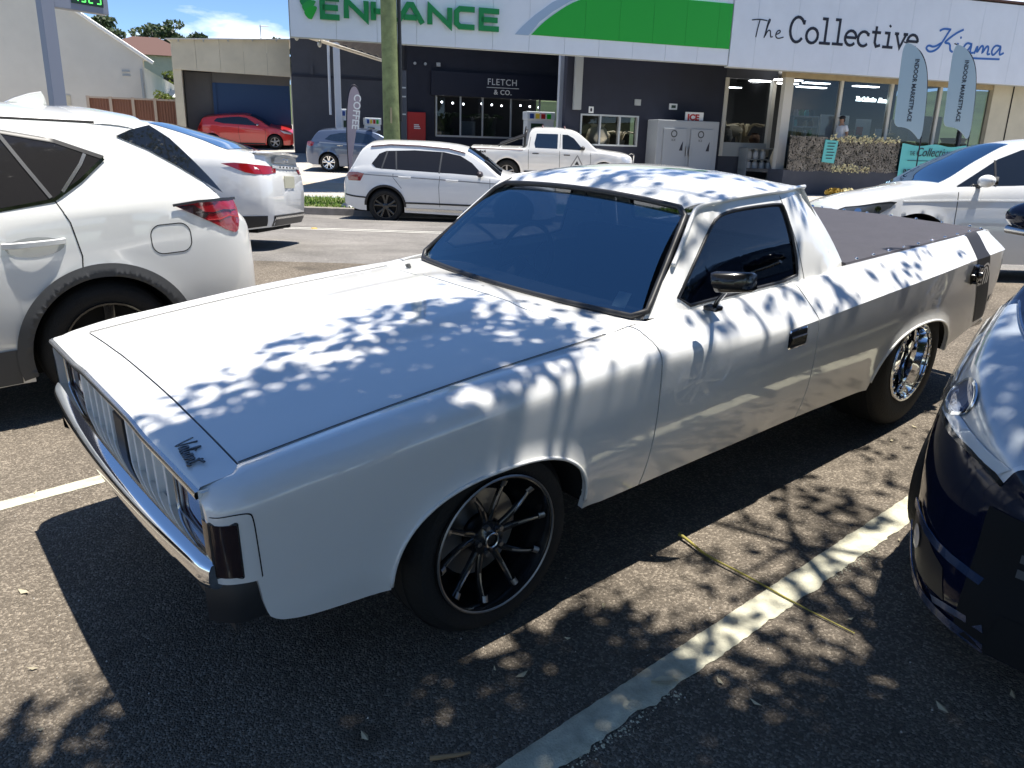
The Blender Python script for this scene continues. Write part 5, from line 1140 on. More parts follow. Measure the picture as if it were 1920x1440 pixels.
mat('post_white', (.52, .55, .60), .45); mat('red_enamel', (.42, .015, .015), .4); mat('ice_grey', (.33, .35, .37), .45); mat('timber_pole', (.20, .235, .105), .85, noise_amt=.4, noise_scale=5, bump=.5, bump_scale=25)
mat('brick_white', (.60, .57, .50), .85, noise_amt=.06, noise_scale=.9); mat('fence_brown', (.20, .085, .05), .6); mat('fence_post', (.45, .36, .28), .7); mat('roof_brown', (.10, .05, .04), .8); mat('roof_pale', (.62, .62, .60), .6)
mat('garage_grey', (.10, .10, .105), .8, noise_amt=.1, noise_scale=1); mat('garage_blue', (.010, .042, .12), .6); mat('neon', (1, 1, 1), .5, emit=(.85, 1., .97), estr=4.); mat('tube_light', (1, 1, 1), .5, emit=(1., 1., .98), estr=9.0); mat('led_green', (.05, .4, .05), .5, emit=(.12, .9, .15), estr=.9)
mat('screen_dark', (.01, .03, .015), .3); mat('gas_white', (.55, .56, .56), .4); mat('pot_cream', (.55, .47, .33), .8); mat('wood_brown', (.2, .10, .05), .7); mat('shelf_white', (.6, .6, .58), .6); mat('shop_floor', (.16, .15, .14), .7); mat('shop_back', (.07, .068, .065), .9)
mat('camo_dark', (.035, .035, .03), .9); mat('camo_leaf', (.26, .235, .20), .9, noise_amt=.75, noise_scale=3.5); mat('gold_leaf', (.66, .6, .36), .6, noise_amt=.6, noise_scale=12); mat('skin_tone', (.36, .2, .13), .6); mat('shirt_white', (.72, .72, .75), .8); mat('cap_black', (.012, .012, .014), .7); mat('denim', (.03, .045, .09), .8)
mat('pump_blue', (.02, .06, .25), .4); mat('pump_body', (.58, .62, .66), .4); mat('yellow_enamel', (.7, .5, .05), .4)
def FT(u, v, z, rz=0.): return Matrix(((1, 0, 0, u), (0, 0, -1, v), (0, 1, 0, z), (0, 0, 0, 1))) @ Matrix.Rotation(rz, 4, 'Z')
def Bthing(name, label, cat, u=0., v=0., z=0., group=None): return thing(name, label, cat, BLD @ Matrix.Translation((u, v, z)), group)
def slab(mb, pts, v0, v1): return mb.poly([(u, v0, z) for u, z in pts], (0, v1 - v0, 0))   # outline in (u, z) between depths v0 and v1

# --- service station building and canopy
sv = Bthing('service_station', 'dark walled service station under a wide white canopy fascia', 'building')
edges = [0] + lin(1.15, 11.6, 11) + [12.645]
for a, b in zip(edges[:-1], edges[1:]):
    mb = MB(); mb.box(a + .004, b - .004, 0, .10, 4.22, 6.45); mb.build('fascia_panel', 'fascia_white', sv)
mb = MB(); mb.box(-.02, 12.66, .02, .14, 4.20, 6.5); mb.build('fascia_frame', 'grey_panel', sv)
mb = MB(); rz_ = lambda v: 4.55 + .17*v
mb.add([(.5, 9.5, rz_(9.5)), (12.6, 9.5, rz_(9.5)), (12.6, 13.5, rz_(13.5)), (.5, 13.5, rz_(13.5))], [(0, 1, 2, 3)]); mb.build('rear_awning', 'soffit_steel', sv)
mb = MB(); rows = []
k = 0; u = .05
while u < 3.25:                                              # ribbed soffit sheet over the left corner
    rows.append([(u, .15, 4.40 + (.035 if k % 4 in (1, 2) else 0)), (u, max(.16, u*1.92), 4.40 + (.035 if k % 4 in (1, 2) else 0))]); u += .05 if k % 2 else .10; k += 1
mb.grid(rows); mb.build('soffit', 'soffit_steel', sv)
mb = MB(); mb.tube([(.02, .2, 4.36), (3.2, 6.2, 4.33)], .05, 6); mb.build('soffit_beam', 'frame_cream', sv)
for t in (.02, .24): 
    mb = MB(); c = (.1 + 3.0*t, .25 + 5.8*t, 4.26); mb.ball(c, .06, 8, (1, 1, 1.6)); mb.build('flood_light', 'frame_grey', sv, smooth=180)
def wall(name, m, u0, u1, v0, v1, z0, z1, p=sv):
    mb = MB(); mb.box(u0, u1, v0, v1, z0, z1); return mb.build(name, m, p)
wall('wall', 'charcoal_wall', .40, 5.6, 13.0, 13.4, .9, 4.25); wall('upper_wall', 'charcoal_wall', .42, 5.6, 13.06, 13.4, 4.25, 6.9); wall('step_wall', 'navy_wall', 5.05, 5.2, 12.7, 13.05, .9, 6.9); wall('wall_band', 'navy_wall', .42, 5.0, 12.985, 13.05, 4.16, 4.26)
for u in (1.15, 4.15): wall('pilaster', 'charcoal_wall', u, u + .12, 13.0, 13.07, 4.27, 4.62)
wall('wall', 'navy_wall', 5.05, 8.7, 12.4, 12.7, .9, 2.02); wall('wall', 'navy_wall', 8.7, 12.6, 12.4, 12.7, .9, 2.02); wall('wall', 'navy_wall', 5.05, 6.2, 12.4, 12.7, 2.02, 6.9); wall('upper_wall', 'navy_wall', 6.2, 12.6, 12.4, 12.7, 4.55, 6.9); wall('end_wall', 'navy_wall', 12.15, 12.6, 12.45, 12.7, 2.02, 4.55)
mb = MB(); mb.box(6.02, 12.15, 12.2, 12.4, 3.66, 4.62); mb.build('shop_sign_board', 'navy_board', sv)
for u0, u1 in ((6.32, 7.32), (7.36, 8.30), (8.34, 9.58), (9.62, 10.9), (10.94, 12.1)):
    mb = MB(); mb.box(u0, u1, 12.46, 12.475, 2.08, 3.62); mb.build('shop_pane', 'shop_glass', sv)
for u in (6.28, 7.34, 8.32, 9.60, 10.92, 12.1): wall('mullion', 'frame_grey', u - .03, u + .03, 12.4, 12.5, 2.02, 3.66)
wall('window_sill', 'frame_grey', 6.25, 12.15, 12.38, 12.5, 2.0, 2.07)
wall('shop_floor', 'shop_floor', 6.2, 12.1, 12.7, 16.5, 1.9, 2.0); wall('back_wall', 'shop_back', 6.2, 12.1, 16.5, 16.6, 1.9, 4.6); wall('ceiling', 'shop_back', 6.2, 12.1, 12.7, 16.5, 4.55, 4.6)
for k in range(9): mb = MB(); mb.ball((6.7 + k*.6, 13.3 + (k % 3)*.5, 3.45), .045, 6); mb.build('downlight', 'tube_light', sv)
for u in (5.35, 5.79, 6.35): mb = MB(); mb.lathe([(0, .0), (.06, .0), (.05, .1)], 10, 'y', (u, 12.28, 4.87)) if u < 6 else mb.box(u - .08, u + .08, 12.3, 12.42, 4.80, 4.95); mb.build('wall_light', 'frame_grey', sv, smooth=40)
# right block with the ice chest
wall('wall', 'navy_wall', 8.65, 9.19, 3.0, 3.3, .5, 5.1); wall('wall', 'navy_wall', 9.19, 11.27, 3.0, 3.3, 2.79, 5.1); wall('wall', 'navy_wall', 9.19, 11.27, 3.0, 3.3, .5, 1.80); wall('wall', 'navy_wall', 11.27, 14.45, 3.0, 3.3, .5, 5.1); mb = MB(); mb.add([(8.70, 3.3, .5), (12.45, 12.4, .5), (12.45, 12.4, 6.8), (8.70, 3.3, 5.1), (8.95, 3.3, .5), (12.6, 12.4, .5), (12.6, 12.4, 6.8), (8.95, 3.3, 5.1)], [(0, 1, 2, 3), (4, 7, 6, 5), (3, 2, 6, 7), (0, 3, 7, 4)]); mb.build('side_wall', 'navy_wall', sv)
wall('wall', 'charcoal_wall', 14.45, 16.5, 3.02, 3.3, 4.16, 5.1); wall('wall', 'charcoal_wall', 14.45, 16.5, 3.02, 3.3, .5, 1.58); wall('dado', 'grey_panel', 14.5, 16.4, 2.99, 3.1, 1.58, 2.05)
for u0, u1 in ((9.24, 9.86), (9.92, 10.56), (10.62, 11.22)):
    mb = MB(); mb.box(u0, u1, 3.10, 3.115, 1.86, 2.74); mb.build('window_pane', 'shop_glass', sv)
for u in (9.21, 9.89, 10.59, 11.25): wall('window_bar', 'frame_grey', u - .028, u + .028, 2.97, 3.12, 1.80, 2.79)
for z in (1.80, 2.74): wall('window_rail', 'frame_grey', 9.19, 11.27, 2.972, 3.118, z, z + .05)
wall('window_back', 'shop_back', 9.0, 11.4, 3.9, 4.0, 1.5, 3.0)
mb = MB(); mb.box(14.58, 16.36, 3.12, 3.135, 2.05, 4.14); mb.build('window_pane', 'shop_glass', sv)
for u in (14.5, 16.38): wall('window_bar', 'frame_cream', u - .07, u + .07, 2.96, 3.14, 1.58, 4.16)
wall('room_back', 'shop_back', 14.3, 17.0, 6.5, 6.6, 1.4, 4.5); wall('room_floor', 'shop_floor', 14.3, 17, 3.3, 6.5, 1.4, 1.5)
for u, v in ((15.6, 4.4), (15.2, 5.2)): mb = MB(); mb.box(u - .3, u + .3, v - .1, v + .1, 3.95, 3.98); mb.build('tube_light', 'tube_light', sv)
wall('downpipe_box', 'grey_panel', 8.88, 9.14, 2.86, 2.99, 2.9, 4.9)
wall('vent', 'grey_panel', 11.08, 11.30, 2.95, 3.0, 3.12, 3.31); wall('meter_box', 'sign_white', 12.37, 12.65, 2.94, 3.0, 3.04, 3.23); wall('meter_dial', 'screen_dark', 12.43, 12.59, 2.935, 2.94, 3.09, 3.18)
mb = MB(); mb.box(9.46, 9.63, 2.985, 3.0, 2.82, 3.02); o = mb.build('notice', 'sign_white', sv); mb = MB(); mb.ball((9.545, 2.985, 2.92), .055, 8, (.7, .1, 1.1)); mb.build('notice_symbol', 'ink_black', o, smooth=180)
# canopy posts
for i, (u, lab) in enumerate(((1.83, 'left canopy post with a downpipe beside the fuel pump'), (9.78, 'right canopy post behind the white work ute'))):
    pv = 6.6 if i else 8.3; g = gb(u, pv); t = Bthing('canopy_post', lab, 'post', u, pv, 0, 'canopy posts')
    mb = MB(); mb.box(-.11, .11, -.11, .11, g, 5.2 if i else 5.4); mb.build('post', 'post_white', t, bevel=.015)
    mb = MB(); mb.tube([(-.28, 0, 2.6 if not i else 4.0), (-.28, 0, 5.3 if not i else 4.4)], .045, 8) if not i else mb.tube([(.02, -.05, 4.5), (.25, -.05, 4.8)], .045, 8); mb.build('downpipe', 'post_white', t, smooth=60)
# fire cabinet, ice chest, gas cage, pumps
t = Bthing('fire_cabinet', 'red metal cabinet with white notice against the dark wall', 'cabinet', 5.38, 12.1, 0)
mb = MB(); mb.box(-.38, .38, 0, .28, 1.2, 2.95); mb.build('box', 'red_enamel', t, bevel=.02); 
for k in range(3): mb = MB(); mb.box(-.12, .12 + .03*(k - 1), -.012, 0, 2.42 - k*.07, 2.46 - k*.07); mb.build('notice_line', 'sign_white', t)
t = Bthing('ice_chest', 'grey two door ice chest with a red and white ice sign on top', 'ice chest', 12.75, 2.2, 0); g = gb(12.7, 2.4)
mb = MB(); mb.box(-1.14, 1.14, 0, .78, g, 2.68); mb.build('cabinet', 'ice_grey', t, bevel=.03)
for s in (-1, 1):
    mb = MB(); mb.box(s*.5 - .42, s*.5 + .42, -.05, -.002, g + .15, 2.42); d = mb.build('door', 'ice_grey', t, bevel=.015)
    mb = MB(); mb.box(s*.06 - .02, s*.06 + .02, -.10, -.05, 1.55, 1.85); mb.build('handle', 'steel', d)
    mb = MB(); slab(mb, [(s*.5 + .18, 1.72), (s*.5 + .30, 1.72), (s*.5 + .30, 2.02), (s*.5 + .24, 1.9)], -.058, -.05); mb.build('sail_mark', 'ink_black', d)
    mb = MB(); mb.lathe([(.08, -.056), (.10, -.058), (.12, -.056)], 12, 'y', (s*.5 - .05, 0, 2.25)); text_mesh(mb, 'ICE', .1, FT(s*.5 - .13, -.056, 2.02), .004); mb.build('door_print', 'grey_plastic', d)
mb = MB(); mb.box(-.05, .62, .2, .24, 2.70, 2.96); o = mb.build('ice_sign', 'sign_white', t); mb = MB(); text_mesh(mb, 'ICE', .26, FT(.02, .196, 2.71), .006, bold=.012, sx=1.15); mb.build('ice_letters', 'red_enamel', o)
t = Bthing('gas_cage', 'white gas bottles in a caged rack below the shop window', 'gas rack', 15.82, 2.4, 0); g = gb(15.8, 2.4)
for z in (1.14, 1.5, 1.87): mb = MB(); mb.box(-.62, .60, 0, .5, z - .02, z + .015); mb.build('shelf', 'grey_panel', t)
for u in (-.62, .58): mb = MB(); mb.box(u, u + .04, 0, .5, g, 1.88); mb.build('side', 'grey_panel', t)
for r_, z in enumerate((1.155, 1.515)):
    for k in range(4):
        b = None; mb = MB(); u = -.42 + k*.28; mb.lathe([(0, 0), (.10, .01), (.115, .05), (.115, .2), (.10, .25), (.04, .28), (.04, .31), (.0, .31)], 14, 'z', (u, .2, z)); mb.lathe([(.055, .26), (.065, .33), (.055, .33)], 10, 'z', (u, .2, z)); mb.build('gas_bottle', 'gas_white', t, smooth=40) if r_ == 0 or k != 3 else None
def pump(name, lab, u, v, w, h, blue=True):
    g = gb(u, v); t = Bthing(name, lab, 'fuel pump', u, v, 0, 'fuel pumps')
    mb = MB(); mb.box(-w/2, w/2, 0, .5, g, g + h*.86); mb.build('cabinet', 'pump_body', t, bevel=.02)
    mb = MB(); mb.box(-w/2 - .03, w/2 + .03, -.04, .54, g + h*.86, g + h); mb.build('head', 'pump_body', t, bevel=.03)
    mb = MB(); mb.box(-w*.36, w*.10, -.02, -.001, g + h*.62, g + h*.8); mb.build('display', 'screen_dark', t)
    for k, c in enumerate(('pump_blue', 'yellow_enamel', 'red_enamel', 'bright_green')):
        mb = MB(); mb.box(-w*.42 + k*w*.21, -w*.42 + k*w*.21 + w*.15, -.055, -.041, g + h*.88, g + h*.96); mb.build('grade_tile', c, t)
    for k in (-1, 1):
        mb = MB(); mb.tube(chaikin([(k*w*.5, .1, g + h*.75), (k*w*.62, .0, g + h*.5), (k*w*.56, -.05, g + h*.25), (k*w*.5, .1, g + h*.55)], 2), .02, 6); mb.build('hose', 'rubber', t, smooth=180)
pump('fuel_pump', 'tall white fuel pump with blue panel behind the feather flag', 2.25, 8.4, .66, 2.0); pump('fuel_pump', 'low fuel pump with a square display left of the timber pole', 3.1, 8.5, .55, 1.72); pump('fuel_pump', 'fuel pump with coloured grade tiles above the work ute cab', 9.5, 8.0, 1.10, 2.2)
mb = MB(); g = gb(1.55, 5.9); mb.lathe([(0, 0), (.16, 0), (.18, .8), (.19, .95), (.14, 1.0), (0, 1.0)], 14, 'z', (0, 0, 0)); tag(mb.build('rubbish_bin', 'frame_cream', smooth=40, world=BLD @ Matrix.Translation((1.45, 8.2, gb(1.45, 8.2)))), 'cream rubbish bin between the hatchback and the canopy post', 'bin')
# --- canopy lettering
def strokes(mb, letter, u, z, w, h, sw, t=.05, v=-.055):
    S = {'E': [[(1, 0), (0, 0), (0, 1), (1, 1)], [(0, .5), (.92, .5)]], 'N': [[(0, 0), (0, 1), (1, 0), (1, 1)]], 'H': [[(0, 0), (0, 1)], [(1, 0), (1, 1)], [(0, .5), (1, .5)]],
         'A': [[(0, 0), (.42, 1), (.58, 1), (1, 0)], [(.24, .30), (.76, .30)]], 'C': [[(1, 1), (.18, 1), (0, .82), (0, .18), (.18, 0), (1, 0)]]}[letter]
    for st in S: mb.ribbon([((sw/2 + p[0]*(w - sw)), sw/2 + p[1]*(h - sw)) for p in st], sw, FT(u, v, z), t)
sg = Bthing('canopy_sign', 'raised green ENHANCE lettering with a leaf emblem on the white fascia', 'sign', 0, 0, 0)
for ch, u0, u1 in (('E', .74, 1.30), ('N', 1.34, 1.98), ('H', 2.03, 2.62), ('A', 2.66, 3.45), ('N', 3.51, 4.18), ('C', 4.23, 4.86), ('E', 4.91, 5.54)):
    mb = MB(); strokes(mb, ch, u0, 4.66, u1 - u0, .57, .135); mb.build('letter', 'sign_green', sg)
for k, (m_, du, dz) in enumerate((('logo_navy', 0, .34), ('sign_green', .04, .20), ('logo_green', .09, .07), ('bright_green', .14, -.06))):
    a = chaikin([(.20 + du, 4.86 + dz), (.30 + du, 4.72 + dz), (.40 + du, 4.70 + dz), (.42 + du, 4.74 + dz), (.52 + du, 4.92 + dz), (.66 + du*.2, 5.02 + dz), (.40 + du, 5.02 + dz), (.28 + du, 4.95 + dz)], 2, True)
    mb = MB(); slab(mb, a, -.02 - .012*k, -.008 - .012*k); mb.build('emblem_leaf', m_, sg)
sg = Bthing('green_sign_panel', 'bright green curved panel with a pale blue swoosh on the white fascia', 'sign', 0, 0, 0)
cv = [(6.42, 4.66), (6.75, 4.98), (7.15, 5.28), (7.62, 5.56), (8.2, 5.76), (8.9, 5.86), (9.6, 5.89)]
cut = [6.42, 8.0, 9.05, 10.1, 11.15, 12.2, 12.64]
def ztop_g(u): return tab(cv)(min(u, 9.6)) if u < 9.6 else 5.89
for a, b in zip(cut[:-1], cut[1:]):
    us = lin(a + .003, b - .003, 9); mb = MB(); slab(mb, [(us[0], 4.66), (us[-1], 4.66)] + [(u, ztop_g(u)) for u in reversed(us) if ztop_g(u) > 4.665], -.022, -.006); mb.build('green_panel', 'bright_green', sg)
sw_ = [(5.95, 4.64), (6.35, 4.64)] + [(u - .10, z + .02) for u, z in cv[1:]] + [(9.0, 6.0), (8.3, 5.95), (7.6, 5.80), (7.0, 5.52), (6.5, 5.16), (6.15, 4.85)]
mb = MB(); slab(mb, sw_, -.016, -.004); mb.build('swoosh', 'pale_blue', sg)
# --- shop sign on the navy board
sg = Bthing('shop_lettering', 'white FLETCH & CO. lettering on the navy shop board', 'sign', 0, 12.19, 0)
mb = MB(); text_mesh(mb, 'FLETCH', .36, FT(8.44, 0, 4.18), .02, sp=1.12, sx=.98); mb.build('lettering', 'sign_white', sg)
mb = MB(); mb.box(8.42, 9.86, -.02, 0, 4.06, 4.085); mb.build('underline', 'sign_white', sg)
mb = MB(); text_mesh(mb, '& CO.', .28, FT(8.74, 0, 3.80), .02, bold=.004, sp=1.1); mb.build('lettering', 'sign_white', sg)

# --- the market shop on the right
ms = Bthing('market_shop', 'white fronted market shop with glazed front on a raised deck', 'building')
edges = [12.665, 13.5, 14.9, 16.3, 17.7, 19.1, 20.5, 21.9, 23.3, 24.7, 26.1]
for a, b in zip(edges[:-1], edges[1:]): wall('fascia_panel', 'fascia_white', a + .003, b - .003, -.03, .08, 4.18, 6.62, ms)
wall('fascia_frame', 'grey_panel', 12.67, 26.1, .08, .2, 4.16, 6.66, ms); wall('roof_edge', 'roof_brown', 12.6, 26.2, -.08, .3, 6.665, 6.72, ms); wall('roof', 'grey_panel', 12.67, 26.1, .2, 12, 4.7, 4.8, ms)
wall('deck', 'charcoal_wall', 15.3, 26.1, .35, 1.2, .3, 1.22, ms); wall('shop_floor', 'shop_floor', 15.3, 26, 1.2, 8, 1.1, 1.2, ms); wall('back_wall', 'shop_back', 15.3, 26, 8, 8.1, 1.1, 4.7, ms); wall('ceiling', 'shop_back', 15.5, 26, 1.3, 8, 4.5, 4.55, ms); mb = MB(); mb.add([(15.42, 1.0, .5), (16.75, 3.05, .5), (16.75, 3.05, 4.7), (15.42, 1.0, 4.7), (15.55, 1.0, .5), (16.9, 3.05, .5), (16.9, 3.05, 4.7), (15.55, 1.0, 4.7)], [(0, 1, 2, 3), (4, 7, 6, 5), (0, 3, 7, 4)]); mb.build('side_wall', 'charcoal_wall', ms)
wall('beam', 'tan_beam', 15.40, 22.0, .96, 1.2, 4.08, 4.5, ms); wall('corner_post', 'frame_cream', 15.42, 15.74, .98, 1.18, 1.22, 4.08, ms)
for u in (17.62, 19.65, 21.7): wall('mullion', 'frame_cream', u - .05, u + .05, .99, 1.14, 1.22, 4.08, ms)
for u0, u1 in ((15.75, 17.57), (17.67, 19.6), (19.7, 21.65), (21.75, 22.85), (22.92, 23.86)):
    mb = MB(); mb.box(u0, u1, 1.05, 1.065, 1.25, 4.07); mb.build('shop_pane', 'shop_glass', ms)
wall('mullion', 'charcoal_wall', 22.83, 22.93, .99, 1.14, 1.22, 4.08, ms); wall('beam', 'tan_beam', 22.0, 23.9, .97, 1.2, 4.08, 4.5, ms); wall('side_panel', 'cream_wall', 23.9, 26.1, .92, 1.15, 1.22, 4.3, ms); wall('panel_gap', 'gap', 24.75, 24.79, .90, .93, 1.22, 4.3, ms)
for u, v, w in ((16.5, 2.4, .5), (16.0, 3.3, .4), (17.2, 3.6, .5), (18.0, 2.9, .5), (20.2, 3.0, .5), (19.0, 4.5, .6)): mb = MB(); mb.box(u - w, u + w, v - .12, v + .12, 4.12, 4.15); mb.build('tube_light', 'tube_light', ms)
# lettering
sg = Bthing('market_sign', 'black and blue hand style The Collective Kiama lettering on the white fascia', 'sign', 0, -.03, 0)
mb = MB(); T = lambda u, z, s: FT(u, 0, z) @ Matrix.Diagonal((s, s, 1, 1))
for st in ([(0, .92), (.5, 1.0), (1.05, .95)], [(.55, .98), (.45, .5), (.38, 0)], [(.95, .0), (1.15, .75), (1.28, 1.02), (1.15, 1.05), (1.05, .5), (.98, .02), (1.15, .42), (1.35, .45), (1.38, .05), (1.55, .1)], [(1.75, .22), (2.05, .36), (2.0, .5), (1.8, .42), (1.72, .15), (1.9, .0), (2.3, .12)]): mb.ribbon(chaikin(st, 2), .062, T(13.30, 5.04, .50), .012)
mb.build('lettering', 'ink_black', sg)
def tw(ch):                                                   # typewriter letters: unit x-height .6, ascender 1
    e = arc(.27, .3, .25, .3, 0, 320, 14)
    return {'C': [[(.52, .72), (.53, .9)], arc(.3, .5, .26, .5, 40, 320, 16)], 'o': [arc(.27, .3, .25, .3, 0, 360, 17)], 'l': [[(.08, 1), (.28, 1), (.28, .02)], [(.04, .02), (.52, .02)]],
            'e': [[(.04, .32), (.52, .32)], e], 'c': [[(.47, .42), (.48, .56)], arc(.28, .3, .25, .3, 45, 320, 14)], 't': [[(.24, .85), (.24, .18), (.32, .02), (.5, .08)], [(.06, .6), (.46, .6)]],
            'i': [[(.08, .6), (.28, .6), (.28, .02)], [(.04, .02), (.52, .02)], [(.26, .86), (.30, .93)]], 'v': [[(.05, .6), (.27, .02), (.5, .6)], [(-.03, .6), (.16, .6)], [(.38, .6), (.58, .6)]]}[ch]
u = 14.62
for i, ch in enumerate('Collective'):
    wdt = .62 if i == 0 else .478; mb = MB()
    for st in tw(ch): mb.ribbon([(p[0]*(.86 if i else 1.0)*.96, p[1]*.70) for p in st], .082, FT(u, 0, 4.99 + .006*i), .012)
    mb.build('letter', 'ink_black', sg); u += wdt*.985
mb = MB()
for st in ([(.7, 1.0), (.95, 1.12), (1.4, 1.1)], [(1.35, 1.1), (1.0, .5), (.75, .12), (.3, -.05), (0, .12), (.15, .3), (.5, .2), (.95, .45)], [(2.2, 1.15), (1.75, .95), (1.2, .55), (1.15, .45), (1.5, .45), (1.55, .12), (1.75, .05)], [(2.0, .5), (1.95, .1), (2.2, .15)], [(2.08, .75), (2.16, .78)],
           [(2.85, .5), (2.55, .55), (2.35, .25), (2.5, .0), (2.8, .3), (2.9, .55), (2.85, .05), (3.1, .1)], [(3.15, .05), (3.3, .5), (3.3, .05), (3.55, .5), (3.7, .4), (3.65, .05), (3.9, .5), (4.05, .4), (4.0, .05), (4.2, .1)], [(4.8, .5), (4.45, .55), (4.25, .25), (4.4, .0), (4.7, .3), (4.85, .55), (4.8, .05), (5.1, .2)], [(1.8, -.16), (3.3, -.17), (4.9, -.12)]):
    mb.ribbon(chaikin(st, 2), .098, T(19.78, 5.02, .63), .012)
mb.build('script_lettering', 'ink_blue', sg)
# deck screen, banners, neon
cs = Bthing('camouflage_screen', 'brown camouflage netting with gold garland hung along the deck rail', 'netting', 0, 0, 0)
mb = MB(); mb.box(15.45, 19.72, .40, .43, 1.22, 2.26); mb.build('backing', 'camo_dark', cs)
mb = MB(); vs_ = []; fs_ = []
for k in range(5200):
    u, z = random.uniform(15.44, 19.74), random.uniform(1.2, 2.28); a = random.uniform(0, 6.28); s = random.uniform(.02, .05); v = random.uniform(.33, .41); o = len(vs_)
    vs_ += [(u + s*math.cos(a + b)*(1 if i % 2 else .5), v + random.uniform(-.02, .0), z + s*math.sin(a + b)*(1 if i % 2 else .5)) for i, b in enumerate((0, 1.57, 3.14, 4.71))]; fs_.append((o, o + 1, o + 2, o + 3))
mb.add(vs_, fs_); mb.build('net_leaves', 'camo_leaf', cs, kind='stuff')
mb = MB(); vs_ = []; fs_ = []
for k in range(420):
    band = random.random(); u = random.uniform(16.9, 19.7) if band < .62 else random.uniform(17.1, 18.6); z = random.gauss(2.25, .06) if band < .62 else random.gauss(1.30, .07); a = random.uniform(0, 6.28); s = random.uniform(.015, .04); o = len(vs_)
    vs_ += [(u + s*math.cos(a + b), random.uniform(.26, .33), z + s*math.sin(a + b)) for b in (0, 1.57, 3.14, 4.71)]; fs_.append((o, o + 1, o + 2, o + 3))
mb.add(vs_, fs_); mb.build('garland', 'gold_leaf', cs, kind='stuff')
t = Bthing('hanging_sign', 'narrow teal notice hung on the camouflage netting', 'sign', 16.95, .28, 1.84); 
mb = MB(); mb.poly([(-.24, 0, .36), (.26, 0, .33), (.20, 0, -.38), (-.28, 0, -.34)], (0, .02, 0)); mb.build('board', 'teal', t)
for k in range(6): mb = MB(); mb.box(-.16 + .02*(k % 2), .16 - .03*(k % 3), -.006, 0, .24 - k*.095, .27 - k*.095); mb.build('print_line', 'ink_black', t)
t = Bthing('banner', 'wide teal banner with dark lettering behind the white hatchback', 'banner', 21.1, .22, 1.65)
mb = MB(); us = lin(-1.36, 1.36, 25); mb.grid([[(u, .02*math.sin(u*4), -.55), (u, .02*math.sin(u*4 + .5), 0), (u, .02*math.sin(u*4), .52 - .07*math.sin((u + 1.36)/2.72*math.pi*2)**2)] for u in us]); mb.build('cloth', 'teal', t, smooth=60)
mb = MB(); text_mesh(mb, 'THE', .2, FT(-1.05, -.04, .14), .006, sx=.6); text_mesh(mb, 'Collective', .40, FT(-.80, -.04, .12), .006, shear=.3, sx=.9); text_mesh(mb, 'INDOOR MARKETPLACE', .21, FT(-1.2, -.04, -.46), .006, bold=.006); text_mesh(mb, 'South Coast', .15, FT(-.55, -.04, -.24), .006); mb.ribbon([(0, 0), (2.2, 0)], .02, FT(-1.1, -.04, -.03), .006); mb.build('lettering', 'ink_black', t)
t = Bthing('neon_sign', 'glowing white neon script in the shop window', 'neon sign', 18.36, 1.20, 3.58); mb = MB()
x = 0
for w_, s_ in (('The', .16), ('Collective', .16), ('Kiama', .16)): text_mesh(mb, w_, .2, FT(x, 0, -.08 - .05*x*.3), .02, shear=.4, bold=.008, sx=.72); x += .06 + .062*len(w_)
mb.build('tube', 'neon', t)
# display goods
def disp(kind, lab, cat, u, v, z, s, m_, grp='goods in the shop windows'):
    mb = MB()
    if kind == 'pot': mb.lathe([(0, 0), (.5*s, 0), (.62*s, .35*s), (.5*s, .8*s), (.34*s, .95*s), (.42*s, 1.08*s), (.3*s, 1.0*s)], 14, 'z')
    elif kind == 'animal':
        mb.ball((0, 0, .55*s), .42*s, 10, (1.35, .6, .7)); mb.ball((-.62*s, 0, .9*s), .2*s, 8, (1.3, .7, .9)); mb.tube([(-.4*s, 0, .6*s), (-.6*s, 0, .9*s)], .16*s, 8)
        for a in (-.35, .35): 
            for b in (-.14, .14): mb.tube([(a*s, b*s, .45*s), (a*s*1.1, b*s, 0)], [.11*s, .06*s], 6)
    elif kind == 'plant':
        for k in range(14): a = random.uniform(0, 6.28); l = random.uniform(.5, 1.)*s; mb.tube(chaikin([(0, 0, .2*s), (l*.35*math.cos(a), l*.35*math.sin(a), .8*s), (l*math.cos(a), l*math.sin(a), .7*s)], 1), [.05*s]*4 + [.02*s]*1 if False else .045*s, 4)
        mb.lathe([(0, 0), (.2*s, 0), (.25*s, .3*s), (0, .3*s)], 10, 'z')
    elif kind == 'frame': mb.box(-.5*s, .5*s, 0, .05*s, 0, 1.0*s)
    o = mb.build(cat.replace(' ', '_'), m_, smooth=50, world=BLD @ Matrix.Translation((u, v, z))); return tag(o, lab, cat, grp)
mat('foliage_dull', (.05, .08, .03), .8)
disp('animal', 'cream carved animal figure in the left half of the window below the downpipe box', 'carving', 10.2, 3.5, 1.82, .55, 'pot_cream'); disp('pot', 'cream tall vase beside the carving in the small dark wall window', 'vase', 9.98, 3.4, 1.82, .62, 'pot_cream'); disp('plant', 'pale plant at the right of the small dark wall window', 'plant', 10.9, 3.5, 1.82, .6, 'pot_cream')
disp('animal', 'large cream carved animal in the window above the gas rack', 'carving', 15.4, 3.8, 2.05, .75, 'pot_cream'); disp('pot', 'round woven basket left in the window above the gas rack', 'basket', 14.95, 3.6, 2.05, .5, 'camo_leaf'); disp('plant', 'orange dried plant in the window above the gas rack', 'plant', 16.0, 3.9, 2.05, .85, 'tan_beam'); disp('pot', 'dark pot right in the window above the gas rack', 'pot', 16.15, 3.5, 2.05, .32, 'wood_brown')
t = Bthing('display_shelf', 'white shelf unit filled with jars inside the market window', 'shelf', 16.95, 1.75, 0)
for z in (1.3, 2.30, 2.62, 2.96): mb = MB(); mb.box(-.5, .5, 0, .35, z - .02, z + .02); mb.build('board', 'shelf_white', t)
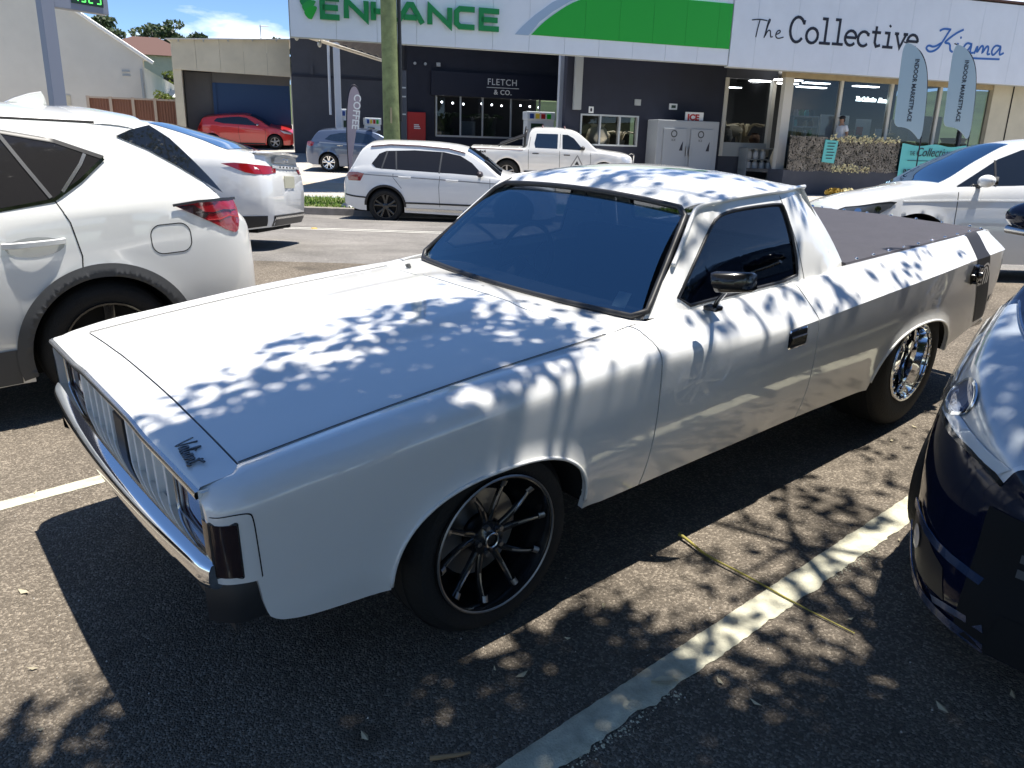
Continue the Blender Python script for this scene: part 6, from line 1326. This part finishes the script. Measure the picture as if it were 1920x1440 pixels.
for u in (-.52, .48): mb = MB(); mb.box(u, u + .04, 0, .35, 1.22, 2.98); mb.build('side', 'shelf_white', t)
jm = ['pot_cream', 'wood_brown', 'gas_white', 'sign_green', 'teal', 'dark_plastic']; k = 0
for z in (2.32, 2.64, 2.98):
    for u in (-.36, -.15, .06, .28):
        mb = MB(); mb.lathe([(0, 0), (.075, 0), (.085, .12), (.06, .17), (.065, .2), (0, .2)], 10, 'z', (u, .12, z)); tag(mb.build('jar', jm[k % 6], smooth=40, world=BLD @ Matrix.Translation((16.95, 1.75, 0))), ('jar on the %s board of the white shelf unit, %s from the left' % ({2.32: 'lower', 2.64: 'middle', 2.98: 'top'}[z], {-.36: 'first', -.15: 'second', .06: 'third', .28: 'fourth'}[u])), 'jar', 'jars on the shop shelf'); k += 1
disp('frame', 'tall white framed picture behind the person in the white shirt', 'picture', 18.15, 1.8, 1.9, 1.15, 'shelf_white'); disp('frame', 'white notice board with red print inside the market window', 'notice board', 19.1, 1.5, 2.32, .62, 'shelf_white'); disp('frame', 'small red print on the notice board in the market window', 'picture', 18.95, 1.47, 2.42, .26, 'red_enamel'); disp('pot', 'large cream basket behind the left feather flag', 'basket', 20.3, 2.0, 1.25, 1.1, 'pot_cream'); disp('frame', 'grey cabinet between the two feather flags inside the shop', 'cabinet', 21.1, 2.0, 2.2, .8, 'frame_cream')
disp('pot', 'dark round pot low inside the shop right of the right flag', 'pot', 22.2, 1.9, 1.25, .9, 'camo_dark'); disp('plant', 'leafy plant in the far right of the market window', 'plant', 22.5, 1.8, 1.25, 1.2, 'foliage_dull'); disp('plant', 'leafy indoor plant in the left glass of the navy shop front', 'plant', 7.0, 13.6, 2.0, 1.3, 'foliage_dull'); disp('plant', 'leafy indoor plant in the middle glass of the navy shop front', 'plant', 9.0, 14.0, 2.0, 1.3, 'foliage_dull'); disp('frame', 'pale counter in the second glass of the navy shop front', 'counter', 7.9, 13.4, 2.0, .7, 'grey_panel')
for i, (u, v, z, s_, m_, kd, nm) in enumerate(((16.2, 1.7, 1.25, .75, 'pot_cream', 'pot', 'basket'), (18.75, 1.6, 1.25, .8, 'wood_brown', 'pot', 'pot'), (19.3, 2.2, 1.25, 1.5, 'foliage_dull', 'plant', 'plant'), (20.0, 1.6, 2.1, .55, 'gas_white', 'frame', 'picture'), (20.75, 1.7, 1.25, .9, 'camo_leaf', 'pot', 'basket'), (21.35, 1.8, 1.25, 1.2, 'pot_cream', 'animal', 'carving'), (22.1, 2.3, 2.3, .7, 'shelf_white', 'frame', 'picture'), (23.3, 1.7, 1.25, 1.1, 'wood_brown', 'pot', 'pot'), (23.0, 2.6, 2.2, 1.0, 'frame_cream', 'frame', 'picture'))):
    disp(kd, '%s %s in the market window, item %s from the corner post' % (('pale', 'brown', 'green', 'white', 'woven', 'cream', 'framed', 'dark', 'tall')[i], nm, ('first', 'second', 'third', 'fourth', 'fifth', 'sixth', 'seventh', 'eighth', 'ninth')[i]), nm, u, v, z, s_, m_)
# --- feather flags
def feather(name, lab, u0, v0, outline, cloth, pole, txt, tsize, grp, tm='ink_black', tpos=None, trot=-90, tsx=1.):
    g = gb(u0 + pole[0][0], v0); t = Bthing(name, lab, 'flag', u0, v0, 0, grp)
    mb = MB(); n = len(outline); pts = chaikin(outline, 2, True); slab(mb, pts, -.006, .006); mb.build('cloth', cloth, t, recalc=True)
    mb = MB(); mb.tube(chaikin([(p[0], .02, p[1]) for p in ([(pole[0][0], g)] + pole)], 2), .018, 6); mb.build('pole', 'ink_black', t, smooth=180)
    mb = MB(); mb.lathe([(0, .08), (.16, .07), (.22, 0)], 12, 'z', (pole[0][0], 0, g)); mb.build('base', 'steel', t, smooth=40)
    if txt: mb = MB(); text_mesh(mb, txt, tsize, FT(tpos[0], -.010, tpos[1], R(trot)), .004, bold=.004, sx=tsx); mb.build('lettering', tm, t)
fo = [(-.20, 4.68), (.08, 4.66), (.34, 4.52), (.62, 4.22), (.78, 3.8), (.88, 3.1), (.93, 2.12), (.60, 2.40), (.33, 2.52), (-.10, 2.53), (-.12, 3.0), (-.19, 4.0)]
feather('feather_flag', 'left pale blue INDOOR MARKETPLACE feather flag in front of the shop', 16.06, -3.5, fo, 'flag_cloth', [(.93, 2.1), (.90, 3.1), (.80, 3.82), (.64, 4.24), (.36, 4.55), (-.18, 4.70)], 'INDOOR MARKETPLACE', .20, 'marketplace flags', tpos=(.26, 4.30), trot=-88, tsx=.74)
fo2 = [(p[0] - .03, p[1] + .06) for p in fo]
feather('feather_flag', 'right pale blue INDOOR MARKETPLACE feather flag in front of the shop', 17.78, -3.5, fo2, 'flag_cloth', [(.90, 2.16), (.87, 3.16), (.77, 3.88), (.61, 4.30), (.33, 4.61), (-.21, 4.76)], 'INDOOR MARKETPLACE', .20, 'marketplace flags', tpos=(.23, 4.36), trot=-88, tsx=.74)
feather('teardrop_flag', 'mauve teardrop COFFEE flag standing behind the white SUV on the verge', 1.05, -3.3, [(0, .9), (-.02, 1.9), (.01, 2.5), (.06, 2.78), (.16, 2.92), (.25, 2.84), (.31, 2.64), (.26, 2.28), (.15, 1.75), (.04, 1.05)], 'flag_mauve', [(0, .9), (-.025, 1.9), (.0, 2.5), (.05, 2.80), (.15, 2.95), (.26, 2.86)], 'COFFEE', .22, 'coffee flag', 'sign_white', (.17, 2.74), -96)
# --- timber power pole with conduit
x, y = b2w(2.15, -2.5); g = gz(x, y); t = Bthing('power_pole', 'thick green tinged timber power pole standing on the verge', 'pole', 2.17, -2.5, 0)
mb = MB(); P = []
for z in lin(g - .1, 11, 30):
    r_ = .212 - .006*(z - g); P.append([(-.012*(z - 2) + r_*math.cos(a)*(1 + .05*noise.noise(Vector((a*2, z*.5, 0)))), r_*math.sin(a)*(1 + .05*noise.noise(Vector((a*2, z*.5, 3)))), z) for a in lin(0, 6.283*23/24, 24)])
mb.grid(P, cv=True); mb.build('trunk', 'timber_pole', t, smooth=60)
mb = MB(); mb.tube([(.22, -.05, 2.2), (.21, -.05, 4.0), (.13, -.05, 10.5)], .045, 8); mb.build('conduit', 'dark_plastic', t, smooth=60)
mb = MB(); mb.box(.21, .36, -.06, .06, 1.2, 3.35); o = mb.build('meter_strip', 'charcoal_wall', t)
for z in (1.55, 2.35, 2.75, 2.95): mb = MB(); mb.box(.24, .34, -.075, -.061, z, z + .03); mb.build('strap', 'frame_grey', o)
mb = MB(); mb.box(-.06, -.02, -.225, -.205, 2.15, 2.5); mb.build('tag_plate', 'tan_beam', t)
# --- price sign
x, y = b2w(-5.2, -1.5); t = thing('price_sign', 'tall grey pylon with a green digital fuel price', 'price sign', BLD @ Matrix.Translation((-5.2, -1.5, 0)) @ Matrix.Rotation(R(38), 4, 'Z'))
g = gb(-5.2, -1.5); mat('pylon_grey', (.22, .24, .30), .5)
mb = MB(); mb.box(-.14, .14, -.12, .12, g, 8.0); mb.build('pylon', 'pylon_grey', t, bevel=.01); mb = MB(); mb.box(.14, 1.36, -.12, .12, 4.33, 8.0); bx_ = mb.build('sign_box', 'pylon_grey', t, bevel=.015)
mb = MB(); mb.box(.52, 1.24, -.135, -.121, 4.47, 4.95); mb.build('screen', 'screen_dark', bx_)
seg = {'1': 'bc', '9': 'abcdfg', '2': 'abged', '5': 'acdfg'}; sp_ = {'a': ((0, 2), (1, 2)), 'b': ((1, 1), (1, 2)), 'c': ((1, 0), (1, 1)), 'd': ((0, 0), (1, 0)), 'e': ((0, 0), (0, 1)), 'f': ((0, 1), (0, 2)), 'g': ((0, 1), (1, 1))}
for k, ch in enumerate('1929'):
    mb = MB()
    for s_ in seg[ch]: mb.ribbon([(p[0]*.085, p[1]*.15) for p in sp_[s_]], .026, FT(.58 + k*.165 + (.02 if k == 3 else 0), -.137, 4.53), .004)
    mb.build('digit', 'led_green', bx_)
# --- garage on the left
ga = Bthing('garage', 'cream fronted workshop garage with a wide dark opening', 'building')
for i, (a, b) in enumerate(zip(lin(-4.22, .42, 6)[:-1], lin(-4.22, .42, 6)[1:])):
    f0, f1 = (a + 4.22)/4.64, (b + 4.22)/4.64; mb = MB(); slab(mb, [(a + .004, 4.30 - .07*f0), (b - .004, 4.30 - .07*f1), (b - .004, 5.42 + .25*min(1, f1*1.2)), (a + .004, 5.42 + .25*min(1, f0*1.2))], 14.4, 14.5); mb.build('fascia_panel', 'cream_wall', ga)
wall('jamb', 'cream_wall', -4.22, -3.9, 14.45, 14.7, 1.0, 4.3, ga); wall('jamb', 'frame_cream', .40, .48, 14.38, 14.6, 1.0, 4.25, ga); wall('side_wall', 'cream_wall', -4.22, -4.1, 14.7, 22, 1.0, 5.4, ga); wall('back_wall', 'garage_grey', -4.1, .4, 17.5, 17.6, 1.0, 5.4, ga)
wall('inner_wall', 'garage_grey', -3.9, -2.78, 15.6, 15.7, 1.0, 4.3, ga); wall('blue_screen', 'garage_blue', -2.76, .38, 15.4, 15.46, 2.3, 3.92, ga); wall('header', 'garage_grey', -2.78, .4, 15.38, 15.5, 3.92, 4.35, ga); wall('dark_wall', 'navy_wall', -2.78, .4, 15.4, 15.46, 1.2, 2.3, ga); wall('screen_post', 'garage_blue', -2.80, -2.66, 15.34, 15.4, 2.2, 3.9, ga)
mb = MB(); mb.box(-4.35, .6, 14.2, 20, 5.45, 5.52, Matrix.Translation((0, 0, .0))); mb.build('roof', 'frame_cream', ga) if False else None
mb = MB(); mb.add([(-4.4, 14.25, 5.44), (.6, 14.25, 5.72), (.6, 22, 5.9), (-4.4, 22, 5.6), (-4.4, 14.25, 5.39), (.6, 14.25, 5.67)], [(0, 1, 2, 3), (0, 4, 5, 1)]); mb.build('roof', 'frame_cream', ga)
for k in range(5): mb = MB(); mb.tube([(-3.9 + k*.95, 14.3, 5.44 + .06*k), (-3.9 + k*.95, 14.3, 5.34 + .06*k)], .03, 6); mb.build('bracket', 'grey_panel', ga)
mb = MB(); mb.tube([(-.7, 17, 5.7), (-.7, 17, 6.5)], .02, 5); mb.tube([(-.75, 17, 6.45), (-.35, 17, 6.45)], .02, 5); mb.build('aerial', 'steel', ga)
# --- white gabled hall far left
ha = Bthing('gabled_hall', 'large white painted brick hall with a sloping roof edge at far left', 'building')
mb = MB(); slab(mb, [(-22, 1.0), (-6.5, 1.0), (-6.5, 5.3), (-6.3, 5.34), (-9.2, 7.30), (-13.5, 10.2), (-22, 10.2)], 24, 24.5); hw = mb.build('wall', 'brick_white', ha)
z = 1.6
while z < 10:
    umax = -6.52 if z < 5.3 else -6.3 - (z - 5.34)*1.48; mb = MB(); mb.box(-22, umax - .05, 23.997, 24.0, z, z + .012); mb.build('course_line', 'brick_white', hw); z += .55
mb = MB(); mb.tube([(-13.6, 23.9, 10.32), (-9.2, 23.9, 7.36), (-6.0, 23.9, 5.20)], .09, 6); mb.build('barge_board', 'sign_white', ha); mb = MB(); mb.add([(-13.6, 23.8, 10.36), (-5.95, 23.8, 5.24), (-5.95, 40, 5.24), (-13.6, 40, 10.36)], [(0, 1, 2, 3)]); mb.build('roof', 'roof_pale', ha)
for z0, z1 in ((4.72, 4.80), (4.52, 4.60)): wall('wall_vent', 'grey_panel', -7.5, -7.15, 23.95, 24, z0, z1, ha)
wall('side_wall', 'brick_white', -6.9, -6.5, 24.5, 40, 1.0, 5.0, ha); wall('downpipe', 'grey_panel', -6.66, -6.56, 23.9, 24, 1.5, 4.9, ha); wall('hatch_frame', 'cream_wall', -8.0, -6.7, 23.93, 24.0, 3.10, 3.42, ha); wall('door', 'cream_wall', -11.0, -10.0, 23.96, 24.0, 1.2, 3.5, ha)
# --- brown fence
fe = Bthing('panel_fence', 'brown ribbed metal fence with pale posts between the hall and the garage', 'fence'); zs_ = 3.33
for a, b in zip(lin(-8.5, -4.7, 5)[:-1], lin(-8.5, -4.7, 5)[1:]):
    mb = MB(); us = lin(a + .05, b - .05, 29); mb.grid([[(u, 20 + (.02 if i % 4 in (1, 2) else 0), 1.0), (u, 20 + (.02 if i % 4 in (1, 2) else 0), 3.28)] for i, u in enumerate(us)]); mb.build('fence_panel', 'fence_brown', fe)
    mb = MB(); mb.box(a, b, 19.97, 20.05, 3.26, 3.34); mb.build('top_rail', 'fence_post', fe)
for u in lin(-8.5, -4.7, 5): mb = MB(); mb.box(u - .06, u + .06, 19.93, 20.06, 1.0, 3.36); mb.build('fence_post', 'fence_post', fe)
# --- houses on the slope behind
def house(lab, u, v, w, d, z0, zw, zr, wm, rm):
    h = Bthing('house', lab, 'house', u, v, 0, 'houses on the hill'); mb = MB(); mb.box(-w/2, w/2, 0, d, z0, zw); mb.build('wall', wm, h)
    mb = MB(); mb.add([(-w/2 - .4, -.4, zw), (w/2 + .4, -.4, zw), (w/2 + .4, d + .4, zw), (-w/2 - .4, d + .4, zw), (-w*.12, d/2, zr), (w*.12, d/2, zr)], [(0, 1, 5, 4), (1, 2, 5), (2, 3, 4, 5), (3, 0, 4), (0, 3, 2, 1)]); mb.build('roof', rm, h)
    for s in (-.25, .25): mb = MB(); mb.box(s*w - .6, s*w + .6, -.03, 0, (z0 + zw)/2 - .2, (z0 + zw)/2 + .9); o = mb.build('window', 'frame_cream', h); mb = MB(); mb.box(s*w - .5, s*w + .5, -.05, -.031, (z0 + zw)/2 - .1, (z0 + zw)/2 + .8); mb.build('pane', 'dark_glass', o)
house('hillside house with a brown tiled roof above the fence', -10.0, 52, 8, 7, 3.5, 7.9, 9.6, 'cream_wall', 'roof_brown'); house('low house with a pale metal roof behind the fence', -5.6, 34, 5, 5, 1.5, 4.0, 4.6, 'cream_wall', 'roof_pale'); house('pale roofed house right of the brown roofed one on the hill', -5.5, 60, 7, 7, 3.5, 8.2, 9.4, 'brick_white', 'roof_pale')
# --- person on the deck
def skin_body(name, joints, bones, m, parent, lv=2):
    me = bpy.data.meshes.new(name); me.from_pydata([j[0] for j in joints], bones, []); o = bpy.data.objects.new(name, me); link(o, parent); me.materials.append(getm(m))
    o.modifiers.new('skin', 'SKIN'); me.skin_vertices or None
    bm = bmesh.new(); bm.from_mesh(me); sl = bm.verts.layers.skin.verify()
    bm.verts.ensure_lookup_table()
    for i, v in enumerate(bm.verts): v[sl].radius = (joints[i][1], joints[i][2] if len(joints[i]) > 2 else joints[i][1]); v[sl].use_root = (i == 0)
    bm.to_mesh(me); bm.free(); s = o.modifiers.new('sub', 'SUBSURF'); s.levels = lv; s.render_levels = lv
    return o
pe = Bthing('person', 'person in a white t-shirt and black cap walking left on the shop deck', 'person', 17.68, .78, 1.22)
J = [((0, 0, .92), .13, .16), ((-.01, 0, 1.12), .12, .155), ((-.02, 0, 1.34), .125, .17), ((-.03, 0, 1.47), .07, .10), ((-.05, 0, 1.54), .055), ((-.06, 0, 1.64), .085, .075), ((-.05, 0, 1.71), .07), ((-.02, -.19, 1.40), .06), ((.04, -.23, 1.16), .045), ((-.08, -.22, .94), .035), ((-.02, .19, 1.40), .06), ((.06, .23, 1.15), .045), ((.0, .22, .92), .035), ((-.03, -.09, .86), .085), ((-.10, -.10, .48), .06), ((-.02, -.10, .08), .045), ((-.14, -.10, .04), .04), ((.03, .09, .86), .085), ((.06, .10, .48), .06), ((.16, .10, .10), .045), ((.04, .10, .04), .04)]
B_ = [(0, 1), (1, 2), (2, 3), (3, 4), (4, 5), (5, 6), (2, 7), (7, 8), (8, 9), (2, 10), (10, 11), (11, 12), (0, 13), (13, 14), (14, 15), (15, 16), (0, 17), (17, 18), (18, 19), (19, 20)]
skin_body('body', J, B_, 'skin_tone', pe)
skin_body('t_shirt', [((0, 0, .93), .155, .185), ((-.01, 0, 1.12), .145, .18), ((-.02, 0, 1.34), .15, .195), ((-.03, 0, 1.45), .085, .12), ((-.02, -.19, 1.40), .08), ((.025, -.225, 1.24), .07), ((-.02, .19, 1.40), .08), ((.035, .225, 1.23), .07)], [(0, 1), (1, 2), (2, 3), (2, 4), (4, 5), (2, 6), (6, 7)], 'shirt_white', pe)
skin_body('jeans', [((0, 0, .92), .145, .175), ((-.03, -.09, .86), .10), ((-.10, -.10, .48), .075), ((-.02, -.10, .10), .06), ((.03, .09, .86), .10), ((.06, .10, .48), .075), ((.16, .10, .12), .06)], [(0, 1), (1, 2), (2, 3), (0, 4), (4, 5), (5, 6)], 'denim', pe)
mb = MB(); mb.ball((-.05, 0, 1.70), .098, 12, (1.05, .95, .75)); mb.ball((-.16, 0, 1.69), .07, 10, (1.0, .9, .14)); mb.build('cap', 'cap_black', pe, smooth=180); mb = MB(); mb.ball((.0, 0, 1.62), .075, 10, (.7, .95, 1.1)); mb.build('hair', 'cap_black', pe, smooth=180)
mb = MB(); mb.ball((-.152, 0, 1.625), .018, 8, (1.2, .8, 1.1)); mb.build('nose', 'skin_tone', pe, smooth=180)
# ------------------------------------------------------------------ trees
def leafmat(name, col, tr=.35):
    m = bpy.data.materials.new(name); m.use_nodes = True; MATS[name] = m; ns, ls = nodes(m); b = ns['Principled BSDF']; out = ns['Material Output']
    tc = ns.new('ShaderNodeTexCoord'); nz = ns.new('ShaderNodeTexNoise'); nz.inputs['Scale'].default_value = 1.3; nz.inputs['Detail'].default_value = 5; ls.new(tc.outputs['Object'], nz.inputs['Vector'])
    rp = ns.new('ShaderNodeValToRGB'); rp.color_ramp.elements[0].color = (*[c*.6 for c in col], 1); rp.color_ramp.elements[1].color = (*[min(1, c*1.5) for c in col], 1); rp.color_ramp.elements[0].position = .3; rp.color_ramp.elements[1].position = .7
    ls.new(nz.outputs[0], rp.inputs[0]); ls.new(rp.outputs[0], b.inputs['Base Color']); b.inputs['Roughness'].default_value = .5
    tl = ns.new('ShaderNodeBsdfTranslucent'); ls.new(rp.outputs[0], tl.inputs[0]); mx = ns.new('ShaderNodeMixShader'); mx.inputs[0].default_value = tr
    ls.new(b.outputs[0], mx.inputs[1]); ls.new(tl.outputs[0], mx.inputs[2]); ls.new(mx.outputs[0], out.inputs[0]); return m
leafmat('shade_leaf', (.055, .085, .03), .15); leafmat('gum_leaf', (.07, .10, .045)); leafmat('dark_leaf', (.035, .06, .02)); leafmat('yellow_leaf', (.13, .16, .035))
mat('bark', (.16, .13, .10), .9, noise_amt=.35, noise_scale=4, bump=.6, bump_scale=18); mat('pale_bark', (.33, .29, .24), .85, noise_amt=.25, noise_scale=3)
# the tree whose crown hangs over the bays (its trunk stands behind and right of the camera); sun slants (.235, .02, 1) in the car park frame
edge_y = tab([(-2.6, -.25), (-1.6, -.02), (-1.0, -.12), (-.7, -.10), (0, .10), (.55, .36), (.95, .55), (1.5, .68), (1.9, .55), (2.15, .05), (2.45, -.50), (2.8, -.72), (3.15, -.82), (3.4, -1.25), (3.8, -1.9), (4.4, -2.8)])
rs = np.random.RandomState(11); clumps = []
def cover(x, y):
    d = edge_y(x) - y
    if d < 0: return 0.
    if x < -.93: return .56 if y > -.45 else .95
    if y > -.80:
        if x < .10: return .56 + .52*sstep(.08, .42, d)
        if x < .9: return .60
        return .54
    if y > -1.06: return .76 if x < -.55 else .54 if x < -.2 else .43
    if y > -1.7: return 1.05 if x < .1 else (.72 if x < 2.1 else .42)
    return 1.2
k = 0
while len(clumps) < 2300 and k < 20000:
    k += 1; x = rs.uniform(-2.7, 4.4); y = rs.uniform(-4.6, .8)
    if math.hypot((x - .7)/3.9, (y + 2.2)/3.1) > 1.0: continue
    c = cover(x, y); n_ = .5 + .5*noise.noise(Vector((x*2.3, y*2.3, 4.2))) + .22*noise.noise(Vector((x*6.1, y*6.1, 1.2)))
    if -1.06 < y < -.8 and x > -.6: n_ = .5 + .55*noise.noise(Vector((x*4.2, 7.7, 0))) + .25*noise.noise(Vector((x*11, 2.2, 0)))
    if n_ > c + (.12 if c > .9 else -.05) or c <= 0: continue
    h = rs.uniform(4.4, 6.2) + .5*math.sin(x*2 + y); r_ = rs.uniform(.07, .13) if c < .8 else rs.uniform(.11, .22)
    clumps.append(((x + .235*h, y - .038*h, h), r_*1.15, r_, r_*.6))
for _ in range(40):
    x = rs.uniform(-1.0, -.62); y = rs.uniform(-1.1, -.55); h = rs.uniform(4.6, 6.0); clumps.append(((x + .235*h, y - .038*h, h), .2, .18, .11))
for _ in range(420):  # unseen extra foliage, added to cut sky light from behind the camera
    a_ = rs.uniform(0, 6.28); d_ = rs.uniform(0, 1)**.5; x = 1.2 + 4.6*d_*math.cos(a_); y = -7.2 + 3.4*d_*math.sin(a_); h = rs.uniform(3.6, 6.8); r_ = rs.uniform(.22, .42); clumps.append(((x, y, h), r_, r_, r_*.55))
for _ in range(520):
    x = rs.uniform(-2.6, 3.6); y = rs.uniform(-3.6, -1.75)
    if noise.noise(Vector((x*1.9, y*1.9, 9.1))) > .18 or edge_y(x) < y + .7: continue
    h = rs.uniform(4.2, 6.4); r_ = rs.uniform(.14, .24); clumps.append(((x + .235*h, y - .038*h, h), r_, r_, r_*.6))
for _ in range(330):
    x = rs.uniform(-1.35, .35); y = rs.uniform(-2.3, -1.0)
    if x > -.1 and noise.noise(Vector((x*3, y*3, 5.5))) > .15: continue
    h = rs.uniform(4.2, 6.4); r_ = rs.uniform(.12, .2); clumps.append(((x + .235*h, y - .038*h, h), r_, r_, r_*.6))
for _ in range(150):
    x = rs.uniform(-2.4, -1.0); y = rs.uniform(-1.4, -.30)
    if noise.noise(Vector((x*2.6, y*2.6, 3.5))) > .12: continue
    h = rs.uniform(4.2, 6.4); r_ = rs.uniform(.08, .16); clumps.append(((x + .235*h, y - .038*h, h), r_, r_, r_*.6))
tree = thing('overhanging_tree', 'leafy tree whose crown hangs over the car park and shades the ute', 'tree', LOT)
mb = MB(); leaf_cloud(mb, clumps, 128000, .06, .8, 1.6); mb.build('crown', 'shade_leaf', tree)
mb = MB(); base = Vector((1.6, -6.6, 0)); fork = Vector((1.7, -5.6, 3.2))
mb.tube([tuple(base), tuple(base.lerp(fork, .5) + Vector((.1, .05, .1))), tuple(fork)], [.24, .19, .15], 12)
tg_ = [Vector((clumps[i][0])) for i in rs.choice(len(clumps), 34, replace=False)]
mains = [Vector((x, y, z)) for x, y, z in ((.2, -3.4, 4.6), (1.6, -2.6, 4.9), (3.0, -3.4, 4.7), (1.2, -1.2, 4.9), (2.4, -1.4, 4.8), (-.3, -1.6, 4.7))]
for m_ in mains[:3]: mb.tube(chaikin([tuple(fork), tuple(fork.lerp(m_, .5) + Vector((0, 0, .35))), tuple(m_)], 1), [.10, .085, .07, .05] if False else .06, 8)
for a, b in ((1, 3), (1, 4), (0, 5)): mb.tube([tuple(mains[a]), tuple(mains[b])], [.045, .025], 6)
for p in tg_:
    m_ = min(mains, key=lambda q: (q - p).length); mb.tube([tuple(m_), tuple(m_.lerp(p, .5) + Vector((0, 0, .12))), tuple(p)], [.022, .014, .006], 5)
mb.build('trunk', 'bark', tree, smooth=60)
def far_tree(lab, M, h, w, leaf, bark, n, ls_, seed, grp, lean=0., gaps=1.):
    rr = np.random.RandomState(seed); t = thing('tree', lab, 'tree', M, grp); cl = []
    for i in range(int(12*gaps)):
        a = rr.uniform(0, 6.28); d = rr.uniform(0, 1)**.6*w*.42; z = h*rr.uniform(.45, .95); s = w*rr.uniform(.10, .2)
        cl.append(((d*math.cos(a), d*math.sin(a), z), s*1.2, s*1.1, s*.62))
    mb = MB(); np.random.seed(seed); leaf_cloud(mb, cl, n, ls_, .6, 1.5); mb.build('crown', leaf, t)
    mb = MB(); mb.tube([(0, 0, -.5), (lean*.2, 0, h*.3), (lean*.4, 0, h*.55)], [h*.028, h*.022, h*.014], 8)
    for c in cl: mb.tube([(lean*.25, 0, h*.38), ((c[0][0])*.5, c[0][1]*.5, h*.38 + (c[0][2] - h*.38)*.6), c[0]], [h*.012, h*.008, h*.003], 5)
    mb.build('trunk', bark, t, smooth=60); return t
def Bm(u, v, z): return BLD @ Matrix.Translation((u, v, z))
far_tree('tall open gum tree above the hall roof edge', Bm(-12.6, 62, 3.4), 8.6, 5.6, 'gum_leaf', 'pale_bark', 2600, .26, 3, 'trees behind the buildings', gaps=1.1)
far_tree('rounded gum tree behind the brown roofed house', Bm(-10.0, 66, 3.5), 9.0, 5.5, 'gum_leaf', 'pale_bark', 2600, .26, 5, 'trees behind the buildings')
far_tree('gum tree right of the brown roofed house on the hill', Bm(-7.6, 64, 3.5), 8.0, 4.6, 'dark_leaf', 'pale_bark', 1800, .26, 8, 'trees behind the buildings')
far_tree('dark tree top peeking out behind the canopy corner', Bm(1.6, 62, 3.5), 8.4, 3.0, 'dark_leaf', 'bark', 1400, .22, 9, 'trees behind the buildings')
far_tree('yellow green garden tree beside the garage wall', Bm(-5.35, 23.5, .9), 3.4, 1.9, 'yellow_leaf', 'bark', 2200, .10, 12, 'trees behind the buildings', gaps=1.4)
far_tree('low green tree behind the pale roofed house', Bm(-5.6, 43, 3.0), 3.3, 4.2, 'yellow_leaf', 'bark', 1500, .2, 14, 'trees behind the buildings')
mat('planter_leaf', (.30, .2, .03), .8)
for i, (u, v) in enumerate(((16.9, -.25), (17.5, -.2))):
    t = thing('garden_plant', ('low yellow leafed plant against the deck wall, %s one' % ('left', 'right')[i]), 'plant', Bm(u, v, gb(u, v)), 'plants below the deck'); mb = MB(); np.random.seed(40 + i); leaf_cloud(mb, [((0, 0, .14), .35, .14, .13)], 260, .07, .3, 1.5); mb.build('foliage', 'gold_leaf' if i else 'planter_leaf', t)
    mb = MB(); mb.tube([(0, 0, 0), (0, 0, .12)], .012, 5); mb.build('stem', 'bark', t)
# things behind the camera that the paint and glass mirror: trees along the far side of the lawn and a row of houses
for i, (x, y, h, w) in enumerate(((9, -13, 8, 7), (17, -14, 9, 8), (1, -19, 9, 8), (-9, -17, 8, 7), (26, -10, 8, 7), (-18, -12, 8, 7))):
    far_tree('broad park tree %s behind the car park' % ('first', 'second', 'third', 'fourth', 'fifth', 'sixth')[i], Matrix.Translation((x, y, gz(x, y))), h, w, 'dark_leaf' if i % 2 else 'gum_leaf', 'bark', 2600, .32, 60 + i, 'park trees', gaps=1.6)
